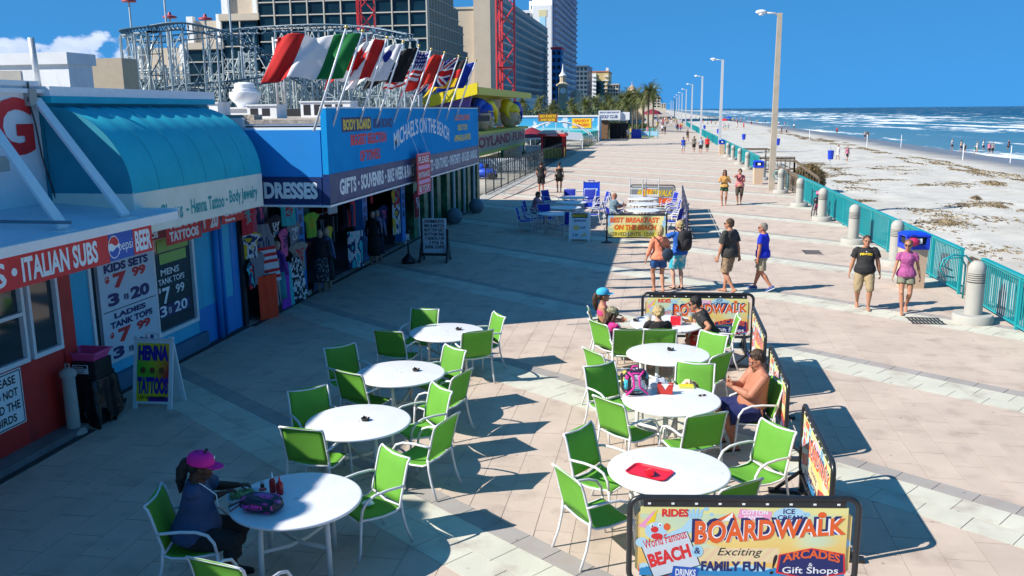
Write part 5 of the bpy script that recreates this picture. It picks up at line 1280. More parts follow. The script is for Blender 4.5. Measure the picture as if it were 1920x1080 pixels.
for (x, y) in ((7.3, 86), ):
    t_ = thing('slatted_shelter', 'low slatted wooden shade frame on the sand beyond the ramp', 'shade frame', (9.6, 96, -1.4)); 
    for k in range(12):
        mb = MB(); mb.box(-1.5, 1.5, -.06, .06, 0, .05); o = mb.build('slat', m_wood, t_); o.location = (0, k*.35-2, 1.7)
    for sx_ in (-1.4, 1.4):
        mb = MB(); mb.bar((sx_, -2.1, 1.65), (sx_, 2.1, 1.65), .1, .1); mb.build('beam', m_wood, t_)
        for sy_ in (-2, 2): mb = MB(); mb.bar((sx_, sy_, -.2), (sx_, sy_, 1.6), .1, .1); mb.build('post', m_wood, t_)
m_straw = mat('dry_straw', (.28, .20, .09), .95, var=.5, vs=4, col2=(.16, .12, .05), cs=2, cth=(.4, .6))
mb = MB(); rnd = random.Random(4)
for k in range(5200):
    a = rnd.uniform(0, 2*PI); b_ = math.acos(rnd.uniform(0, 1)); d = Vector((math.sin(b_)*math.cos(a), math.sin(b_)*math.sin(a), math.cos(b_)))
    k_ = 1-.12*rnd.random()
    p = Vector((d.x*1.5, d.y*1.7, d.z**.6*1.75))*k_; e = Vector((rnd.gauss(0, 1), rnd.gauss(0, 1), rnd.gauss(0, .8)-.5)).normalized()*rnd.uniform(.15, .42); w = Vector((rnd.gauss(0, 1), rnd.gauss(0, 1), rnd.gauss(0, 1))).normalized()*.03
    mb.add([p-w, p+w, p+e], [(0, 1, 2)])
mb.ell((0, 0, .35), (1.35, 1.5, 1.2), n=16, m=10)
o = mb.build('weed_heap', m_straw, loc=(10.5, 66.5, -1.4)); o.scale = (.8, .85, 1.12); tag(o, 'big rounded heap of dry brown weed at the foot of the wooden ramp', 'weed heap')
t_ = thing('driftwood', 'tangled driftwood branches lying on the sand beyond the teal fence', 'driftwood', (10.6, 42, -1.35))
for k in range(7):
    mb = MB(); a = rnd.uniform(0, PI); mb.tube([(-.6*math.cos(a), -.6*math.sin(a), .0), (0, 0, .22), (.7*math.cos(a+.4), .7*math.sin(a+.4), rnd.uniform(.1, .5))], [.04, .05, .015], 6); mb.build('branch', m_wood, t_)
# iron fence with mesh along the ride yard
m_iron = mat('iron_black', (.03, .04, .045), .5, .4, var=.2)
def ironfence(y0, y1, x0, x1, lb, step=.28):
    L = math.hypot(x1-x0, y1-y0); a = math.atan2(y1-y0, x1-x0)
    t_ = thing('iron_fence', lb, 'fence', (x0, y0, 0), a); H = 1.5
    mb = MB(); mb.box(0, L, -.02, .02, H-.15, H-.11); mb.build('rail', m_iron, t_); mb = MB(); mb.box(0, L, -.02, .02, .1, .14); mb.build('rail', m_iron, t_)
    k = max(1, round(L/2.4))
    for i in range(k+1): mb = MB(); mb.box(-.03, .03, -.03, .03, 0, H+.04); o = mb.build('post', m_iron, t_); o.location = (L*i/k, 0, 0)
    n = int(L/step); pm = MB(); pm.box(-.009, .009, -.009, .009, 0, H); pm.ell((0, 0, H), (.02, .02, .04), n=5, m=3); me = pm.mesh('picket'); me.materials.append(m_iron)
    for i in range(min(n, 290)): o = bpy.data.objects.new('picket', me); COL.objects.link(o); o.parent = t_; o.location = ((i+.5)*L/n, 0, 0)
    # straggling vine and netting hung on the fence
    mb = MB(); r_ = random.Random(2)
    for i in range(int(L*17)):
        x = r_.uniform(0, L); z = r_.uniform(.15, 1.25); s = r_.uniform(.04, .11); q = r_.uniform(-.05, .05)
        mb.add([(x, q, z), (x+s, q+.03, z+r_.uniform(-.03, .03)), (x+s*.4, q-.02, z+s*1.6)], [(0, 1, 2)])
    tag(mb.build('netting', mat('grey_netting', (.14, .17, .19), .8, var=.4), t_), kind='stuff')
ironfence(46.8, 84, -9.3, -9.2, 'long black iron fence with torn netting beside the ride yard')
ironfence(112, 131, -9.8, -9.0, 'short far iron fence run before the painted wall')
mb = MB(); mb.box(-9.5, -8.75, 42, 84, -.02, .03); tag(mb.build('fence_kerb', m_conc), kind='structure')
# far stalls and bins on the left edge of the walk
t_ = thing('drinks_cooler', 'bright blue drinks cooler bin beside the far snack tables', 'cooler', (-4.0, 143, 0)); mb = MB(); mb.box(-.75, .75, -.5, .5, 0, 1.25); mb.build('body', m_hood, t_); mb = MB(); mb.box(-.8, .8, -.55, .55, 1.25, 1.4); mb.build('lid', m_jblue, t_)
t_ = thing('cooler_stand', 'yellow and white cooler stand left of the blue cooler', 'cooler', (-5.6, 143, 0)); mb = MB(); mb.box(-.5, .5, -.4, .4, 0, 1.0); mb.build('body', m_yel, t_); mb = MB(); mb.box(-.5, .5, -.4, .4, 1.0, 1.3); mb.build('lid', m_white, t_)
t_ = thing('glass_railing', 'turquoise framed railing panel at the lawn corner', 'railing', (-1.9, 143, 0)); mb = MB()
for x in (-1.3, 0, 1.3): mb.box(x-.05, x+.05, -.05, .05, 0, 1.45)
mb.box(-1.3, 1.3, -.04, .04, 1.4, 1.48); mb.box(-1.3, 1.3, -.04, .04, .3, .36); mb.build('frame', m_tfence, t_)
mb = MB(); mb.box(-1.25, 1.25, -.01, .01, .4, 1.1); mb.build('panel', m_tlblue, t_)
t_ = thing('red_parasol_tent', 'dark red canopy over the crowd at the far end of the walk', 'canopy', (-3.2, 300, 0)); mb = MB(); mb.lathe((0, 0, 0), [(3.4, 2.8), (2.2, 3.8), (.1, 4.6)], 8); mb.build('canopy', mat('maroon_canvas', (.2, .01, .03)), t_); mb = MB()
for a in range(4): mb.tube([(2.3*math.cos(a*PI/2+.7), 2.3*math.sin(a*PI/2+.7), 0), (2.3*math.cos(a*PI/2+.7), 2.3*math.sin(a*PI/2+.7), 2.9)], .06, 5)
mb.build('post', m_whitemetal, t_)
# bicycle by the fence
def bicycle(loc, rz, lb):
    t_ = thing('bicycle', lb, 'bicycle', loc, rz)
    m_bk = mat('bike_black', (.02, .02, .03), .4)
    for y in (-.5, .5):
        mb = MB(); pts = [(0, y+.33*math.cos(2*PI*i/28), .34+.33*math.sin(2*PI*i/28)) for i in range(29)]; mb.tube(pts, .022, 6, cap=False); w = mb.build('wheel', m_bk, t_, smooth=True)
        mb = MB()
        for i in range(14): a = 2*PI*i/14; mb.bar((0, y, .34), (0, y+.32*math.cos(a), .34+.32*math.sin(a)), .006, .006)
        mb.build('spoke', m_galv, w)
    mb = MB(); mb.tube([(0, -.5, .34), (0, -.12, .75), (0, .38, .8), (0, 0, .3), (0, -.5, .34)], .018, 6); mb.tube([(0, 0, .3), (0, -.16, .9)], .016, 6); mb.tube([(0, .5, .34), (0, .36, .95)], .018, 6); mb.build('frame', m_pink2, t_, smooth=True)
    mb = MB(); mb.ell((0, -.18, .93), (.07, .13, .035)); mb.build('saddle', m_bk, t_, smooth=True)
    mb = MB(); mb.tube([(-.3, .25, 1.0), (-.15, .36, 1.02), (.15, .36, 1.02), (.3, .25, 1.0)], .014, 6); mb.build('handlebar', m_bk, t_, smooth=True)
    mb = MB(); mb.ell((0, -.2, .70), (.14, .2, .15)); mb.build('pannier', m_bk, t_, smooth=True)
    return t_
bk = bicycle((6.45, 38.6, 0), -.35, 'dark bicycle leaning beside a bollard at the teal fence'); bk.rotation_euler = (0, .12, -.35)
t_ = thing('cycle_helmet', 'pink and black cycle helmet sitting on the bicycle saddle', 'helmet', (6.53, 38.42, .98)); mb = MB(); mb.ell((0, 0, .03), (.11, .14, .10), n=14, m=9); mb.build('shell', mat('helmet_pink', (.7, .15, .3), .4), t_, smooth=True); mb = MB()
for s in (-.05, 0, .05): mb.bar((s, -.1, .11), (s, .1, .11), .018, .02)
mb.build('vent', m_tblack, t_)
# ================================================================== TABLES, CHAIRS, PANELS, SANDWICH BOARDS
m_sling = mat('green_sling', (.19, .52, .06), .7, var=.07, vs=3, trans=.36, bump=.12, bs=260, rnd=.16)
m_slingb = mat('blue_sling', (.010, .030, .42), .7, var=.06, vs=3, trans=.22)
m_tube = mat('chair_tube', (.66, .67, .68), .35, var=.08, vs=14)
m_top = mat('table_top', (.74, .75, .77), .30, var=.08, vs=3, bump=.03, bs=30, spots=5)
m_leg = mat('table_leg', (.62, .62, .59), .45, var=.1, vs=5)
def make_chair(sling, label, grp):
    c = thing('patio_chair', label, 'chair', (0, 0, 0), 0, grp)
    back = [(-.355, .935), (-.325, .90), (-.300, .82), (-.275, .72), (-.25, .62), (-.228, .54), (-.212, .47)]
    seat = [(-.205, .44), (-.15, .415), (0, .405), (.15, .42), (.235, .435), (.27, .425), (.285, .395)]
    for s in (-1, 1):
        x = .272*s
        mb = MB(); mb.tube([(x, y, z) for y, z in back]+[(x, -.222, .44)], .0135, 7); mb.build('back_rail', m_tube, c, smooth=True)
        mb = MB(); mb.tube([(x, -.222, .44)]+[(x, y, z-.01) for y, z in seat[1:]], .0125, 7); mb.build('seat_rail', m_tube, c, smooth=True)
        mb = MB(); mb.tube([(x, -.225, .50), (x*1.01, -.235, .36), (x*1.02, -.27, .2), (x*1.04, -.345, 0)], .0145, 7); mb.build('leg', m_tube, c, smooth=True)
        xa = .295*s
        mb = MB(); mb.tube([(x, -.27, .655), (xa, -.20, .668), (xa, -.05, .675), (xa, .10, .665), (xa, .20, .625), (xa, .255, .545), (xa, .275, .44)], .0155, 8); mb.build('armrest', m_tube, c, smooth=True)
        mb = MB(); mb.tube([(xa, .275, .445), (xa*1.01, .285, .3), (xa*1.02, .30, .12), (xa*1.03, .325, 0)], [.0150, .0145, .0135, .013], 8); mb.build('leg', m_tube, c, smooth=True)
    mb = MB(); mb.tube([(-.272, -.355, .937), (-.14, -.335, .925), (0, -.325, .918), (.14, -.335, .925), (.272, -.355, .937)], .012, 7); mb.build('top_bar', m_tube, c, smooth=True)
    mb = MB(); mb.tube([(-.272, -.215, .45), (0, -.205, .425), (.272, -.215, .45)], .012, 7); mb.tube([(-.285, .272, .40), (.285, .272, .40)], .0115, 7); mb.build('cross_bar', m_tube, c, smooth=True)
    def cloth(pr, name, sag, w=.262):
        n = 10; th = .005; mb = MB(); k = len(pr); vs = []
        for i, (y, z) in enumerate(pr):
            a = pr[max(i-1, 0)]; b_ = pr[min(i+1, k-1)]; d = Vector((0, b_[0]-a[0], b_[1]-a[1])).normalized(); nn = Vector((0, -d.z, d.y))
            for j in range(n+1):
                t = j/n*2-1; vs.append(Vector((t*w, y, z))-nn*(-1)*sag*(1-t*t))
        for i in range(k-1):
            for j in range(n): q = i*(n+1)+j; mb.f.append((q, q+1, q+n+2, q+n+1)); mb.c.append(None)
        mb.v = [tuple(v) for v in vs]
        o = mb.build(name, sling, c, smooth=True)
        sm = o.modifiers.new('thickness', 'SOLIDIFY'); sm.thickness = th
        # freeze the thickness so copies stay cheap
        dg = bpy.context.evaluated_depsgraph_get(); me = bpy.data.meshes.new_from_object(o.evaluated_get(dg)); me.name = name
        o.modifiers.clear(); o.data = me
        return o
    cloth([(y-.002, z) for y, z in back], 'backrest', .014)
    cloth(seat, 'seat', -.016)
    return c
TB = dict(L0=(-3.5, 7.7), L1=(-3.63, 9.93), L2=(-3.7, 12.0), L3=(-3.61, 14.48), R0=(.16, 8.97), R1=(.21, 11.34), R2=(.18, 13.58), R3=(.17, 15.61))
RT = {'L0': .69}
t0 = thing('patio_table', 'round white table where the woman in the pink cap sits', 'table', (*TB['L0'], 0), .3, 'round white patio tables')
RR_ = .65
mb = MB(); mb.lathe((0, 0, 0), [(RR_-.02, .70), (RR_-.003, .705), (RR_, .715), (RR_, .724), (RR_-.006, .731), (RR_-.02, .733)], 64); mb.build('tabletop', m_top, t0, smooth=True, sharp=50)
mb = MB(); mb.lathe((0, 0, 0), [(.02, .7325), (.022, .736), (.005, .737)], 12); mb.build('umbrella_hole_cap', m_leg, t0)
for k in range(4):
    a = PI/4+k*PI/2; mb = MB(); mb.tube([(.44*math.cos(a), .44*math.sin(a), .70), (.455*math.cos(a), .455*math.sin(a), .30), (.46*math.cos(a), .46*math.sin(a), 0)], .027, 12); mb.build('leg', m_leg, t0, smooth=True)
for k in range(2):
    a = PI/4+k*PI/2; mb = MB(); c_, s_ = math.cos(a)*.45, math.sin(a)*.45; mb.tube([(c_, s_, .34), (c_*.25, s_*.25, .27+.01*k), (-c_*.25, -s_*.25, .27+.01*k), (-c_, -s_, .34)], .021, 10); mb.build('stretcher', m_leg, t0, smooth=True)
index_kids()
TL = dict(L1='round white table with ashtray, second from the woman in the pink cap', L2='round white table with ashtray, third in the left row', L3='round white table with ashtray, farthest in the left row', R0='round white table holding the red tray', R1='round white table with patterned backpack and red napkin holder', R2='round white table with only an ashtray, behind the backpack table', R3='round white table with drinks where the seated group gathers')
for k, (x, y) in TB.items():
    if k != 'L0': copy_tree(t0, (x, y, 0), random.uniform(0, .8), TL[k])
ch0 = make_chair(m_sling, 'x', 'green patio chairs')
CH = [('L0', -4.70, 7.17, 15, 'green chair the woman in the pink cap sits in'), ('L0', -2.73, 8.55, -130, 'empty green chair holding a crumpled napkin, opposite the pink cap'), ('L0', -3.49, 6.05, 78, 'green chair cut off by the bottom edge below the eating woman'),
 ('L1', -4.01, 9.06, 84, 'green chair seen from behind at the second left table, nearest the shops'), ('L1', -4.52, 10.5, -48, 'green chair on the shaded far side of the second left table'), ('L1', -2.78, 10.81, -137, 'bright sunlit green chair at the far right of the second left table'), ('L1', -2.41, 9.62, 163, 'green chair facing the shops at the near right of the second left table'),
 ('L2', -4.86, 12.61, -42, 'shaded green chair at the shop side of the third left table'), ('L2', -4.25, 11.27, 66, 'half shaded green chair at the near side of the third left table'), ('L2', -3.05, 12.75, -130, 'sunlit green chair at the far right of the third left table'), ('L2', -2.64, 11.47, 162, 'green chair facing the shops at the third left table'),
 ('L3', -4.22, 15.33, -96, 'farthest green chair of the left row, with a diagonal shade line'), ('L3', -4.4, 13.62, 80, 'dark shaded green chair seen from behind at the farthest left table'), ('L3', -2.78, 15.05, -147, 'sunlit green chair turned towards the shops at the farthest left table'), ('L3', -2.91, 13.8, 121, 'green chair with its back to us at the sunlit side of the farthest left table'),
 ('R0', -.86, 9.54, -30, 'dark backed green chair to the left of the red tray'), ('R0', -.86, 8.24, 36, 'green chair at the near left of the red tray table'), ('R0', 1.40, 9.95, -142, 'bright green chair between the red tray table and the leaning side panel'), ('R0', .85, 8.23, 130, 'green chair half hidden behind the big front banner'),
 ('R1', -.58, 10.57, 48, 'green chair below the patterned backpack'), ('R1', -.80, 12.15, -50, 'green chair behind the patterned backpack'), ('R1', .56, 12.41, -98, 'green chair with a paper bag on it, behind the napkin holder'), ('R1', .62, 10.22, 118, 'green chair with its back to us below the shirtless man'), ('R1', 1.62, 11.75, 192, 'green chair the shirtless man sits in'),
 ('R2', -.95, 12.83, 38, 'green chair at the left edge of the bare ashtray table'), ('R2', .92, 14.19, -130, 'pale sunlit green chair on the far right of the bare ashtray table'), ('R2', .97, 12.92, 141, 'dark green chair between the bare ashtray table and the shirtless man'),
 ('R3', -.43, 14.26, 100, 'green chair seen from behind at the group table, left of the blond child'), ('R3', .06, 14.32, 96, 'green chair the blond child sits in'), ('R3', -1.0, 14.67, 40, 'green chair the girl in the camouflage cap sits in'), ('R3', -1.25, 15.67, 5, 'green chair the woman in the light blue cap sits in'), ('R3', 1.42, 15.5, 180, 'green chair the leaning man in black sits in')]
CHAIRS = {}
for i, (tb_, bx, by, fa, lb) in enumerate(CH):
    a = R(fa); x, y = bx+.345*math.cos(a), by+.345*math.sin(a)
    if i == 0: ch0.location = (x, y, 0); ch0.rotation_euler = (0, 0, a-PI/2); ch0['label'] = lb; o = ch0
    else: o = copy_tree(ch0, (x, y, 0), a-PI/2, lb)
    CHAIRS[lb] = (x, y, a)
# breakfast area
cb0 = make_chair(m_slingb, 'x', 'blue breakfast chairs')
BT = [(-3.86, 32.47, 'blue shaded white table behind the small menu board', 1), (-3.70, 34.6, 'second shaded table of the breakfast area, beside the pink shirt', 1), (-3.65, 36.6, 'third shaded table of the breakfast area', 1), (-3.76, 38.7, 'farthest shaded table, before the blue menu board back', 1), (-.62, 33.9, 'nearest sunlit table of the breakfast area', 0), (-.66, 36.2, 'middle sunlit table of the breakfast area', 0), (-.74, 38.4, 'farthest sunlit table, under the stacked upturned table', 0)]
for x, y, lb, _ in BT: copy_tree(t0, (x, y, 0), random.uniform(0, 1), lb, 'white tables of the breakfast area')
CB = [(-5.0, 32.6, 0, 'blue chair at the far left of the menu board table'), (-4.9, 33.3, 0, 'second blue chair left of the menu board table'), (-3.2, 31.6, 110, 'blue chair close behind the small menu board'), (-4.3, 33.6, -60, 'blue chair between the two nearest shaded tables'), (-5.1, 35.0, -5, 'blue chair the person in pink sits in'), (-4.6, 36.9, 0, 'blue chair left of the third shaded table'), (-2.6, 35.0, 180, 'blue chair right of the second shaded table'), (-2.5, 37.0, 185, 'blue chair right of the third shaded table'), (-4.9, 39.6, -30, 'blue chair at the far left corner of the breakfast area'), (-4.1, 40.2, -90, 'blue chair with its back to the black clad couple'), (-3.2, 40.2, -95, 'blue chair against the tall blue board'), (-2.6, 39.4, 200, 'blue chair right of the farthest shaded table'),
      (-1.9, 34.6, 0, 'blue chair the grey shirted man sits in'), (-1.65, 33.2, 20, 'blue chair behind the left half of the breakfast banner'), (-1.75, 36.6, 0, 'blue chair left of the middle sunlit table'), (-1.85, 38.8, 0, 'blue chair left of the farthest sunlit table'), (.5, 33.0, 160, 'blue chair behind the right end of the breakfast banner'), (.75, 34.4, 180, 'sunlit blue chair turned outward near the dark side posts'), (.5, 36.0, 185, 'sunlit blue chair right of the middle table'), (.5, 37.6, 180, 'sunlit blue chair between the farthest two sunlit tables'), (.4, 39.2, 200, 'farthest sunlit blue chair by the upturned table')]
for i, (x, y, fa, lb) in enumerate(CB):
    a = R(fa)
    if i == 0: cb0.location = (x, y, 0); cb0.rotation_euler = (0, 0, a-PI/2); cb0['label'] = lb
    else: copy_tree(cb0, (x, y, 0), a-PI/2, lb)
for x, y, lb in ((-1.05, 39.5, 'left upturned white table frame stacked with its legs in the air'), (-.35, 39.6, 'right upturned white table frame stacked with its legs in the air')):
    t_ = thing('upturned_table', lb, 'table', (x, y, 0)); mb = MB(); mb.box(-.3, .3, -.3, .3, .72, .76); mb.build('tabletop', m_top, t_)
    for sx_ in (-1, 1):
        for sy_ in (-1, 1): mb = MB(); mb.tube([(sx_*.28, sy_*.28, .76), (sx_*.28, sy_*.28, 1.5)], .02, 6); mb.build('leg', m_leg, t_)
    mb = MB(); mb.box(-.28, .28, -.3, -.26, 1.05, 1.1); mb.box(-.28, .28, -.3, -.26, 1.35, 1.39); mb.build('stretcher', m_leg, t_)
    mb = MB(); mb.box(-.2, .2, -.2, .2, 0, .72); mb.build('stack_base', m_leg, t_)

# banner barriers -----------------------------------------------------
m_pr_bg = mat('poster_print', (1, 1, 1), .45, attr='tint')
def poster_bg(fr, x0, z0, x1, z1, seed=0):
    """sunset-yellow sheet with sea and sand, as printed"""
    mb = MB(); nu, nv = 150, 70
    for i in range(nu):
        for j in range(nv):
            u, v = (i+.5)/nu, (j+.5)/nv; n_ = noise.noise(Vector((u*5+seed, v*3, 1)))*.5+.5; n2 = noise.noise(Vector((u*2.2+seed, v*2.5, 7)))
            q_ = max(0, min(1, (v-.3)*3)); c = (.82, .52+.15*q_, .14+.1*q_)
            q_ = max(0, min(1, (n2-.02)*6)); c = tuple(c[k]*(1-q_)+(.60, .72, .48)[k]*q_ for k in range(3)) if v > .42 else c
            if v > .9: c = (.80, .74, .30)
            if v < .10+.03*math.sin(u*30): c = (.02, .24, .52)
            elif v < .15+.03*math.sin(u*25+1): c = (.45, .70, .80)
            if .2 < v < .42 and .28 < u < .68: c = (.80, .62+.05*math.sin((u*3-v)*40), .36)
            c = tuple(min(1, q*(.92+.16*n_)) for q in c)
            mb.quad(fr, x0+(x1-x0)*i/nu, z0+(z1-z0)*j/nv, x0+(x1-x0)*(i+1)/nu, z0+(z1-z0)*(j+1)/nv, .001, c)
    return mb
def rrect(x0, z0, x1, z1, r, n=7):
    pts = []
    for cx, cz, a0 in ((x1-r, z1-r, 0), (x0+r, z1-r, 90), (x0+r, z0+r, 180), (x1-r, z0+r, 270)):
        pts += [(cx+r*math.cos(R(a0+90*i/n)), cz+r*math.sin(R(a0+90*i/n))) for i in range(n+1)]
    return pts
m_frameb = mat('black_tube', (.018, .020, .024), .33, var=.25, vs=10)
m_clownb = mat('print_pale_blue', (.42, .66, .80), .5); m_sandy = mat('print_sand', (.80, .56, .20), .5)
def barrier(name, label, loc, rz, W=2.02, full=True, yellowback=False, H=1.08, z0=.25, plain=False):
    t_ = thing(name, label, 'banner barrier', loc, rz, 'printed banner barriers')
    fr = Frame((0, 0, 0), (1, 0, 0), (0, 0, 1)); pts = rrect(0, z0, W, H, .11)
    mb = MB(); P3 = [Vector((a, 0, b_)) for a, b_ in pts]; P3.append(P3[0]); P3.append(P3[1]); mb.tube(P3, .027, 8, cap=False); mb.build('frame', m_frameb, t_, smooth=True)
    mb = MB(); mb.box(.12, W-.12, -.012, .014, H-.085, H-.02); mb.build('clamp_bar', m_frameb, t_)
    mb = MB()
    for k in range(9): mb.box(.16+k*(W-.36)/8, .185+k*(W-.36)/8, -.020, -.013, H-.06, H-.045)
    mb.build('screws', m_whitemetal, t_)
    x0, x1, za, zb = .055, W-.055, z0+.05, H-.085
    oc = .09
    mb = MB(); ol = [(x0, za+oc), (x0+oc, za), (x1-oc, za), (x1, za+oc), (x1, zb-oc), (x1-oc, zb), (x0+oc, zb), (x0, zb-oc)]
    mb.prism([fr.p(a, b_, -.004) for a, b_ in ol], (0, -.004, 0)); mb.build('sheet', m_sandy if not yellowback else m_tyel, t_)
    for side in ((1, -1) if full else (-1,)):
        DK = .3
        # side 1: print on the front (towards local -Y), -1: the back
        f = Frame((0, -.009, 0), (1, 0, 0), (0, 0, 1)) if side == 1 else Frame((W, -.003, 0), (-1, 0, 0), (0, 0, 1))
        if plain and side == -1: continue
        def q(u, v): return (x0+u*(x1-x0), za+v*(zb-za))
        bgm = poster_bg(f, x0+.04, za+.02, x1-.04, zb-.0, seed=side)
        bgm.build('print', m_pr_bg, t_, attr='tint')
        w_, h_ = x1-x0, zb-za
        def T(s, u, v, w, h, m_, bold=.03, d=.004, **k):
            mb = MB(); a, b_ = q(u, v); mb.text(f, s, a, b_, w*w_, h*h_, d=.001+d*DK, bold=bold, **k); mb.build('lettering', m_, t_)
        def Qd(pts_, m_, nm='print_shape', d=.0025):
            mb = MB(); mb.poly([f.p(*q(a, b_), .001+d*DK) for a, b_ in pts_]); mb.build(nm, m_, t_)
        def E_(u, v, ru, rv, m_, nm='print_shape', d=.003, n=20):
            mb = MB(); a, b_ = q(u, v); mb.disc(f, a, b_, ru*w_, .001+d*DK, n, ry=rv*h_); mb.build(nm, m_, t_)
        # title with deep blue shadow
        def ramp(x, y, uu, vv): return (uu, q(0, .47)[1]+(y*(.34-.11*x)+.16*x)*h_)
        for dx, dz, m_, bo, dd in ((-.014, .03, m_tnavy, .06, .005), (.0, .0, m_twhite, .065, .006), (0, 0, m_torange, .035, .007)):
            mb = MB(); a, b_ = q(.275, .5); mb.text(f, 'BOARDWALK', a+dx*w_, b_, .70*w_, .3*h_, d=.001+dd*DK, bold=bo, warp=(lambda x, y, uu, vv, dz=dz: (uu, ramp(x, y, uu, vv)[1]+dz*h_)), space=1.05); mb.build('lettering', m_, t_)
        T('RIDES', .12, .86, .125, .11, m_tred, .05)
        Qd([(.48, .98), (.63, .94), (.62, .80), (.47, .84)], m_tpink); T('COTTON', .49, .90, .12, .06, m_twhite, .03); T('CANDY', .50, .83, .09, .055, m_twhite, .03)
        E_(.71, .90, .075, .10, m_clownb); T('ICE', .68, .91, .055, .07, m_tnavy, .03); T('CREAM', .655, .83, .115, .065, m_tnavy, .03)
        Qd([(.36, .81), (.45, .93), (.47, .81)], m_torange); Qd([(.40, .81), (.45, .93), (.445, .81)], m_twhite, d=.0032)
        for a, b_, r_, m_ in ((.86, .90, .02, m_torange), (.79, .91, .014, m_tlblue), (.84, .70, .022, mat('print_magenta', (.6, .01, .25), .5)), (.93, .66, .016, m_tblue), (.325, .97, .012, m_tlblue), (.35, .90, .01, m_tlblue)): E_(a, b_, r_, r_*2.1, m_)
        # clown with raised hand
        Qd([(.01, .72), (.09, .96), (.055, .70)], m_tpink, 'clown_hat'); Qd([(.045, .74), (.10, .97), (.085, .74)], m_tyel, 'clown_hat', .0033)
        E_(.095, .66, .052, .125, m_clownb, 'clown_face', .0036); E_(.088, .68, .018, .045, m_tred, 'clown_nose', .0052); E_(.10, .585, .028, .045, m_tred, 'clown_mouth', .0048); E_(.145, .72, .016, .05, m_torange, 'clown_hair', .0046)
        E_(.075, .735, .010, .03, m_twhite, 'clown_eye', .0052); E_(.112, .745, .010, .03, m_twhite, 'clown_eye', .0052); E_(.077, .73, .004, .013, m_tblack, 'clown_eye', .0058); E_(.113, .74, .004, .013, m_tblack, 'clown_eye', .0058)
        Qd([(.13, .60), (.22, .72), (.25, .84), (.29, .84), (.27, .66), (.14, .5)], m_clownb, 'clown_arm', .0030)
        for k in range(4): Qd([(.245+.014*k, .85), (.235+.022*k, .975-.01*abs(k-1.5)), (.249+.022*k, .985-.01*abs(k-1.5)), (.26+.014*k, .85)], m_tlblue, 'clown_hand', .0040)
        E_(.03, .50, .03, .07, m_clownb, 'clown_hand', .0060)
        # beach placard
        Qd([(.02, .47), (.24, .66), (.31, .18), (.09, -.02)], m_tblack, 'placard', .0042); Qd([(.025, .47), (.238, .65), (.304, .185), (.092, .0)], m_poster, 'placard', .0050)
        sk = dict(warp=None)
        def tilt(u0, v0, w, h, ang):
            def g(x, y, uu, vv):
                a, b_ = q(u0, v0); X_, Y_ = x*w*w_, y*h*h_; return (a+X_*math.cos(ang)-Y_*math.sin(ang), b_+X_*math.sin(ang)+Y_*math.cos(ang))
            return g
        for s_, u0, v0, w, h, m_, bo in (('World Famous', .045, .40, .205, .13, m_tred, .01), ('BEACH', .075, .135, .20, .20, m_tred, .05), ('&', .275, .345, .03, .09, m_tnavy, .02), ('DRINKS', .19, .03, .095, .10, m_twhite, .02)):
            if s_ == 'DRINKS': Qd([(.17, .01), (.18, .17), (.30, .14), (.29, -.015)], m_tblue, 'placard', .0062)
            if s_ == '&': E_(.29, .38, .028, .085, m_tlblue, d=.0060)
            mb = MB(); mb.text(f, s_, 0, 0, 1, 1, d=.001+.0074*DK, bold=bo, warp=tilt(u0, v0, w, h, .30 if s_ in ('World Famous', 'BEACH') else -.05)); mb.build('lettering', m_, t_)
        T('Exciting', .38, .29, .20, .14, m_tblack, .0, slant=.35); T('FAMILY FUN', .31, .10, .30, .14, m_tnavy, .05); T('!', .63, .06, .018, .28, m_tblack, .0, slant=.2)
        Qd([(.66, .08), (.67, .34), (.82, .44), (.975, .36), (.985, .08), (.82, -.01)], m_tred, 'plaque', .0030); Qd([(.67, .10), (.68, .33), (.82, .42), (.968, .345), (.975, .10), (.82, .01)], m_tnavy, 'plaque', .0042)
        def arch2(x, y, uu, vv): return (uu, vv+.07*h_*(1-(2*x-1)**2))
        T('ARCADES', .69, .225, .265, .12, m_torange, .03, d=.0066, warp=arch2); T('&', .81, .18, .02, .05, m_twhite, .0, d=.0066); T('Gift Shops', .69, .05, .26, .12, m_twhite, .01, d=.0066)
    for u in (.14, W-.14):
        mb = MB(); mb.box(u-.04, u+.04, -.38, .38, .0, .045); mb.bar((u, -.3, .04), (u, 0, .30), .04, .03); mb.bar((u, .3, .04), (u, 0, .30), .04, .03); mb.box(u-.03, u+.03, -.03, .03, .04, .27); mb.build('foot', m_frameb, t_)
    return t_
barrier('banner_barrier', 'front banner barrier with big orange lettering, nearest the camera', (-.20, 7.46, 0), .13, 2.04)
barrier('banner_barrier', 'side banner barrier edge on beside the red tray table', (1.74, 10.35, 0), -PI/2, 1.86)
barrier('banner_barrier', 'yellow side banner barrier right behind the shirtless man', (1.66, 13.0, 0), -PI/2, 1.9, yellowback=True)
barrier('banner_barrier', 'side banner barrier farthest along the row, beside the group table', (1.66, 15.6, 0), -PI/2, 1.95)
barrier('banner_barrier', 'banner barrier facing us behind the seated group', (-.28, 16.55, 0), .06, 2.06)
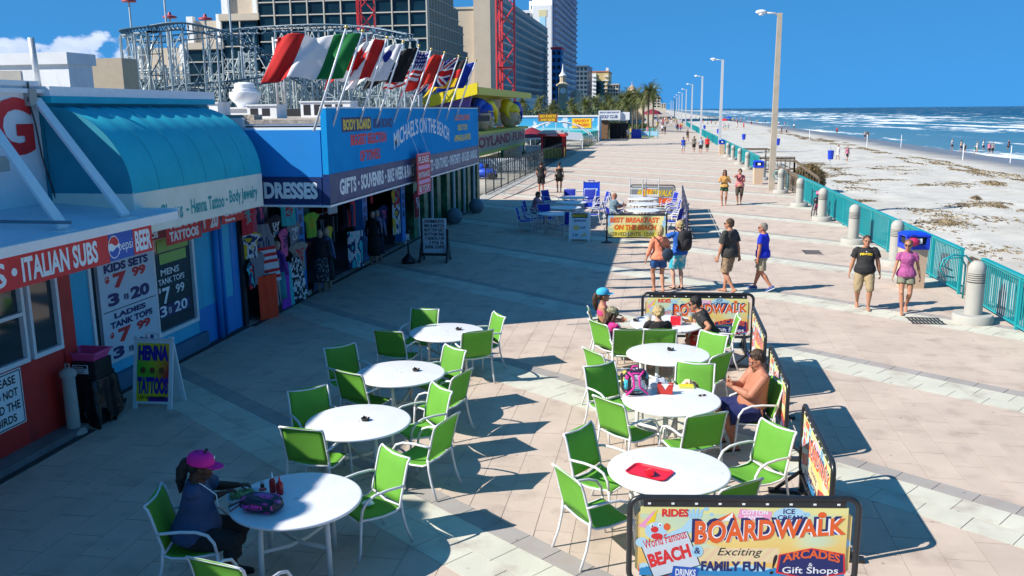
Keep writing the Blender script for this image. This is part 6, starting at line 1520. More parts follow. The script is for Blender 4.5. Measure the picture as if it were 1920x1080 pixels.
# breakfast banner on posts and dark side panels
t_ = thing('breakfast_banner', 'yellow breakfast banner strung between two black stanchions', 'banner', (-1.78, 30.2, 0), .03)
for x in (0, 2.02):
    mb = MB(); mb.tube([(x, 0, 0), (x, 0, 1.02)], .03, 8); mb.lathe((x, 0, 0), [(.2, 0), (.2, .03), (.05, .07)], 16); mb.build('stanchion', m_frameb, t_, smooth=True, sharp=40)
mb = MB(); mb.tube([(0, 0, .97), (2.02, 0, .97)], .03, 6); mb.tube([(0, 0, .18), (2.02, 0, .18)], .02, 6); mb.build('rail', m_frameb, t_)
f = fS(0, -.012, 0); mb = MB()
for i in range(40):
    for j in range(14):
        u, v = (i+.5)/40, (j+.5)/14; c = (.80, .66, .10) if v < .55 else (.70, .68, .30)
        if u < .10 or u > .92: c = (.30, .55, .72) if v > .5 else (.55, .62, .35)
        if noise.noise(Vector((u*6, v*4, 3))) > .25: c = (.82, .72, .35)
        mb.quad(f, .04+1.94*i/40, .2+.74*j/14, .04+1.94*(i+1)/40, .2+.74*(j+1)/14, 0, c)
mb.build('sheet', m_pr_bg, t_, attr='tint')
lettering(f, [('BEST BREAKFAST', .1, .70, 1.66, .18, {'bold': .05, 'slant': .12}), ('ON THE BEACH', .24, .45, 1.42, .18, {'bold': .05, 'slant': .12})], m_torange, t_)
lettering(f, [('SERVED UNTIL 12:00', .10, .24, 1.5, .13, {'bold': .02, 'slant': .1})], mat('print_olive', (.20, .16, .02), .6), t_)
mb = MB(); mb.disc(f, 1.48, .56, .13, .003, 16); mb.build('print_shape', m_sandy, t_)
for k in range(5):
    t_ = thing('dark_side_panel', ['nearest', 'second', 'third', 'fourth', 'farthest'][k]+' black side panel along the sunny edge of the breakfast area', 'banner barrier', (.98, 31.2+k*1.95, 0), PI/2, 'black side panels of the breakfast area')
    mb = MB(); P3 = [Vector((a, 0, b_)) for a, b_ in rrect(0, .15, 1.5, 1.12, .1)]; P3.append(P3[0]); mb.tube(P3, .025, 6); mb.build('frame', m_frameb, t_, smooth=True)
    mb = MB(); mb.box(.05, 1.45, -.008, .008, .2, 1.06); mb.build('sheet', m_tnavy, t_)
    mb = MB(); mb.box(.1, .16, -.25, .25, 0, .04); mb.box(.1, .16, -.02, .02, .04, .2); mb.box(1.34, 1.4, -.25, .25, 0, .04); mb.box(1.34, 1.4, -.02, .02, .04, .2); mb.build('foot', m_frameb, t_)
t_ = thing('banner_barrier', 'banner barrier with yellow script behind the sunlit breakfast tables', 'banner barrier', (-1.35, 40.6, 0), 0, 'printed banner barriers')
mb = MB(); P3 = [Vector((a, 0, b_)) for a, b_ in rrect(0, .15, 2.0, 1.12, .12)]; P3.append(P3[0]); mb.tube(P3, .028, 6); mb.build('frame', m_frameb, t_, smooth=True)
mb = MB(); mb.box(.05, 1.95, -.008, .008, .2, 1.06); mb.build('sheet', mat('print_grey', (.22, .24, .26), .5), t_)
lettering(fS(0, -.01, 0), [('BOARDWALK', .3, .62, 1.55, .3, {'bold': .03, 'slant': .3})], m_tyel, t_)
mb = MB(); mb.quad(fS(0, -.01, 0), 1.3, .22, 1.9, .55, .002); mb.quad(fS(0, -.01, 0), .6, .6, 1.0, .95, .002); mb.build('print_shape', m_torange, t_)
for u in (.14, 1.86): mb = MB(); mb.box(u-.04, u+.04, -.3, .3, .0, .045); mb.box(u-.03, u+.03, -.03, .03, .04, .27); mb.build('foot', m_frameb, t_)

# sandwich boards -----------------------------------------------------
def aframe(name, label, loc, rz, W, H, m_frame_, spread=.55, cat='sandwich board'):
    """returns the thing and the drawing frame of its front leaf (faces local -Y)"""
    t_ = thing(name, label, cat, loc, rz); a = spread/2
    U = Vector((1, 0, 0)); V = Vector((0, a, H)).normalized(); fr = Frame((0, -a, 0), U, V); fb = Frame((W, a, 0), -U, Vector((0, -a, H)))
    L = math.hypot(a, H)
    for f_, nm in ((fr, 'front_leaf'), (fb, 'rear_leaf')):
        mb = MB()
        mb.prism([f_.p(-.02, 0, -.03), f_.p(.05, 0, -.03), f_.p(.05, L, -.03), f_.p(-.02, L, -.03)], f_.N*.03)
        mb.prism([f_.p(W-.05, 0, -.03), f_.p(W+.02, 0, -.03), f_.p(W+.02, L, -.03), f_.p(W-.05, L, -.03)], f_.N*.03)
        mb.prism([f_.p(.05, .08, -.025), f_.p(W-.05, .08, -.025), f_.p(W-.05, L-.03, -.025), f_.p(.05, L-.03, -.025)], f_.N*.02)
        mb.prism([f_.p(W*.3, L, -.03), f_.p(W*.38, L, -.03), f_.p(W*.38, L+.06, -.03), f_.p(W*.3, L+.06, -.03)], f_.N*.03)
        mb.prism([f_.p(W*.62, L, -.03), f_.p(W*.70, L, -.03), f_.p(W*.70, L+.06, -.03), f_.p(W*.62, L+.06, -.03)], f_.N*.03)
        mb.build(nm, m_frame_, t_)
    mb = MB(); mb.tube([(W*.34, 0, H+.045), (W*.66, 0, H+.045)], .018, 6); mb.build('handle', m_frame_, t_)
    return t_, fr
t_, f = aframe('sandwich_board', 'rainbow coloured henna tattoos sandwich board on the shaded paving', (-8.02, 12.15, 0), .06, .60, 1.10, m_whitemetal, .5)
mb = MB(); n1, n2 = 16, 26
for i in range(n1):
    for j in range(n2):
        u, v = (i+.5)/n1, (j+.5)/n2
        yel = Vector((.75, .65, .02)); grn = Vector((.05, .45, .03)); red = Vector((.60, .03, .02)); orr = Vector((.75, .3, .01)); pur = Vector((.10, .01, .25))
        c = yel.lerp(grn, max(0, min(1, (.95-v)*2.2+(.3-u)))) if v > .5 else grn.lerp(yel, max(0, min(1, (.5-v)*3)))
        c = c.lerp(red if v > .3 else orr, max(0, min(1, (u-.45)*2.2*(1-abs(v-.45)*1.4))))
        if v < .08 and u > .4: c = pur
        mb.quad(f, .04+.52*i/n1, .12+.9*j/n2, .04+.52*(i+1)/n1, .12+.9*(j+1)/n2, .001, tuple(c))
mb.build('print', m_pr_bg, t_, attr='tint')
lettering(f, [('HENNA', .06, .75, .49, .24, {'bold': .07}), ('TATTOOS', .055, .23, .50, .27, {'bold': .065})], mat('print_violet', (.02, .01, .30), .5), t_)
lettering(f, [('LAST UP TO 3 WEEKS', .08, .15, .44, .055, {'bold': .03})], m_tblack, t_)
mb = MB()
for k in range(3): mb.disc(f, .14+k*.15, .60, .045, .003, 12, ry=.05); mb.text(f, 'S', .12+k*.15, .56, .05, .09, d=.004)
mb.build('print_shape', mat('print_brown', (.20, .06, .02), .5), t_)
t_, f = aframe('menu_board', 'small white daily special menu board by the breakfast tables', (-3.10, 30.6, 0), 0, .70, 1.02, m_whitemetal, .45)
mb = MB(); mb.quad(f, .06, .12, .64, 1.0, .001); mb.build('print', mat('print_ice', (.62, .74, .82), .5), t_)
mb = MB(); mb.quad(f, .08, .82, .62, .98, .002); mb.build('print_shape', m_tblack, t_)
lettering(f, [('BREAKFAST', .10, .85, .5, .1, {'bold': .03})], m_tyel, t_); lettering(f, [('Special', .12, .66, .42, .13, {'slant': .3, 'bold': .02}), ('4.29', .38, .44, .18, .09, {'bold': .02}), ('2.99', .12, .18, .18, .09, {'bold': .02})], m_tnavy, t_)
mb = MB(); mb.disc(f, .24, .48, .12, .003, 18, ry=.09); mb.poly([f.p(.35, .16, .003), f.p(.55, .32, .003), f.p(.6, .2, .003)]); mb.build('print_shape', m_sandy, t_)
t_, f = aframe('menu_board', 'tall plain blue menu board behind the shaded breakfast tables', (-3.5, 40.9, 0), 0, .72, 1.25, m_hood, .45)
mb = MB(); mb.quad(f, .08, .85, .64, .95, .002); mb.build('print_shape', m_tlblue, t_)
# wheeled letter board
t_ = thing('letter_board', 'wheeled changeable letter board advertising swimsuits outside the souvenir shop', 'letter board', (-7.08, 25.72, 0), .05)
mb = MB(); mb.box(0, .72, -.03, .03, .26, 1.32); mb.build('panel', m_poster, t_)
mb = MB(); mb.box(-.06, .0, -.04, .04, .2, 1.0); mb.box(.72, .78, -.04, .04, .2, 1.0); mb.box(-.06, .78, -.04, .04, .18, .25)
for x in (-.05, .77):
    mb.add([(x-.02, -.38, .1), (x+.02, -.38, .1), (x+.02, .38, .1), (x-.02, .38, .1), (x-.02, -.03, .62), (x+.02, -.03, .62), (x+.02, .03, .62), (x-.02, .03, .62)], [(3, 2, 1, 0), (4, 5, 6, 7)]+[(i, (i+1) % 4, 4+(i+1) % 4, 4+i) for i in range(4)])
mb.build('stand', m_frameb, t_)
for x in (-.05, .77):
    for y in (-.33, .33): mb = MB(); mb.lathe((0, 0, 0), [(.06, -.02), (.06, .02)], 12); o = mb.build('wheel', m_tblack, t_); o.location = (x, y, .06); o.rotation_euler = (0, PI/2, 0)
f = fS(0, -.034, 0)
mb = MB()
for k in range(8): mb.quad(f, .02, .27+k*.13, .70, .278+k*.13, .002)
mb.build('letter_rail', m_conc, t_)
lettering(f, [(s, .06 if k != 5 else .2, 1.19-k*.13, .6 if k != 5 else .44, .09, {'bold': .03}) for k, s in enumerate(('SWIMSUITS', 'MIX & MATCH', 'BUY TOP GET', 'BOTTOM FREE', 'T SHIRTS 7.99', '3 FOR 20', '50% OFF'))], m_tblack, t_)
t_ = thing('black_rack_stand', 'short black display stand with a white tag beside the letter board', 'display stand', (-7.45, 25.35, 0)); mb = MB(); mb.lathe((0, 0, 0), [(.22, 0), (.2, .12), (.1, .22), (.04, .3)], 14); mb.tube([(0, 0, .25), (0, 0, .9)], .025, 8); mb.build('stand', m_frameb, t_, smooth=True); mb = MB(); mb.box(-.05, .05, -.03, -.02, .72, .9); mb.build('tag', m_twhite, t_); mb = MB(); mb.ell((0, 0, .95), (.07, .07, .07)); mb.build('knob', m_frameb, t_, smooth=True)

# rubbish bin, pillar by the snack shop
m_bag = mat('black_plastic', (.012, .012, .014), .28, var=.3, vs=8, bump=.8, bs=9)
t_ = thing('rubbish_bin', 'black rubbish bin with draped black liner between pillar and sandwich board', 'rubbish bin', (-8.27, 11.32, 0), .05); t_.scale = (.92, .92, .88)
mb = MB(); mb.add([(-.24, -.22, 0), (.24, -.22, 0), (.24, .22, 0), (-.24, .22, 0), (-.29, -.27, .78), (.29, -.27, .78), (.29, .27, .78), (-.29, .27, .78)], [(3, 2, 1, 0), (4, 5, 6, 7)]+[(i, (i+1) % 4, 4+(i+1) % 4, 4+i) for i in range(4)]); mb.build('body', m_black, t_)
mb = MB(); rn = random.Random(1); vs = []; n = 36
for j, (z, s) in enumerate(((.80, 1.0), (.76, 1.05), (.55, 1.06), (.3, 1.12), (.12, 1.2))):
    for i in range(n):
        a = 2*PI*i/n; sq = 1/max(abs(math.cos(a)), abs(math.sin(a)), .76); w = 1+(.05*j)*math.sin(i*2.3)+(.03*j)*math.sin(i*5.1)
        vs.append((.29*s*sq*w*math.cos(a), .27*s*sq*w*math.sin(a), z-(.05*j*math.sin(i*1.1) if j == 4 else 0)))
mb.v = vs
for j in range(4):
    for i in range(n): mb.f.append((j*n+i, j*n+(i+1) % n, (j+1)*n+(i+1) % n, (j+1)*n+i)); mb.c.append(None)
mb.build('liner', m_bag, t_, smooth=True)
mb = MB(); mb.box(-.27, .27, -.25, .25, .80, .86); mb.box(-.25, .25, -.23, .23, .86, 1.10); mb.build('hood', m_black, t_)
mb = MB(); mb.box(-.13, .13, -.236, -.231, .90, 1.05); mb.build('label', m_twhite, t_); mb = MB(); mb.box(-.11, .11, -.240, -.237, .99, 1.04); mb.build('label_band', m_tblack, t_)
lettering(fS(0, -.24, 0), [('Please', -.09, 1.0, .15, .03), ], m_twhite, t_); lettering(fS(0, -.238, 0), [('Dispose', -.09, .955, .17, .025), ('of trash', -.09, .915, .15, .025)], m_tblack, t_)
t_ = thing('plastic_tub', 'pink plastic tub sitting on top of the black rubbish bin', 'tub', (-8.27, 11.32, .97)); t_.scale = (.9, .9, .9); mb = MB(); mb.add([(-.22, -.18, 0), (.22, -.18, 0), (.22, .18, 0), (-.22, .18, 0), (-.28, -.23, .13), (.28, -.23, .13), (.28, .23, .13), (-.28, .23, .13)], [(3, 2, 1, 0)]+[(i, (i+1) % 4, 4+(i+1) % 4, 4+i) for i in range(4)]); mp_ = mat('pink_plastic', (.85, .10, .30), .4); mb.build('tub', mp_, t_); mb = MB(); 
for a, b_, c, d in ((-.30, .30, -.25, -.22), (-.30, .30, .22, .25), (-.30, -.27, -.22, .22), (.27, .30, -.22, .22)): mb.box(a, b_, c, d, .125, .145)
mb.build('rim', mp_, t_)
t_ = thing('grey_pillar', 'short worn grey concrete post standing left of the black bin', 'post', (-8.22, 10.78, 0)); mb = MB(); mb.lathe((0, 0, 0), [(.18, 0), (.16, .06), (.092, .1), (.085, .85)], 20); mb.build('shaft', m_conc, t_, smooth=True, sharp=40); mb = MB(); mb.lathe((0, 0, 0), [(.105, .85), (.115, .90), (.10, .94), (.04, .98)], 20); mb.tube([(-.03, 0, .97), (-.03, 0, 1.04), (.03, 0, 1.04), (.03, 0, .97)], .008, 6); mb.build('cap', m_conc, t_, smooth=True, sharp=40)
for x, y, lb in ((-8.2, 34.6, 'nearer grey round planter ball by the green piers'), (-8.1, 38.5, 'farther grey round planter ball by the green piers')):
    t_ = thing('round_planter', lb, 'planter', (x, y, 0)); mb = MB(); mb.ell((0, 0, .32), (.34, .34, .34), n=18, m=12); mb.build('bowl', mat('slate_grey', (.14, .18, .22), .6), t_, smooth=True); mb = MB(); mb.lathe((0, 0, 0), [(.18, 0), (.16, .06)], 14); mb.build('base', m_conc, t_)

# things on the tables --------------------------------------------------
ZT_ = .734
m_ash = mat('ashtray_black', (.02, .018, .016), .4)
def ashtray(x, y, lb):
    t_ = thing('ashtray', lb, 'ashtray', (x, y, ZT_)); mb = MB(); mb.lathe((0, 0, 0), [(.045, 0), (.055, .03), (.05, .035), (.04, .02), (.01, .012)], 18); mb.build('bowl', m_ash, t_, smooth=True, sharp=40)
    for k in range(3): a = k*2.1; mb = MB(); mb.box(-.008, .008, -.004, .016, 0, .012); o = mb.build('notch', m_ash, t_); o.location = (.048*math.cos(a), .048*math.sin(a), .032); o.rotation_euler = (0, 0, a)
ashtray(-3.55, 9.96, 'black ashtray on the second left table'); ashtray(-3.50, 12.11, 'black ashtray on the third left table'); ashtray(-3.43, 14.62, 'black ashtray on the farthest left table'); ashtray(.22, 13.76, 'black ashtray alone on the bare right table'); ashtray(-.38, 15.68, 'black ashtray among the drinks of the seated group')
m_tray = mat('red_tray', (.70, .012, .03), .3)
def tray(x, y, rz, w, d, lb, m_=m_tray, z=ZT_, stuff=True):
    t_ = thing('food_tray', lb, 'tray', (x, y, z), rz); mb = MB(); o1 = rrect(-w, -d, w, d, .05, 4); o2 = rrect(-w-.018, -d-.018, w+.018, d+.018, .06, 4); n = len(o1)
    mb.add([(a, b_, .004) for a, b_ in o1]+[(a, b_, .022) for a, b_ in o2]+[(a, b_, .019) for a, b_ in rrect(-w-.03, -d-.03, w+.03, d+.03, .065, 4)]+[(a, b_, 0) for a, b_ in o1], [tuple(range(n)), tuple(range(4*n-1, 3*n-1, -1))]+[(i, n+i, n+(i+1) % n, (i+1) % n) for i in range(n)]+[(n+i, 2*n+i, 2*n+(i+1) % n, n+(i+1) % n) for i in range(n)]+[(2*n+i, 3*n+i, 3*n+(i+1) % n, 2*n+(i+1) % n) for i in range(n)])
    mb.build('tray', m_, t_); return t_
t_ = tray(-.04, 8.84, -.42, .20, .13, 'empty red tray with a crumpled red cup on the right near table')
mb = MB(); mb.lathe((0, 0, 0), [(.025, 0), (.04, .12)], 12); o = mb.build('cup', m_tray, t_); o.location = (.0, 0, .03); o.rotation_euler = (R(80), 0, .5)
mb = MB(); mb.ell((-.02, .02, .02), (.05, .03, .018), n=8, m=5); mb.build('crumpled_wrapper', mat('dark_red_paper', (.35, .01, .02), .6), t_)
def person_bottle(x, y, m_, lb, h=.17, r=.032, capm=None):
    t_ = thing('sauce_bottle', lb, 'bottle', (x, y, ZT_)); mb = MB(); mb.lathe((0, 0, 0), [(r*.9, 0), (r, .01), (r, h*.72), (r*.7, h*.85), (r*.4, h*.9)], 16); mb.build('body', m_, t_, smooth=True); mb = MB(); mb.lathe((0, 0, 0), [(r*.42, h*.9), (r*.3, h), (.004, h+.05)], 12); mb.build('cap', capm or m_twhite, t_, smooth=True)
m_ketch = mat('ketchup_red', (.50, .01, .01), .25)
person_bottle(-3.79, 7.80, m_ketch, 'red ketchup bottle with white spout in front of the woman in pink cap', .17); person_bottle(-3.70, 7.77, m_ketch, 'second red sauce bottle, right of the white spouted one', .15, .036, m_tray)
t_ = thing('salt_shaker', 'small dark glass shaker with metal lid next to the food tray', 'shaker', (-3.93, 7.86, ZT_)); mb = MB(); mb.lathe((0, 0, 0), [(.022, 0), (.02, .06)], 12); mb.build('body', mat('brown_glass', (.08, .02, .015), .2), t_); mb = MB(); mb.lathe((0, 0, 0), [(.022, .06), (.02, .085), (.008, .09)], 12); mb.build('cap', m_galv, t_)
t_ = thing('sauce_cup', 'small red salsa cup between shaker and bag', 'cup', (-3.86, 7.72, ZT_)); mb = MB(); mb.lathe((0, 0, 0), [(.028, 0), (.042, .055), (.044, .058)], 14); mb.build('cup', m_twhite, t_); mb = MB(); mb.lathe((0, 0, 0), [(.038, .05), (.041, .064), (.02, .07)], 14); mb.build('salsa', m_ketch, t_)
t_ = thing('food_basket', 'paper lined tray of green salad at the eating woman hands', 'food tray', (-4.02, 7.60, ZT_), .5)
mb = MB(); mb.add([(-.10, -.08, 0), (.10, -.08, 0), (.10, .08, 0), (-.10, .08, 0), (-.15, -.12, .055), (.15, -.12, .055), (.15, .12, .055), (-.15, .12, .055)], [(3, 2, 1, 0)]+[(i, (i+1) % 4, 4+(i+1) % 4, 4+i) for i in range(4)]); mb.build('tray', mat('pale_paper', (.60, .68, .72), .7), t_)
mb = MB(); rn = random.Random(3)
for k in range(150): a, b_ = rn.uniform(-.11, .11), rn.uniform(-.085, .085); z = .04+rn.uniform(0, .03); s = .022; mb.add([(a-s, b_, z), (a+s*.5, b_-s, z+.012*rn.uniform(-1, 1)), (a+s*.5, b_+s, z+.01)], [(0, 1, 2)])
tag(mb.build('salad', mat('salad', (.10, .24, .04), .6, var=.6, vs=60, col2=(.5, .45, .2), cs=50), t_), kind='stuff')
def pattern_bag(name, lb, loc, rz, size, cols, seed, base):
    t_ = thing(name, lb, 'bag', loc, rz); rn = random.Random(seed)
    spots = [(Vector((rn.gauss(0, 1), rn.gauss(0, 1), rn.gauss(0, 1))).normalized(), rn.uniform(.10, .30), rn.choice(cols)) for _ in range(60)]
    mb = MB(); n, m_ = 96, 64; mb.ell((0, 0, 0), (1, 1, 1), n=n, m=m_)
    for i, f_ in enumerate(mb.f):
        c = sum((Vector(mb.v[k]) for k in f_), Vector())/len(f_); c.normalize(); cc_ = base
        for s, r_, col in spots:
            dd = (c-s).length
            if dd < r_*.45 or r_*.62 < dd < r_*.8: cc_ = col; break
        mb.c[i] = cc_
    out = []
    for p in mb.v:
        v = Vector(p); f_ = 1+.06*noise.noise(v*2.5+Vector((seed, 0, 0)))
        out.append((math.copysign(abs(v.x)**.6, v.x)*size[0]*f_, math.copysign(abs(v.y)**.8, v.y)*size[1]*f_, (math.copysign(abs(v.z)**.62, v.z)+1)*size[2]*f_))
    mb.v = out; mb.build('body', m_pr_bg, t_, smooth=True, attr='tint'); return t_
pk_, wh_, tq_, bk_, ye_ = (.75, .04, .35), (.75, .75, .72), (.05, .45, .55), (.02, .02, .03), (.70, .55, .10)
t_ = pattern_bag('backpack', 'busy patterned backpack with hot pink straps on the white table', (-.28, 11.50, ZT_), .35, (.19, .13, .17), [wh_, ye_, tq_, wh_, pk_], 4, bk_)
m_hp = mat('hot_pink', (.72, .03, .32), .6)
mb = MB(); mb.tube([(-.15, -.12, .02), (-.05, -.15, .13), (-.06, -.13, .27), (-.12, -.08, .33)], .014, 8); mb.tube([(.15, -.12, .02), (.03, -.15, .13), (.02, -.13, .26), (.10, -.08, .33)], .014, 8); mb.build('strap', m_hp, t_, smooth=True)
mb = MB(); mb.tube([(-.05, 0, .33), (-.03, 0, .38), (.04, 0, .38), (.06, 0, .33)], .012, 6); mb.build('handle', m_hp, t_, smooth=True)
t_ = pattern_bag('handbag', 'dark quilted bag with pink flowers lying on the shaded table', (-3.72, 7.40, ZT_), -.1, (.21, .13, .075), [pk_, (.5, .02, .06), (.3, .1, .4), pk_], 8, (.012, .012, .03))
mb = MB(); mb.tube([(-.15, -.08, .10), (-.26, -.14, .02), (-.34, -.04, .012), (-.2, .02, .08)], .007, 6); mb.build('strap', mat('maroon_strap', (.2, .01, .03), .6), t_, smooth=True)
t_ = thing('napkin_holder', 'red napkin holder on the backpack table', 'napkin holder', (.13, 11.56, ZT_), -.05); m_rh = mat('holder_red', (.50, .03, .02), .4)
for y in (-.05, .04):
    mb = MB(); mb.prism([(-.10, y, 0), (.10, y, 0), (.105, y, .14), (.05, y, .14), (0, y, .055), (-.05, y, .14), (-.105, y, .14)], (0, .008, 0)); mb.build('side_plate', m_rh, t_)
mb = MB(); mb.box(-.1, .1, -.05, .048, 0, .008); mb.build('base', m_rh, t_); mb = MB(); mb.box(-.085, .085, -.038, .036, .01, .12); mb.build('napkins', m_twhite, t_)
t_ = thing('napkin_holder', 'red napkin box in the middle of the seated group table', 'napkin holder', (.33, 15.52, ZT_), -.1); mb = MB(); mb.box(-.09, .09, -.06, .06, 0, .14); mb.build('box', m_tray, t_); mb = MB(); mb.box(.09, .11, -.06, .06, .02, .15); mb.build('end_plate', m_galv, t_)
t_ = thing('plastic_bag', 'crumpled white plastic bag behind the red napkin holder', 'plastic bag', (.02, 11.82, ZT_)); mb = MB(); mb.ell((0, 0, .05), (.16, .11, .07), n=18, m=10)
mb.v = [(x*(1+.25*noise.noise(Vector((x*14, y*14, z*14)))), y*(1+.3*noise.noise(Vector((x*12, y*16, z*9+4)))), max(0, z*(1+.5*noise.noise(Vector((x*18, y*14, 2)))))) for x, y, z in mb.v]; mb.build('bag', mat('thin_plastic', (.70, .74, .80), .3, trans=.35), t_, smooth=False); mb = MB(); mb.tube([(-.05, 0, .09), (-.02, 0, .16), (.03, .02, .15)], .012, 6); mb.build('handle', MATS['thin_plastic'], t_)
t_ = thing('sunglasses', 'folded sunglasses lying near the rim of the backpack table', 'sunglasses', (.62, 11.50, ZT_), .4)
for x in (-.03, .03): mb = MB(); mb.ell((x, 0, .014), (.026, .008, .016), n=10, m=6); mb.build('lens', mat('lens_dark', (.08, .02, .03), .15), t_, smooth=True)
mb = MB(); mb.tube([(-.055, 0, .018), (.055, 0, .018)], .003, 5); mb.tube([(-.055, 0, .018), (-.03, .06, .006)], .003, 5); mb.tube([(.055, 0, .018), (.03, .06, .006)], .003, 5); mb.build('frame', m_black, t_)
t_ = thing('yellow_sponge', 'flat yellow carton at the back rim of the backpack table', 'carton', (.42, 11.86, ZT_), .1); mb = MB(); mb.box(-.10, .10, -.06, .06, 0, .03); mb.build('box', mat('pale_lime', (.62, .66, .15), .6), t_); mb = MB(); mb.box(-.09, .09, -.05, .05, .03, .034); mb.build('lid', m_tyel, t_)
t_ = thing('paper_bag', 'torn brown and white paper bag on a green chair seat', 'paper bag', (.48, 12.28, .42), .3); mb = MB(); mb.ell((0, 0, .14), (.16, .10, .15), n=14, m=8)
mb.v = [(x*(1+.3*noise.noise(Vector((x*9, y*9, z*9)))), y*(1+.35*noise.noise(Vector((x*8, y*9, z*9+4)))), max(0, z*(1+.3*noise.noise(Vector((x*9, y*9, 2)))))) for x, y, z in mb.v]; mb.build('bag', mat('brown_paper', (.62, .50, .36), .8, col2=(.28, .12, .05), cs=9, cth=(.5, .55)), t_)
mb = MB(); mb.prism([(-.1, 0, .2), (.05, .0, .28), (.1, .02, .18)], (0, .01, 0)); mb.build('flap', m_twhite, t_)
t_ = thing('crumpled_napkin', 'crumpled bluish napkin on the empty chair seat', 'napkin', (-2.98, 8.33, .408)); mb = MB(); mb.ell((0, 0, .018), (.07, .05, .02), n=12, m=6); mb.v = [(x*(1+.5*noise.noise(Vector((x*30, y*30, 0)))), y*(1+.5*noise.noise(Vector((x*30, y*30, 5)))), z*(1+.7*noise.noise(Vector((x*40, y*30, 9))))) for x, y, z in mb.v]; mb.build('napkin', m_twhite, t_); mb = MB(); mb.box(-.05, .03, -.04, .02, .0, .006); mb.build('corner', m_twhite, t_)
def pcup(x, y, lb, c, h=.14, r=.045):
    t_ = thing('drink_cup', lb, 'cup', (x, y, ZT_)); mb = MB(); mb.lathe((0, 0, 0), [(r*.72, 0), (r*.92, h*.62)], 16); mb.build('drink', c, t_, smooth=True, sharp=40); mb = MB(); mb.lathe((0, 0, 0), [(r*.93, h*.62), (r, h*.96), (r*1.05, h)], 16); mb.build('cup', mat('clear_plastic', (.62, .64, .62), .2, trans=.4), t_, smooth=True, sharp=40)
pcup(-.14, 15.62, 'clear cup of iced coffee left of the blond child', mat('drink_tan', (.50, .40, .28), .3)); pcup(.60, 15.75, 'tall clear cup of beer beside the leaning man', mat('drink_beer', (.60, .36, .10), .2), .17, .05)
pcup(.18, 15.35, 'small clear cup close to the blond child', mat('drink_peach', (.62, .45, .32), .3), .1)
pcup(.40, 15.85, 'clear plastic cup behind the red napkin box', mat('drink_pale', (.60, .60, .56), .3), .14)

# ------------------------------------------------ clothes at the souvenir shop front
m_cloth = mat('hung_cloth', (1, 1, 1), .85, attr='tint', var=.08, bump=.3, bs=40)
def shirt_obj(loc, rz, s, pat, lb, kind='shirt', cat='shirt', name='hanging_shirt', tilt=0):
    t_ = thing(name, lb, cat, loc, rz)
    mb = MB(); nu, nv = 16, 18; rn = random.Random(int(loc[1]*97+loc[2]*31)); ph = rn.uniform(0, 6)
    for side in (-1, 1):
        b0 = len(mb.v)
        for j in range(nv+1):
            v = j/nv
            if kind == 'dress': w = .20+.16*(1-v) if v < .8 else .20-.06*(v-.8)*5
            elif kind == 'towel': w = .30
            else: w = .24 if v < .62 else .24+(.17*min(1, (v-.62)/.2) if v < .86 else .17-.28*(v-.86)/.14)
            for i in range(nu+1):
                u = i/nu*2-1; d = (.035+.012*math.sin(u*7+ph+v*3))*(1-u*u)**.5 if abs(u) < 1 else 0
                mb.v.append((u*w*s, side*d*s, (v-1)*s*(.72 if kind == 'shirt' else 1.05)))
        for j in range(nv):
            for i in range(nu):
                k = b0+j*(nu+1)+i; mb.f.append((k, k+1, k+nu+2, k+nu+1) if side < 0 else (k+nu+1, k+nu+2, k+1, k)); mb.c.append(pat((i+.5)/nu, (j+.5)/nv, rn))
    o = mb.build('garment', m_cloth, t_, smooth=True, attr='tint')
    if tilt: o.rotation_euler = (tilt, 0, 0)
    mb = MB(); mb.tube([(-.16*s, 0, -.03), (0, 0, .03), (.16*s, 0, -.03)], .006, 5); mb.tube([(0, 0, .03), (0, 0, .09), (.02, 0, .11)], .004, 5); mb.build('hanger', m_tblack, t_)
    return t_
def solid(c): return lambda u, v, rn: c
def stripes(a, b_, n): return lambda u, v, rn: a if int(v*n) % 2 else b_
def printed(base, ink): return lambda u, v, rn: ink if (.25 < u < .75 and .35 < v < .8 and noise.noise(Vector((u*14, v*14, ink[0]*9+base[2]*7))) > .0) else base
def tie(cols): return lambda u, v, rn: cols[int((noise.noise(Vector((u*3.5, v*3.5, cols[0][0]*11)))+.6)*len(cols)*.9) % len(cols)]
BK, WH, NV, RD, PU, TQ, OR, GY, YE = (.02, .02, .025), (.62, .65, .68), (.015, .025, .11), (.60, .02, .03), (.30, .04, .45), (.04, .48, .52), (.95, .06, .015), (.22, .23, .26), (.65, .45, .03)
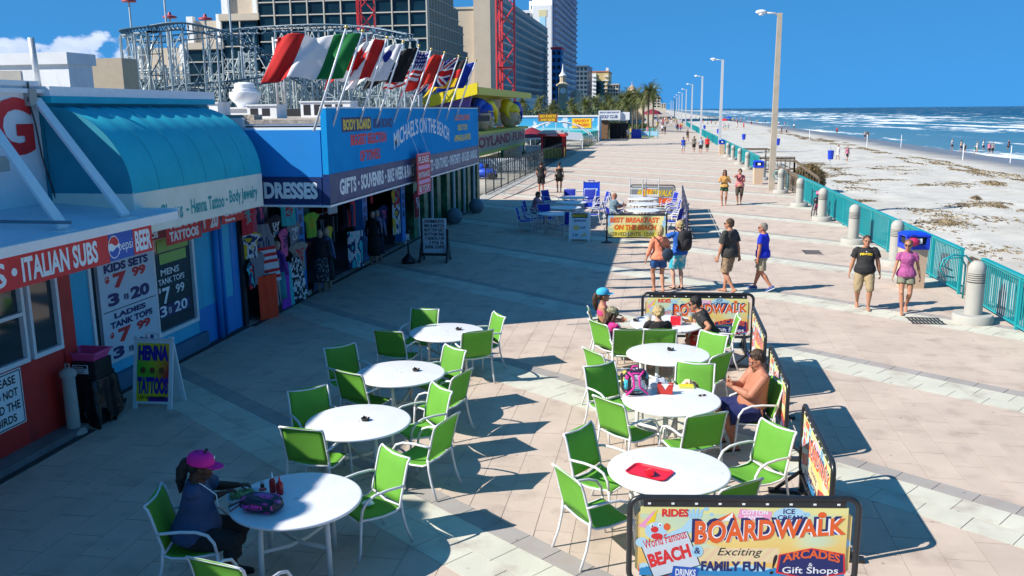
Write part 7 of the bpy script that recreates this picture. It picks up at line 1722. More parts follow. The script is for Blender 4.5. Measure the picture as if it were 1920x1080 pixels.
GAR = [(-8.72, 17.75, 2.55, .9, solid((.50, .10, .18)), 'pink hanging top at the left end of the souvenir shop front', 'shirt'), (-8.9, 18.4, 2.6, 1.0, solid((.05, .36, .28)), 'sea green hanging top near the ceiling of the souvenir shop', 'shirt'), (-9.0, 19.0, 2.65, .8, solid(GY), 'grey hanging top near the ceiling beside the green one', 'shirt'), (-8.66, 17.5, 2.0, .8, tie([YE, WH, NV]), 'yellow and blue patterned top in the left corner of the shop front', 'shirt'), (-8.66, 17.5, 1.35, .8, tie([RD, NV, TQ]), 'red and blue patterned top low in the left corner', 'shirt'), (-8.62, 18.05, 2.1, 1.25, lambda u, v, rn: (printed(GY, NV)(u, v, rn) if v > .6 else stripes(RD, WH, 16)(u, v, rn)), 'long striped dark red top at the shop front', 'dress'), (-8.72, 18.9, 2.2, 1.05, printed(BK, WH), 'black tee with pale skull print, the upper one', 'shirt'), (-8.64, 18.9, 1.4, 1.05, printed((.10, .13, .16), WH), 'grey tee with white print below the black tee', 'shirt'), (-8.6, 19.72, 1.95, .9, printed(GY, WH), 'light grey tee beside the first blue column', 'shirt'), (-8.55, 19.8, 1.45, 1.0, printed((.32, .28, .24), RD), 'sandy tee with dark round print beside the first blue column', 'shirt'), (-8.55, 18.55, 1.25, 1.0, solid((.30, .34, .34)), 'grey beach robe hanging low in the shop front', 'dress'), (-8.5, 18.95, 1.10, 1.0, lambda u, v, rn: PU if u < .6 else TQ, 'purple and aqua sarong hanging low at the shop front', 'dress'), (-8.45, 19.35, 1.15, 1.0, lambda u, v, rn: BK if noise.noise(Vector((u*9, v*16, 2))) > .0 else WH, 'black and white patterned beach dress', 'dress'), (-8.52, 17.95, .98, .98, solid(OR), 'vivid orange red towel hanging nearly to the step', 'towel'), (-8.55, 18.25, 1.02, .98, lambda u, v, rn: WH if (.42 < u < .5 and .6 < v < .8) else BK, 'black long dress beside the orange red towel', 'dress'),
       (-8.62, 23.9, 2.35, 1.0, lambda u, v, rn: RD if v > .6 else (NV if u < .4 else OR), 'red orange and blue banner towel by the second blue column', 'towel'), (-8.60, 23.95, 1.15, 1.0, tie([TQ, NV, WH]), 'teal beach towel hanging below the red one', 'towel'), (-8.6, 28.0, 2.45, 1.0, tie([YE, NV, RD, TQ]), 'rainbow patterned towel by the third blue column, the upper one', 'towel'), (-8.6, 28.0, 1.5, .95, tie([YE, WH, NV]), 'yellow and white patterned towel below the rainbow one', 'towel'), (-8.42, 29.9, 1.75, 1.25, printed((.36, .02, .03), WH), 'red lettered sweatshirt on the green pier', 'shirt'), (-9.6, 26.6, 1.8, 1.2, solid(RD), 'deep red tee inside the shop behind the second column', 'shirt'), (-9.4, 21.4, 2.5, 1.1, solid((.04, .16, .13)), 'dark green sarong high inside the shop doorway', 'towel'), (-9.4, 22.4, 2.5, 1.1, solid((.03, .12, .12)), 'dark teal sarong high inside the shop doorway', 'towel'), (-9.4, 26.2, 2.6, 1.1, solid((.03, .11, .10)), 'dark sarong high inside the second doorway', 'towel'), (-8.9, 20.9, 1.3, .9, solid((.30, .03, .04)), 'row end red top on the rack behind the first column', 'shirt'), (-8.7, 21.6, 1.1, .95, lambda u, v, rn: [YE, RD, PU, WH][int(v*12) % 4], 'bright banded poncho at the first doorway', 'dress'), (-8.6, 21.35, 1.15, 1.1, solid((.12, .18, .32)), 'slate blue long shirt at the first doorway', 'dress')]
for x, y, z, s, pat, lb, kd in GAR:
    shirt_obj((x, y, z), PI/2+random.uniform(-.5, .2), s, pat, lb, kd, cat={'towel': 'towel', 'dress': 'dress'}.get(kd, 'shirt'), name={'towel': 'hanging_towel', 'dress': 'hanging_dress'}.get(kd, 'hanging_shirt'))
WN = [('crimson', (.55, .02, .04)), ('white', WH), ('turquoise', TQ), ('navy', NV), ('lemon', YE), ('violet', PU), ('grey', GY), ('coral', (.75, .16, .10)), ('lime', (.25, .55, .05)), ('pink', (.70, .12, .30))]
SPOT = [(-8.64, 17.42, 2.62, 'in the top corner beside the turquoise shop'), (-8.7, 18.2, 2.62, 'under the ceiling of the first bay'), (-8.72, 18.62, 1.75, 'mid height in the first bay'), (-8.64, 19.2, 1.85, 'between the black and the sandy tee'), (-8.6, 19.45, 2.55, 'high beside the first blue column'), (-8.9, 20.75, 2.5, 'just past the first blue column'), (-9.1, 22.0, 1.9, 'at the middle of the second bay'), (-8.95, 23.2, 2.4, 'high before the second blue column'), (-8.9, 22.7, 1.45, 'low before the second blue column'), (-9.0, 25.7, 2.4, 'just past the second blue column'), (-9.1, 27.0, 2.3, 'at the middle of the third bay'), (-8.9, 27.6, 1.5, 'low before the third blue column'), (-8.62, 17.8, 1.5, 'low in the first bay beside the striped top')]
for k, (x, y, z, wh) in enumerate(SPOT):
    nm1, c1 = WN[(k*3) % 10]; nm2, c2 = WN[(k*7+2) % 10]
    shirt_obj((x, y, z), PI/2+random.uniform(-.6, .3), .92, printed(c1, c2), '%s top with %s print hanging %s' % (nm1, nm2, wh), 'shirt')
def mannequin(x, y, lb, top, bot, z=0):
    t_ = thing('mannequin', lb, 'mannequin', (x, y, z), random.uniform(-.6, .3)); mb = MB(); mb.ell((0, 0, 1.52), (.075, .09, .11)); mb.tube([(0, 0, 1.38), (0, 0, 1.47)], .045, 8); mb.tube([(-.07, 0, .05), (-.08, 0, .5), (-.09, 0, .85)], [.04, .055, .08], 8); mb.tube([(.07, 0, .05), (.08, 0, .5), (.09, 0, .85)], [.04, .055, .08], 8); mb.build('body', mat('mannequin_skin', (.42, .30, .22), .5), t_, smooth=True)
    mb = MB(); mb.lathe((0, 0, 0), [(.17, .88), (.15, 1.05), (.18, 1.28), (.13, 1.38), (.06, 1.42)], 16, sx=1, sy=.62); mb.build('top', top, t_, smooth=True)
    for s in (-1, 1): mb = MB(); mb.tube([(.16*s, 0, 1.33), (.22*s, .02, 1.08), (.24*s, .06, .85)], [.055, .04, .03], 8); mb.build('sleeve', top, t_, smooth=True)
    mb = MB(); mb.lathe((0, 0, 0), [(.20, .30), (.19, .6), (.17, .92)], 16, sx=1, sy=.7); mb.build('skirt', bot, t_, smooth=True)
mk = lambda n, c: mat(n, c, .85, var=.15, vs=8)
mannequin(-8.38, 20.75, 'mannequin in black top and checked skirt in front of the first blue column', mk('cl_black', (.02, .02, .025)), mat('check_cloth', (.03, .03, .04), .8, col2=(.35, .35, .36), cs=22, cth=(.56, .58)))
mannequin(-8.35, 21.1, 'mannequin in slate blue shirt and dark trousers beside the first doorway', mk('cl_slate', (.10, .15, .28)), mk('cl_black2', (.02, .02, .03)))
mannequin(-8.38, 24.9, 'mannequin draped in a long black robe before the second blue column', mk('cl_black3', (.015, .015, .018)), mk('cl_black4', (.015, .015, .018)))
mannequin(-8.34, 25.2, 'mannequin with pale lilac stripe jacket before the second blue column', mk('cl_lilac', (.22, .22, .38)), mk('cl_navy', (.02, .02, .05)))
mannequin(-8.9, 19.75, 'mannequin head and tee raised behind the sandy tee', mk('cl_grey', (.25, .27, .32)), mk('cl_khaki', (.14, .12, .09)), .25)
mannequin(-8.62, 18.75, 'mannequin in purple and aqua wrap low in the shop front', mk('cl_purple', (.18, .04, .30)), mk('cl_aqua', (.04, .30, .36)))
for x, y0, y1, lb, cols in ((-10.2, 18.2, 22.8, 'long clothes rail deep inside the first shop bay', (BK, GY, NV, RD, PU)), (-10.2, 25.6, 28.5, 'clothes rail deep inside the second shop bay', (RD, BK, GY, NV)), (-9.5, 22.4, 24.4, 'dark clothes rail between the first two blue columns', (BK, NV, GY))):
    t_ = thing('clothes_rail', lb, 'clothes rail', (x, y0, .06)); mb = MB(); mb.tube([(0, 0, 0), (0, 0, 1.6), (0, y1-y0, 1.6), (0, y1-y0, 0)], .02, 6); mb.build('rail', m_galv, t_)
    y = .1
    while y < y1-y0-.1:
        c = random.choice(cols); mb = MB(); mb.box(-.24, .24, -.02, .02, .75, 1.5, col=jit(c, .3)); o = mb.build('garment', m_cloth, t_, attr='tint'); o.location = (0, y, 0); o.rotation_euler = (0, 0, random.uniform(-.2, .2)); y += .16
# ================================================================== PEOPLE
from mathutils.bvhtree import BVHTree
def skinm(n, c): return mat('skin_'+n, c, .55, var=.07, vs=6, spec=.35)
SK_DARK, SK_TAN, SK_PALE, SK_RED = skinm('deep', (.075, .032, .018)), skinm('tan', (.42, .20, .12)), skinm('fair', (.55, .32, .23)), skinm('sunned', (.43, .175, .105))
def cl(n, c, **k):
    k.setdefault('var', .12); k.setdefault('vs', 7); k.setdefault('bump', .5); k.setdefault('bs', 14); return mat('cloth_'+n, c, .85, **k)
def hairm(n, c): return mat('hair_'+n, c, .6, var=.35, vs=30, bump=.8, bs=60, stretch=(1, 1, .3))
H_BLACK, H_BROWN, H_BLOND, H_GREY, H_DBLOND = hairm('black', (.012, .010, .010)), hairm('brown', (.06, .03, .015)), hairm('blond', (.50, .36, .16)), hairm('grey', (.22, .19, .16)), hairm('dark_blond', (.22, .14, .07))
def eloft(mb, rings, n=20):
    """closed loft; ring = (centre, rx, ry, X axis, Y axis)"""
    vs = []
    for c, rx, ry, X, Y in rings:
        for j in range(n):
            a = 2*PI*j/n; vs.append(Vector(c)+X*(rx*math.cos(a))+Y*(ry*math.sin(a)))
    k = len(rings); fs = [(i*n+j, i*n+(j+1) % n, (i+1)*n+(j+1) % n, (i+1)*n+j) for i in range(k-1) for j in range(n)]
    fs += [tuple(range(n-1, -1, -1)), tuple(range((k-1)*n, k*n))]
    mb.add(vs, fs)
SHOP = bpy.data.scenes.new('workshop')      # an empty side scene, so that each body is worked out quickly
def solidify_body(mb, name, voxel, m, parent, smooth_it=3):
    me = mb.mesh('tmp'); o = bpy.data.objects.new('tmp', me); SHOP.collection.objects.link(o)
    r = o.modifiers.new('r', 'REMESH'); r.mode = 'VOXEL'; r.voxel_size = voxel; r.use_smooth_shade = True
    s = o.modifiers.new('s', 'SMOOTH'); s.factor = .5; s.iterations = smooth_it
    VL = SHOP.view_layers[0]; VL.update(); dg = VL.depsgraph; out = bpy.data.meshes.new_from_object(o.evaluated_get(dg))
    bpy.data.objects.remove(o); bpy.data.meshes.remove(me)
    out.name = name; out.materials.clear(); out.materials.append(m)
    out.polygons.foreach_set('use_smooth', [True]*len(out.polygons))
    hairy, cloth_ = name in ('hair', 'beard'), name in ('shirt', 'shorts', 'pants')
    if (hairy or cloth_) and voxel < .02:                # locks in the hair, folds in the cloth
        cs = [v.co.copy() for v in out.vertices]; ns = [v.normal.copy() for v in out.vertices]; buf = []
        for c, n_ in zip(cs, ns):
            if hairy: q = noise.noise(Vector((c.x*70, c.y*70, c.z*18)))*.009
            else: q = (noise.noise(Vector((c.x*9+c.z*4, c.y*9, c.z*11-c.x*5)))+.5*noise.noise(c*24))*.010
            buf.extend(c+n_*q)
        out.vertices.foreach_set('co', buf); out.update()
    ob = bpy.data.objects.new(name, out); COL.objects.link(ob); ob.parent = parent; return ob
def ik(a, b, l1, l2, pole):
    d = b-a; D = d.length; mx_ = (l1+l2)*.999
    if D > mx_: b = a+d*(mx_/D); d = b-a; D = mx_
    x = (l1*l1-l2*l2+D*D)/(2*D); h = math.sqrt(max(0, l1*l1-x*x)); u = d/D
    p = (pole-u*pole.dot(u)).normalized()
    return a+u*x+p*h, b
class Sk: pass
def skeleton(P_):
    k = Sk(); g = P_.get
    k.f = f = g('fat', 0); k.fem = g('fem', False); k.sc = sc = g('scale', 1.0)
    k.pel = Vector(g('pelvis', (0, 0, .93)))*1.0
    E = Euler((-R(g('lean', 2)), R(g('side', 0)), R(g('twist', 0)))); M = E.to_matrix()
    k.X, k.Y, k.T = M @ Vector((1, 0, 0)), M @ Vector((0, 1, 0)), M @ Vector((0, 0, 1))
    PX = Vector((1, 0, 0)); PX = Matrix.Rotation(R(g('hipturn', 0)), 3, 'Z') @ PX
    k.neck = k.pel+k.T*.53*sc; k.chest = k.pel+k.T*.36*sc
    sw = (.165 if k.fem else .19)*sc+f*.35
    k.sh = {1: k.pel+k.T*.465*sc+k.X*sw, -1: k.pel+k.T*.465*sc-k.X*sw}
    HM = Euler((-R(g('nod', 0)+g('lean', 2)*.4), R(g('tilt', 0)), R(g('turn', 0)+g('twist', 0)))).to_matrix()
    k.HX, k.HY, k.HT = HM @ Vector((1, 0, 0)), HM @ Vector((0, 1, 0)), HM @ Vector((0, 0, 1))
    hs = g('head', 1.05)*(.5+.5*sc); k.hs = hs
    k.hc = k.neck+(k.T*.4+k.HT*.6)*.104*hs+k.HY*.018*hs
    k.hip = {s: k.pel+PX*(.092*sc+f*.3)*s+Vector((0, 0, -.03*sc)) for s in (1, -1)}
    k.ankle, k.knee, k.toe, k.wr, k.el = {}, {}, {}, {}, {}
    for s, key in ((1, 'rf'), (-1, 'lf')):
        a = g(key, (.1*s, 0, .075)); kp = Vector(g('kpole', (0, 1, 0)))
        k.knee[s], k.ankle[s] = ik(k.hip[s], Vector(a[:3]), .43*sc, .415*sc, kp+Vector((.15*s, 0, 0)))
        ta = R(a[3]) if len(a) > 3 else 0; tp = R(a[4]) if len(a) > 4 else 0
        k.toe[s] = Vector((math.sin(ta)*math.cos(tp)*(1), math.cos(ta)*math.cos(tp), -math.sin(tp)))
    for s, key, pk_ in ((1, 'rh', 'rpole'), (-1, 'lh', 'lpole')):
        hnd = g(key); 
        hnd = Vector(hnd) if hnd else k.sh[s]+Vector((.07*s, .03, -.50*sc))
        k.el[s], k.wr[s] = ik(k.sh[s]-k.T*.02, hnd, .285*sc, .25*sc, Vector(g(pk_, (.35*s, -1, -.25))))
    return k
def torso_rings(k, infl, t0, t1, hem=0):
    f = k.f; fem = k.fem
    tab = [(-.115, .105, .085, 0), (-.07, .15, .11, 0), (-.01, .168, .118, 0), (.06, .166, .116, 0), (.14, .145, .106, 0), (.22, .143, .104, 0), (.30, .158, .112, 0), (.38, .172, .112, 0), (.44, .165, .098, -.005), (.48, .115, .08, -.01), (.52, .066, .062, -.008), (.56, .056, .056, .004)]
    if fem: tab = [(-.115, .105, .09, 0), (-.07, .155, .12, -.005), (-.01, .175, .125, -.005), (.06, .16, .112, 0), (.14, .130, .096, 0), (.22, .128, .095, .0), (.30, .142, .112, .012), (.36, .150, .118, .018), (.42, .150, .095, 0), (.47, .105, .075, -.01), (.52, .056, .054, -.008), (.56, .048, .048, .004)]
    def at_(t):
        for a, b in zip(tab, tab[1:]):
            if a[0] <= t <= b[0]:
                q = (t-a[0])/(b[0]-a[0]); return [a[i]+(b[i]-a[i])*q for i in range(4)]
        return list(tab[0] if t < tab[0][0] else tab[-1])
    ts = sorted(set([t0, t1]+[a[0] for a in tab if t0 < a[0] < t1])); out = []
    for t in ts:
        _, rx, ry, yo = at_(t); w = math.exp(-((t-.10)/.16)**2); ws = math.exp(-((t-.2)/.3)**2)
        rx = rx+f*ws*1.0; ry2 = ry+f*w*1.35; yo2 = yo+f*w*.85
        fl = (hem*max(0, (.2-t))+.020*max(0, min(1, (.10-t)/.06))) if hem else 0
        out.append((k.pel+k.T*t*k.sc+k.Y*yo2*k.sc, (rx+infl+fl)*k.sc, (ry2+infl+fl)*k.sc, k.X, k.Y))
    return out
def hand(mb, k, s, d, nrm, curl, sc, rr=1.0):
    """palm, four jointed fingers of different length, thumb from the side of the palm"""
    d = d.normalized(); nrm = (nrm-d*nrm.dot(d)).normalized(); w = d.cross(nrm).normalized()*s; p = k.wr[s]
    eloft(mb, [(p-d*.012*sc, .026*sc, .019*sc, w, nrm), (p+d*.03*sc, .036*sc, .017*sc, w, nrm), (p+d*.075*sc, .041*sc, .015*sc, w, nrm), (p+d*.09*sc, .038*sc, .012*sc, w, nrm)], 12)
    for q, (o, l) in enumerate(((-.030, .066), (-.010, .078), (.010, .074), (.030, .058))):
        a = p+d*.082*sc+w*o*sc; dd = (d+w*o*2.2).normalized(); pts = [a]
        for j, fr_ in enumerate((.45, .32, .23)):
            dd = (Matrix.Rotation(-curl*(1+.12*q), 3, w*s) @ dd) if True else dd
            pts.append(pts[-1]+dd*l*fr_*sc)
        mb.tube(pts, [.0095*rr*sc, .0090*rr*sc, .0084*rr*sc, .0070*rr*sc], 8)
    a = p+d*.02*sc-w*.030*sc; dd = (d*.75-w*.75+nrm*(-.25)).normalized(); pts = [a]
    for l in (.038, .032, .026): pts.append(pts[-1]+dd*l*sc); dd = (dd+d*.35-nrm*.25*curl).normalized()
    mb.tube(pts, [.0135*sc, .011*rr*sc, .0100*rr*sc, .0080*rr*sc], 8)
def person(label, loc, facing, P_, wear, skin=SK_PALE, hair=H_BROWN, style='short', voxel=.013, group=None, face=True, world=None):
    """wear: list of (kind, material, options). Local +Y is the way the person faces."""
    t_ = thing('person', label, 'person', loc, R(facing)-PI/2, group)
    if world:                                            # hand and foot targets given as places in the world
        W = Matrix.Translation(Vector(loc)) @ Matrix.Rotation(R(facing)-PI/2, 4, 'Z'); Wi = W.inverted()
        for key, v in world.items():
            q = Wi @ Vector(v[:3]); P_[key] = tuple(q)+tuple(v[3:])
    k = skeleton(P_); sc, f = k.sc, k.f; hs = k.hs; rr = max(1, voxel/.0095)
    mb = MB(); eloft(mb, torso_rings(k, 0, -.115, .56), 24)
    th, ca = (.082+f*.55)*sc, (.047+f*.22)*sc
    for s in (1, -1):
        h, kn, an = k.hip[s], k.knee[s], k.ankle[s]; u = (kn-h); v = (an-kn)
        mb.tube([h-u*.06, h+u*.12, h+u*.45, h+u*.85, kn, kn+v*.05], [th*.95, th*1.02, th*.86, th*.66, th*.62, th*.56], 14)
        back = Vector((0, -1, 0))-v.normalized()*Vector((0, -1, 0)).dot(v.normalized())
        mb.tube([kn-v*.02, kn+v*.12+back*.008, kn+v*.32+back*.018, kn+v*.6+back*.006, kn+v*.88, an], [th*.58, ca*1.08, ca*1.22, ca*.92, .036*sc, .037*sc], 14)
        mb.ell(kn+Vector((0, .01, 0)), (th*.6, th*.6, th*.62), n=10, m=8)
        d = k.toe[s]; up = Vector((0, 0, 1)); up = (up-d*up.dot(d)).normalized(); w = d.cross(up); bp = an-up*.040*sc
        eloft(mb, [(bp-d*.062*sc+up*.008, .020*sc, .022*sc, w, up), (bp-d*.045*sc+up*.006, .031*sc, .034*sc, w, up), (bp+d*.01*sc+up*.008, .034*sc, .038*sc, w, up), (bp+d*.07*sc, .038*sc, .028*sc, w, up), (bp+d*.13*sc-up*.008, .045*sc, .020*sc, w, up), (bp+d*.175*sc-up*.012, .042*sc, .016*sc, w, up), (bp+d*.195*sc-up*.014, .028*sc, .011*sc, w, up)], 12)
        a, e, wr = k.sh[s], k.el[s], k.wr[s]; u, v = e-a, wr-e; ar = (.046+f*.3)*sc*(.84 if k.fem else 1)
        mb.ell(a-k.X*.018*s-k.T*.014, (ar*1.16, ar*1.06, ar*1.0), n=12, m=8)
        mb.tube([a, a+u*.3, a+u*.7, e, e+v*.04], [ar*1.0, ar*1.06, ar*.92, ar*.82, ar*.8], 12)
        mb.tube([e-v*.03, e+v*.22, e+v*.55, e+v*.9, wr], [ar*.8, ar*.92, ar*.76, ar*.52, .024*sc], 12)
        nrm = Vector(P_.get('palm', (-s*.9, .1, -.1))) if not P_.get('palm%d' % s) else Vector(P_['palm%d' % s])
        dd = Vector(P_['hdir%d' % s]) if P_.get('hdir%d' % s) else v.normalized()+Vector((0, .08, 0))
        hand(mb, k, s, dd, nrm*(-1), P_.get('curl', .38), sc*(.9 if k.fem else 1), rr)
    mb.tube([k.neck-k.T*.05, k.neck+k.T*.02, k.hc-k.HT*.03], [(.062+f*.3)*sc, (.053+f*.25)*hs, (.052+f*.2)*hs], 14)
    HM = Matrix((k.HX, k.HY, k.HT)).transposed()
    def H(x, y, z): return k.hc+(k.HX*x+k.HY*y+k.HT*z)*hs
    def hell(c, r, m=mb, n=16, mm=12): m.ell(H(*c), tuple(q*hs for q in r), M=HM, n=n, m=mm)
    hell((0, -.008, .035), (.076, .095, .090)); hell((0, .022, -.018), (.064, .072, .078)); hell((0, .040, -.070), (.044+f*.2, .046, .036)); hell((0, .078, -.080), (.02, .018, .016))
    mb.tube([H(0, .088, .024), H(0, .103, .002), H(0, .110, -.012)], [.009*hs, .011*hs, .014*hs], 8); hell((0, .086, -.047), (.023, .014, .011), n=8, mm=6)
    for s in (1, -1): hell((.076*s, -.002, -.004), (.010, .018, .030), n=8, mm=6); hell((.036*s, .078, .036), (.022, .012, .008), n=8, mm=6)
    solidify_body(mb, 'body', voxel, skin, t_, 2)
    if face:
        for s in (1, -1):
            mb = MB(); mb.ell(H(.030*s, .087, .016), (.0125*hs, .008*hs, .0075*hs), M=HM, n=10, m=6); mb.build('eye', m_dark if voxel > .009 else mat('eye_white', (.6, .58, .55), .3), t_, smooth=True)
            if voxel <= .009: mb = MB(); mb.ell(H(.030*s, .0935, .016), (.0055*hs, .003*hs, .0055*hs), M=HM, n=8, m=6); mb.build('iris', m_tblack, t_)
            mb = MB(); mb.tube([H(.014*s, .096, .036), H(.032*s, .094, .041), H(.050*s, .082, .036)], .0035*hs, 5); mb.build('eyebrow', hair, t_)
        mb = MB(); mb.tube([H(-.020, .096, -.045), H(0, .103, -.044), H(.020, .096, -.045)], [.003*hs, .0055*hs, .003*hs], 6); mb.build('mouth', mat('lips', (.30, .08, .07), .5), t_)
    if style != 'none':
        mb = MB()
        if style in ('short', 'bob', 'long', 'pony', 'bun', 'crop'):
            q = .006 if style == 'crop' else .013
            hell((0, -.022, .050), (.078+q, .090+q, .085+q*.7), mb); hell((0, -.058, .0), (.068+q, .05+q, .062), mb)
        if style == 'bob': hell((0, -.035, -.01), (.094, .075, .095), mb); hell((0, -.05, -.055), (.085, .06, .055), mb)
        if style == 'long':
            hell((0, -.045, -.02), (.086, .07, .11), mb); eloft(mb, [(H(0, -.06, .0), .08*hs, .05*hs, k.HX, k.HY), (H(0, -.075, -.12), .085*hs, .04*hs, k.HX, k.HY), (H(0, -.085, -.24), .06*hs, .026*hs, k.HX, k.HY)], 14)
            for s in (1, -1): mb.tube([H(.070*s, .03, .03), H(.083*s, .015, -.08), H(.07*s, .03, -.19)], [.022*hs, .026*hs, .014*hs], 8)
        if style == 'pony': mb.tube([H(0, -.08, .04), H(.0, -.125, .02), H(.0, -.15, -.05), H(0, -.15, -.15), H(0, -.14, -.26)], [.045, .055, .058, .048, .014], 10)
        if style == 'bun': hell((0, -.09, .11), (.045, .045, .042), mb)
        if style == 'curly':
            rn = random.Random(5)
            for q in range(70):
                a, b_ = rn.uniform(0, 2*PI), rn.uniform(-.55, 1.5); d = Vector((math.cos(a)*math.cos(b_), math.sin(a)*math.cos(b_), math.sin(b_)))
                if d.y > .55 and d.z < .45: continue
                hell((d.x*.085, d.y*.10-.015, d.z*.095+.03), (.028, .028, .028), mb, 8, 6)
            hell((0, -.02, .04), (.088, .10, .095), mb)
        solidify_body(mb, 'hair', max(.009, voxel*.8), hair, t_, 1 if style == 'curly' else 3)
    for kind, m_, *o_ in wear:
        o_ = o_[0] if o_ else {}; infl = o_.get('infl', .014); mb = MB(); nm = o_.get('name', kind)
        if kind in ('shirt', 'tank', 'hoodie'):
            top_ = o_.get('top', .505); eloft(mb, torso_rings(k, infl, o_.get('hem', -.06), top_, hem=o_.get('flare', .06)), 28)
            sl = o_.get('sleeve', .55)
            for s in (1, -1):
                a, e, wr = k.sh[s], k.el[s], k.wr[s]; ar = (.046+f*.3)*sc*(.84 if k.fem else 1)
                if kind == 'tank': mb.tube([a-k.X*.07*s-k.T*.05, a-k.X*.06*s+k.T*.03], [.04, .03], 8); continue
                mb.ell(a-k.X*.022*s-k.T*.014, (ar*1.16+infl, ar*1.06+infl*.9, ar*1.0+infl*.8), n=12, m=8)
                u, v = e-a, wr-e
                if sl <= 1: mb.tube([a-k.X*s*.035-k.T*.02, a+u*.15, a+u*sl], [ar*1.0+infl*.8, ar*1.08+infl, ar*1.0+infl*1.7], 14)
                else: mb.tube([a-k.X*s*.035-k.T*.02, a+u*.3, e, e+v*.3, e+v*(sl-1)], [ar*1.0+infl*.4, ar*1.1+infl, ar*.95+infl, ar*.85+infl, ar*.65+infl], 14)
            if o_.get('hood'): mb.ell(k.neck-k.Y*.07-k.T*.02, (.11, .07, .08))
            ob = solidify_body(mb, 'shirt', max(.010, voxel), m_, t_, 2)
            if o_.get('print'):
                bv = BVHTree.FromPolygons([v.co.copy() for v in ob.data.vertices], [tuple(p.vertices) for p in ob.data.polygons])
                for txt, mm_, (u0, v0, w_, h_), bo, arch_ in o_['print']:
                    vs, fs = glyphs(txt, bo, 1.0); pts = []; ok = True
                    for x, y in vs:
                        zz = v0+y*h_+arch_*(1-(2*x-1)**2); o1 = k.pel+k.T*zz*sc-k.X*(u0+x*w_)+k.Y*.6
                        hit = bv.ray_cast(o1, -k.Y)
                        if hit[0] is None: ok = False; break
                        pts.append(hit[0]+k.Y*.004)
                    if ok: m2 = MB(); m2.add(pts, fs); m2.build('lettering', mm_, ob)
            continue
        if kind == 'bikini':
            eloft(mb, torso_rings(k, .008, .29, .39), 20)
            for s in (1, -1): mb.tube([k.chest+k.Y*.1+k.X*.07*s, k.neck+k.X*.055*s+k.Y*.03, k.neck-k.Y*.05], .010, 6)
        if kind in ('shorts', 'pants', 'skirt'):
            ln = o_.get('len', .8); eloft(mb, torso_rings(k, .008, -.115, o_.get('waist', .05)), 24)
            for s in (1, -1):
                h, kn, an = k.hip[s], k.knee[s], k.ankle[s]; u, v = kn-h, an-kn; fl = o_.get('flare', .012)
                if ln <= 1: mb.tube([h-u*.02, h+u*.2, h+u*ln], [th*.96+.004, th*1.0+infl*.8, th*(.86-.1*ln)+infl+fl], 16)
                else:
                    e2 = kn+v*(ln-1); mb.tube([h-u*.02, h+u*.2, h+u*.6, kn, e2], [th*.96+.004, th*1.0+infl*.8, th*.85+infl, th*.66+infl, max(ca*1.1, .045)+infl], 16); mb.ell(kn, (th*.64+infl,)*3, n=10, m=8)
            solidify_body(mb, nm, max(.010, voxel), m_, t_, 2); continue
        if kind == 'shoes':
            for s in (1, -1):
                d = k.toe[s]; up = Vector((0, 0, 1)); up = (up-d*up.dot(d)).normalized(); w = d.cross(up); bp = k.ankle[s]-up*.042*sc
                m2 = MB(); eloft(m2, [(bp-d*.072*sc, .03, .036, w, up), (bp-d*.05*sc+up*.01, .040, .05, w, up), (bp+d*.02*sc+up*.012, .042, .05, w, up), (bp+d*.09*sc, .046, .036, w, up), (bp+d*.16*sc-up*.008, .05, .026, w, up), (bp+d*.205*sc-up*.012, .035, .018, w, up)], 12); sh_ = solidify_body(m2, 'shoe', .012, m_, t_, 1)
                m2 = MB(); eloft(m2, [(bp-d*.08*sc-up*.028, .035, .010, w, up), (bp-up*.028, .045, .010, w, up), (bp+d*.14*sc-up*.028, .053, .010, w, up), (bp+d*.212*sc-up*.026, .035, .009, w, up)], 10); q = m2.build('sole', o_.get('sole', m_twhite), sh_)
            continue
        if kind == 'sandals':
            for s in (1, -1):
                d = k.toe[s]; up = Vector((0, 0, 1)); up = (up-d*up.dot(d)).normalized(); w = d.cross(up); bp = k.ankle[s]-up*.068*sc
                m2 = MB(); eloft(m2, [(bp-d*.08, .035, .009, w, up), (bp, .042, .009, w, up), (bp+d*.14, .052, .009, w, up), (bp+d*.205, .03, .009, w, up)], 12); sd = m2.build('sandal', m_, t_)
                m2 = MB(); m2.tube([bp+d*.07-w*.045+up*.01, bp+d*.10+up*.055, bp+d*.07+w*.045+up*.01], .009, 6); m2.build('strap', m_, sd)
            continue
        if kind == 'cap':
            eloft(mb, [(H(0, -.012, z), a*hs, b_*hs, k.HX, k.HY) for z, a, b_ in ((.028, .098, .116), (.06, .100, .118), (.10, .090, .106), (.13, .062, .074), (.145, .02, .024))], 20); cap = solidify_body(mb, 'cap', .010, m_, t_, 2)
            b2 = MB(); w_ = .088
            ring = []
            for i in range(13):
                a = PI*i/12; ring.append((w_*math.cos(a), .070+.115*math.sin(a)))
            top_ = [H(x, y, .052-.018*(abs(x)/w_)**2-.10*max(0, y-.09)*1.6) for x, y in ring]; bot_ = [p-k.HT*.006*hs for p in top_]
            n = len(ring); b2.add(top_+bot_, [tuple(range(n)), tuple(range(2*n-1, n-1, -1))]+[(i, n+i, n+i+1, i+1) for i in range(n-1)]); b2.build('brim', o_.get('brim', m_), cap)
            if o_.get('dots'):
                for x, y in ((-.025, .02), (.025, .02)): b3 = MB(); b3.ell(H(x, y, .150), (.016, .016, .014), n=8, m=6); b3.build('bead', m_tblack, cap)
                b3 = MB(); b3.ell(H(-.012, .094, .098), (.018, .006, .018), M=HM, n=10, m=6); b3.build('badge', m_twhite, cap)
            continue
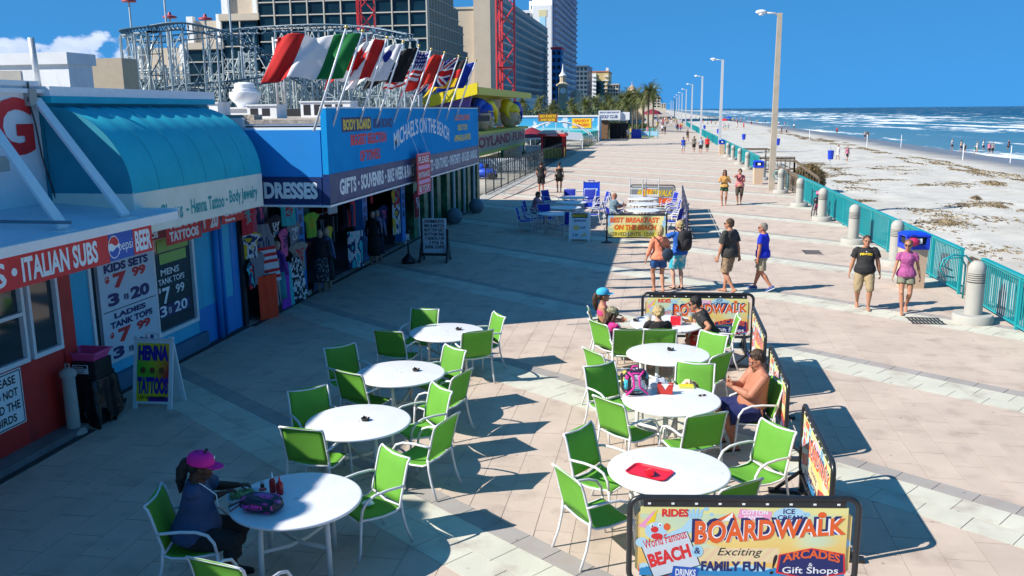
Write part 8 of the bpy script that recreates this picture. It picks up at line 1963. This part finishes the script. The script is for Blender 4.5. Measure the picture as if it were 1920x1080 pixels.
        if kind == 'sunglasses':
            z0, y0 = o_.get('z', .018), o_.get('y', .098)
            for s in (1, -1): m2 = MB(); m2.ell(H(.032*s, y0, z0), (.026*hs, .008*hs, .018*hs), M=HM, n=12, m=8); m2.build('sunglass_lens', m_, t_, smooth=True)
            m2 = MB(); m2.tube([H(-.075, 0, z0+.006), H(-.06, y0-.02, z0+.008), H(0, y0+.004, z0+.008), H(.06, y0-.02, z0+.008), H(.075, 0, z0+.006)], .004, 6); m2.build('sunglass_frame', m_tblack, t_)
            continue
        if kind == 'beard':
            hell((0, .052, -.078), (.046, .048, .042), mb); hell((0, .092, -.034), (.030, .014, .009), mb); hell((0, .082, -.115), (.030, .030, .045), mb); solidify_body(mb, 'beard', .009, m_, t_, 1); continue
        if kind == 'belly_bag':
            mb.ell(k.pel+k.Y*.14+k.T*.02, (.10, .05, .06)); mb.build('waist_bag', m_, t_, smooth=True); continue
        if kind == 'lanyard':
            mb.tube([k.neck+k.X*.06-k.Y*.02, k.neck+k.X*.07+k.Y*.08-k.T*.04, k.chest+k.Y*(.13+f)+k.T*.02, k.chest+k.Y*(.14+f*1.3)-k.T*.1], .006, 5); mb.build('lanyard', m_, t_); continue
        solidify_body(mb, nm, max(.008, voxel*.8), m_, t_, 1)
    t_['_k'] = 0
    del t_['_k']
    return t_, k
def seated(cx, cy, a, **kw):
    d = dict(pelvis=(0, -.06, .525), lean=-8, rf=(.12, .42, .08, 5), lf=(-.12, .42, .08, -5)); d.update(kw); return d
def chair_at(lb): return CHAIRS[lb]
# 1 woman with pink cap, eating
x, y, a = chair_at('green chair the woman in the pink cap sits in')
person('heavy woman in bright pink cap and blue tee eating at the shaded near table', (x, y, 0), math.degrees(a), dict(pelvis=(0, -.02, .56), lean=10, fat=.062, fem=True, nod=8, head=1.12, rf=(.13, .34, .08, 0), lf=(-.13, .30, .08, 0), curl=.5, palm1=(0, 0, -1), **{'palm-1': (0, 0, -1)}), [('shirt', cl('slate_blue_tee', (.035, .065, .14)), dict(sleeve=.75, infl=.020, hem=-.08)), ('pants', cl('black_capri', (.012, .012, .014)), dict(len=1.35, infl=.02)), ('shoes', cl('black_shoe', (.015, .015, .015)), dict(sole=m_tblack)), ('cap', cl('pink_cap', (.80, .012, .28), bump=.1), dict(dots=True)), ('lanyard', m_twhite)], SK_DARK, H_BLACK, 'pony', .0075, world=dict(rh=(-4.13, 7.46, .86), lh=(-4.10, 7.72, .83)))
# 2 shirtless man with phone
x, y, a = chair_at('green chair the shirtless man sits in')
person('shirtless heavy man with goatee looking down at his phone', (x, y, 0), math.degrees(a), dict(pelvis=(0, -.05, .555), lean=-5, fat=.060, nod=30, scale=1.04, head=1.1, rf=(.17, .36, .08, 8), lf=(-.15, .26, .08, -8), rh=(.085, .27, .87), lh=(-.06, .28, .86), rpole=(.9, -.5, -1), lpole=(-.9, -.5, -1), curl=.72, hdir1=(-.6, .9, .45), **{'hdir-1': (.6, .9, .45)}, palm1=(-.8, .0, .5), **{'palm-1': (.8, 0, .5)}), [('shorts', cl('navy_shorts', (.010, .018, .10)), dict(len=.95, infl=.026, waist=.04)), ('beard', hairm('goatee', (.16, .08, .04))), ('sunglasses', mat('lens_blue', (.01, .03, .2), .15), dict(z=.112, y=.062)), ('sandals', cl('dark_sandal', (.03, .02, .015)))], SK_RED, H_BROWN, 'crop', .0075)
px_, py_ = x+.33*math.cos(a), y+.33*math.sin(a)
t_ = thing('mobile_phone', 'dark mobile phone held in both hands of the shirtless man', 'phone', (x+.36*math.cos(a), y+.36*math.sin(a), .93), a-PI/2); mb = MB(); mb.box(-.036, .036, -.004, .004, -.05, .06); o = mb.build('case', m_tblack, t_); o.rotation_euler = (R(-50), 0, 0); mb = MB(); mb.box(-.032, .032, -.006, -.0045, -.045, .055); o = mb.build('screen', m_glass, t_); o.rotation_euler = (R(-50), 0, 0)
# 3 woman in light blue cap
x, y, a = chair_at('green chair the woman in the light blue cap sits in')
person('woman in light blue cap and bikini top sitting upright at the group table', (x, y, 0), math.degrees(a)+6, dict(pelvis=(0, -.06, .55), lean=-2, fem=True, rf=(.10, .42, .08), lf=(-.10, .40, .08), rh=(.05, .22, .72), lh=(-.02, .26, .74), turn=-4, nod=-2), [('bikini', cl('pink_bikini', (.60, .05, .20))), ('shorts', cl('denim_dark', (.05, .07, .14)), dict(len=.5)), ('cap', cl('blue_cap', (.05, .42, .65), bump=.1)), ('sunglasses', m_tblack)], SK_TAN, H_BROWN, 'pony', .012)
# 4 girl in camo cap
x, y, a = chair_at('green chair the girl in the camouflage cap sits in')
person('girl in camouflage cap and pink top lounging with bare legs stretched out', (x, y, 0), math.degrees(a)-12, dict(pelvis=(0, -.02, .50), lean=-6, fem=True, scale=.84, rf=(.04, .62, .45, 0, -30), lf=(-.06, .66, .40, 0, -30), rh=(.05, .30, .62), lh=(-.05, .30, .60), nod=22, turn=-10), [('shirt', cl('pink_top', (.70, .03, .25)), dict(sleeve=.4)), ('shorts', cl('denim_grey', (.07, .09, .13)), dict(len=.45)), ('cap', mat('camo_cap', (.16, .15, .08), .8, col2=(.38, .34, .22), cs=30, cth=(.5, .54)))], SK_TAN, H_BROWN, 'long', .012)
# 5 blond child from behind
x, y, a = chair_at('green chair the blond child sits in')
person('curly blond child in black shirt seen from behind at the group table', (x, y, 0), math.degrees(a), dict(pelvis=(0, .0, .56), lean=3, scale=.86, rf=(.1, .36, .12), lf=(-.1, .36, .12), rh=(.16, .36, .74), lh=(-.16, .36, .74)), [('shirt', cl('black_tee2', (.015, .014, .014)), dict(sleeve=.55)), ('shorts', cl('dark_shorts', (.03, .03, .04)), dict(len=.8))], SK_PALE, H_BLOND, 'curly', .012, face=False)
# 6 man in black leaning forward
x, y, a = chair_at('green chair the leaning man in black sits in')
person('man in black shirt with green print and sunglasses leaning over the group table', (x-.12, y, 0), math.degrees(a)-4, dict(pelvis=(0, -.02, .56), lean=30, rf=(.16, .40, .08), lf=(-.16, .30, .08), rh=(.14, .52, .80), lh=(-.34, .20, .62), nod=2, turn=8, lpole=(-.6, -1, .1)), [('shirt', cl('charcoal_tee', (.022, .022, .024)), dict(sleeve=.6, print=[('THE', mat('print_green', (.05, .50, .12), .6), (-.05, .39, .10, .035), .02, 0), ('PARTY', mat('print_green', (.05, .50, .12)), (-.10, .33, .20, .045), .03, 0), ('BOYS', mat('print_green', (.05, .50, .12)), (-.09, .26, .18, .055), .03, 0)])), ('shorts', cl('red_shorts', (.42, .02, .02)), dict(len=.9, infl=.024)), ('sunglasses', m_tblack), ('sandals', cl('sandal_grey', (.1, .1, .1)))], SK_TAN, H_BLACK, 'short', .011)
# walkers --------------------------------------------------------------
person('man in black shirt with yellow lettering and khaki shorts walking barefoot towards us', (4.62, 20.7, 0), -98, dict(pelvis=(0, 0, .90), fat=.022, rf=(.11, -.13, .13, 4, 35), lf=(-.11, .17, .075, -4), rh=(.33, .04, .78), lh=(-.33, -.02, .78), turn=4), [('shirt', cl('black_team_tee', (.018, .018, .020)), dict(sleeve=.65, infl=.022, hem=-.10, print=[('PIRATES', m_tyel, (-.13, .335, .26, .05), .05, .018), ('.', m_twhite, (-.01, .42, .02, .02), .05, 0)])), ('shorts', cl('khaki_cargo', (.33, .25, .14)), dict(len=1.02, infl=.028, flare=.022))], SK_TAN, H_BROWN, 'crop', .011)
person('woman in purple v-neck tee and olive shorts walking towards us', (5.42, 20.35, 0), -100, dict(pelvis=(0, 0, .89), fem=True, scale=.97, rf=(.05, .20, .075, 0), lf=(-.06, -.16, .14, 0, 35), rh=(.28, .14, .80), lh=(-.29, -.06, .80), turn=-14), [('shirt', cl('purple_tee', (.36, .08, .24)), dict(sleeve=.55, infl=.012, hem=-.07)), ('shorts', cl('olive_shorts', (.20, .20, .14)), dict(len=.50, infl=.02, flare=.02)), ('sunglasses', m_tblack)], SK_TAN, hairm('auburn', (.20, .09, .04)), 'crop', .011)
person('tall man in charcoal tee and camouflage shorts walking away', (1.72, 22.0, 0), 140, dict(pelvis=(0, 0, 1.02), scale=1.1, rf=(.10, .18, .08, 0), lf=(-.08, -.22, .14, 0, 35), rh=(.30, -.10, .86), lh=(-.32, .12, .86), turn=22), [('shirt', cl('charcoal_big_tee', (.035, .036, .033)), dict(sleeve=.8, infl=.026, hem=-.10)), ('shorts', mat('camo_shorts', (.32, .22, .13), .85, col2=(.18, .13, .08), cs=12, cth=(.48, .56)), dict(len=.95, infl=.028, flare=.02)), ('sunglasses', m_tblack)], SK_TAN, H_BROWN, 'crop', .012)
person('grey haired man in royal blue tee, khaki shorts and trainers walking away', (2.57, 22.4, 0), 155, dict(pelvis=(0, 0, .94), fat=.012, rf=(.08, .22, .08, 0), lf=(-.08, -.26, .15, 0, 30), rh=(.28, .02, .84), lh=(-.28, .04, .84), turn=12), [('shirt', cl('royal_blue_tee', (.006, .025, .55)), dict(sleeve=.6, infl=.02, hem=-.09)), ('shorts', cl('khaki_shorts', (.34, .28, .19)), dict(len=.88, infl=.024, flare=.02)), ('shoes', cl('blue_trainer', (.05, .08, .25))), ('sunglasses', m_tblack)], SK_RED, H_GREY, 'crop', .012)
tw, kw_ = person('woman with blond bob, coral shirt and denim shorts walking away', (.02, 21.9, 0), 110, dict(pelvis=(0, 0, .90), fem=True, fat=.012, rf=(.07, -.12, .10, 0, 25), lf=(-.07, .14, .075, 0), rh=(.30, .10, .84), lh=(-.32, .06, .84), turn=8), [('shirt', cl('coral_shirt', (.75, .24, .13)), dict(sleeve=1.6, infl=.018, hem=-.06)), ('shorts', cl('denim_shorts', (.015, .08, .26)), dict(len=.55, infl=.022, flare=.015))], SK_TAN, H_BLOND, 'bob', .012, face=False)
tm_, km_ = person('fair haired man in blue shirt and turquoise patterned shorts pointing to the banner', (.52, 22.4, 0), 122, dict(pelvis=(0, 0, .95), scale=1.03, rf=(.10, .02, .08, 0), lf=(-.10, .06, .08, 0), rh=(.28, .1, .9), lh=(-.30, .50, 1.36), lpole=(-.4, -.2, -1), turn=20), [('shirt', cl('blue_shirt2', (.01, .10, .42)), dict(sleeve=.6, infl=.018)), ('shorts', mat('turq_shorts', (.03, .38, .50), .8, col2=(.5, .55, .55), cs=9, cth=(.52, .58)), dict(len=.92, infl=.026, flare=.02)), ('sandals', cl('black_flipflop', (.02, .02, .02)))], SK_PALE, H_BLOND, 'short', .012)
def backpack(loc, rz, s, m_, lb, tilt=0):
    t_ = thing('rucksack', lb, 'bag', loc, rz); mb = MB(); mb.ell((0, 0, 0), (1, 1, 1), n=22, m=14)
    mb.v = [(math.copysign(abs(x)**.6, x)*.17*s, math.copysign(abs(y)**.7, y)*.12*s, math.copysign(abs(z)**.6, z)*.25*s) for x, y, z in mb.v]; mb.build('body', m_, t_, smooth=True)
    mb = MB(); mb.ell((0, -.10*s, -.06*s), (.12*s, .06*s, .13*s)); mb.build('pocket', m_, t_, smooth=True)
    for q in (-1, 1): mb = MB(); mb.tube([(.09*q*s, .10*s, .2*s), (.11*q*s, .24*s, .26*s), (.12*q*s, .33*s, .1*s), (.12*q*s, .22*s, -.12*s), (.1*q*s, .1*s, -.2*s)], .017*s, 8); mb.build('strap', m_, t_, smooth=True)
    return t_
m_bpk = cl('rucksack_black', (.018, .018, .02))
r_ = R(122); backpack((.52-.22*math.cos(r_), 22.4-.22*math.sin(r_), 1.27), r_-PI/2, 1.05, m_bpk, 'large black rucksack on the back of the man pointing')
r_ = R(110); t_ = thing('shoulder_bag', 'small dark shoulder bag hanging at the hip of the woman in coral', 'bag', (.02+.20, 21.9-.10, .98), .3); mb = MB(); mb.ell((0, 0, 0), (.15, .07, .16), n=16, m=10); mb.build('body', cl('bag_navy', (.02, .04, .07)), t_, smooth=True); mb = MB(); mb.tube([(-.1, 0, .12), (-.26, .02, .36), (-.34, .06, .45)], .012, 6); mb.tube([(-.34, .06, .45), (-.30, .2, .40), (-.1, .12, .1)], .012, 6); mb.build('strap', m_tblack, t_)
tA, _ = person('long haired woman in yellow top and dark green shorts walking towards us', (2.98, 42.7, 0), -98, dict(pelvis=(0, 0, .90), fem=True, rf=(.07, .12, .075, 0), lf=(-.07, -.14, .1, 0, 25), rh=(.10, .26, 1.28), lh=(-.18, .20, 1.15), rpole=(.5, .1, -1)), [('shirt', cl('mustard_top', (.55, .30, .08)), dict(sleeve=1.1, hem=-.02)), ('shorts', cl('green_shorts', (.015, .06, .03)), dict(len=.45)), ('sunglasses', m_tblack)], SK_TAN, H_BROWN, 'long', .018)
person('woman in pink patterned top and dark long shorts drinking as she walks', (3.74, 43.4, 0), -98, dict(pelvis=(0, 0, .90), fem=True, fat=.01, rf=(.06, .10, .075, 0), lf=(-.06, -.12, .09, 0, 20), rh=(.06, .22, 1.46), lh=(-.12, .25, 1.20), rpole=(1, .1, -.8)), [('shirt', mat('pink_pattern', (.62, .20, .20), .85, col2=(.35, .08, .12), cs=14), dict(sleeve=.9)), ('pants', cl('brown_pants', (.06, .045, .03)), dict(len=1.05, infl=.02)), ('belly_bag', cl('sand_bag', (.45, .32, .14)))], SK_TAN, H_BROWN, 'bun', .018)
person('man in black tee and black shorts standing by the iron fence', (-6.5, 48.4, 0), 95, dict(pelvis=(0, 0, .95), rf=(.1, .02, .08, 10), lf=(-.1, 0, .08, -10), rh=(.24, .12, .95), lh=(-.24, .12, .95), fat=.015), [('shirt', cl('black_tee5', (.012, .012, .013)), dict(sleeve=.6)), ('shorts', cl('black_shorts5', (.014, .014, .014)), dict(len=.95, infl=.03)), ('shoes', cl('black_shoe', (.015, .015, .015)))], SK_RED, H_BLACK, 'crop', .018, face=False)
person('woman in short black dress standing beside the man in black', (-5.55, 48.9, 0), 100, dict(pelvis=(0, 0, .90), fem=True, rf=(.08, .0, .08, 10), lf=(-.08, 0, .08, -10), rh=(.25, .02, .80), lh=(-.25, .02, .82)), [('tank', cl('black_dress', (.012, .012, .013)), dict(hem=-.08, top=.42)), ('shorts', cl('black_dress', (.012, .012, .013)), dict(len=.6, infl=.035, name='dress_skirt'))], SK_TAN, H_BLACK, 'bun', .018, face=False)
person('person in faded pink shirt sitting at the second shaded breakfast table', (-4.95, 35.0, 0), -5, dict(pelvis=(0, -.04, .55), lean=12, rf=(.1, .4, .08), lf=(-.1, .4, .08), rh=(.1, .5, .80), lh=(-.1, .5, .8), nod=20, fat=.01), [('shirt', cl('faded_pink', (.50, .20, .28)), dict(sleeve=.7)), ('shorts', cl('slate_shorts', (.06, .08, .12)), dict(len=.9))], SK_RED, H_BROWN, 'crop', .018, face=False)
person('bald man in grey shirt sitting in the middle of the breakfast area', (-1.80, 34.6, 0), 20, dict(pelvis=(0, -.04, .55), lean=6, rf=(.1, .4, .08), lf=(-.1, .4, .08), rh=(.1, .4, .80), lh=(-.1, .4, .8), fat=.03, nod=5), [('shirt', cl('grey_blue_shirt', (.14, .22, .27)), dict(sleeve=.7, infl=.02)), ('shorts', cl('slate_shorts', (.06, .08, .12)), dict(len=.9))], SK_RED, H_GREY, 'none', .018, face=False)
# mid distance walkers
FAR = [('person in royal blue top and white skirt walking up the middle of the walk', (2.2, 92.6), 95, cl('far_blue', (.01, .06, .45)), cl('far_white', (.6, .6, .62)), True, 'short', H_BROWN), ('person with small rucksack and dark trousers, left of the trio', (3.4, 96, ), 95, cl('far_grey', (.16, .15, .13)), cl('far_dark', (.04, .035, .03)), True, 'bob', H_DBLOND), ('man in pale check shirt, middle of the trio by the far bollards', (3.98, 93.0), 92, cl('far_check', (.38, .45, .52)), cl('far_dark', (.04, .035, .03)), False, 'crop', H_GREY), ('man in red tee and dark shorts at the right of the trio', (4.72, 95), 92, cl('far_red', (.60, .02, .03)), cl('far_dark', (.04, .035, .03)), False, 'crop', H_GREY)]
tmpl = []
for i, (lb, (x, y), fa, c1, c2, fem, st, hm_) in enumerate(FAR):
    ph = .14 if i % 2 else -.12
    t_, _ = person(lb, (x, y, 0), fa, dict(pelvis=(0, 0, .92), fem=fem, rf=(.08, ph, .08, 0), lf=(-.08, -ph, .08, 0), rh=(.24, -ph, .84), lh=(-.24, ph, .84)), [('shirt', c1, dict(sleeve=.6)), ('shorts', c2, dict(len=.9, infl=.025))], SK_TAN, hm_, st, .028, face=False); tmpl.append((t_, c1, c2))
cols_ = {n: cl('crowd_'+n, c, bump=0) for n, c in dict(white=(.62, .62, .62), red=(.5, .03, .04), black=(.02, .02, .025), blue=(.03, .12, .45), pink=(.6, .2, .3), grey=(.25, .25, .26), teal=(.03, .35, .38), tan=(.4, .3, .2), yellow=(.65, .48, .1), navy=(.015, .02, .08)).items()}
names_c = list(cols_)
def crowd(lb, x, y, z, fa, top_, bot_, k=None, s=1.0, grp=None):
    t_, c1, c2 = tmpl[k if k is not None else random.randrange(4)]
    o = copy_tree(t_, (x, y, z), R(fa)-PI/2, lb, grp, swap={c1: cols_[top_], c2: cols_[bot_]}); o.scale = (s, s, s); return o
G1 = 'people on the beach and wading'
BP = [(20.2, 107.6, 'pale', 'woman in pale clothes strolling on the sand past the blue beach bin', 'white', 'white'), (20.9, 106.2, 'p', 'person in pink top and dark shorts strolling beside the woman in pale clothes', 'pink', 'black'), (28.0, 219, '', 'first dark clad figure of the far beach pair', 'black', 'navy'), (28.9, 218, '', 'second figure of the far beach pair', 'grey', 'black'), (43.6, 236, '', 'red topped wader far out alone near the surf', 'red', 'black'), (41.2, 193, '', 'grey topped wader of the couple at the surf line', 'grey', 'navy'), (42.2, 195, '', 'dark topped wader of the couple at the surf line', 'black', 'grey'), (44.4, 147.4, '', 'white topped wader in front of the leftmost wading group', 'white', 'black'), (43.9, 141.5, '', 'bare shouldered wader at the left of the wading group', 'tan', 'navy'), (43.6, 138.6, '', 'wader in dark swimsuit left of the child in teal', 'black', 'black'), (45.0, 138.0, '', 'wader in white shirt in the middle of the wading group', 'white', 'tan'), (43.0, 132.8, '', 'child in teal at the water edge of the wading group', 'teal', 'white'), (45.6, 134.9, '', 'wader in pink top in the wading group', 'pink', 'black'), (46.5, 136.2, '', 'tall wader in grey at the right of the wading group', 'grey', 'black'), (49.0, 147.6, '', 'wader in white cap further out at the right', 'white', 'navy'), (53.5, 150, '', 'lone wader closest to the right frame edge', 'navy', 'black')]
for i, (x, y, _, lb, a_, b_) in enumerate(BP): crowd(lb, x, y, max(sandz(x, y), -2.35), random.uniform(0, 360), a_, b_, s=1.0 if 'child' not in lb else .7, grp=G1)
rn = random.Random(11)
for i in range(46):
    y = rn.uniform(250, 620); x = 30+rn.uniform(-12, 12)*(1+y/900); crowd('tiny bather among the crowd on the far beach', x, y, max(sandz(x, y), -2.35), rn.uniform(0, 360), rn.choice(names_c), rn.choice(names_c), s=1, grp='far bathers too small to tell apart')
for i in range(40):
    y = rn.uniform(150, 400); x = rn.uniform(-3.0, 1.0)+(y-150)*.006 if i < 28 else rn.uniform(2.5, 5.2); crowd('small figure in the crowd at the far end of the boardwalk', x, y, 0, rn.choice((90, -90))+rn.uniform(-25, 25), rn.choice(names_c), rn.choice(names_c), grp='distant boardwalk crowd')
for x, y, lb, a_, b_ in ((-7.3, 144, 'person in pink and teal near the kiosk counter', 'pink', 'teal'), (-5.2, 139.5, 'person in white tee before the yellow cooler stand', 'white', 'tan'), (-4.9, 146, 'person in yellow behind the cooler stand', 'yellow', 'teal'), (-8.2, 150, 'grey figure in the shade behind the kiosk', 'grey', 'black'), (.55, 160, 'person in black walking in the middle of the far walk', 'black', 'grey'), (.1, 172, 'person in white beside the far lawn corner', 'white', 'black'), (3.6, 128, 'slim person in dark top under the second lamp post', 'black', 'tan')):
    crowd(lb, x, y, 0, rn.uniform(60, 120), a_, b_)
# umbrellas and towels far on the beach
for x, y, lb, c in ((22, 330, 'red and white beach parasol with people under it', m_tred), (30, 420, 'small blue parasol on the far beach', m_hood)):
    t_ = thing('beach_parasol', lb, 'parasol', (x, y, sandz(x, y))); mb = MB(); mb.lathe((0, 0, 0), [(1.5, 1.7), (.9, 2.15), (.1, 2.35)], 12); mb.build('canopy', c, t_); mb = MB(); mb.tube([(0, 0, 0), (0, 0, 2.3)], .04, 6); mb.build('pole', m_whitemetal, t_)
bpy.data.scenes.remove(SHOP)
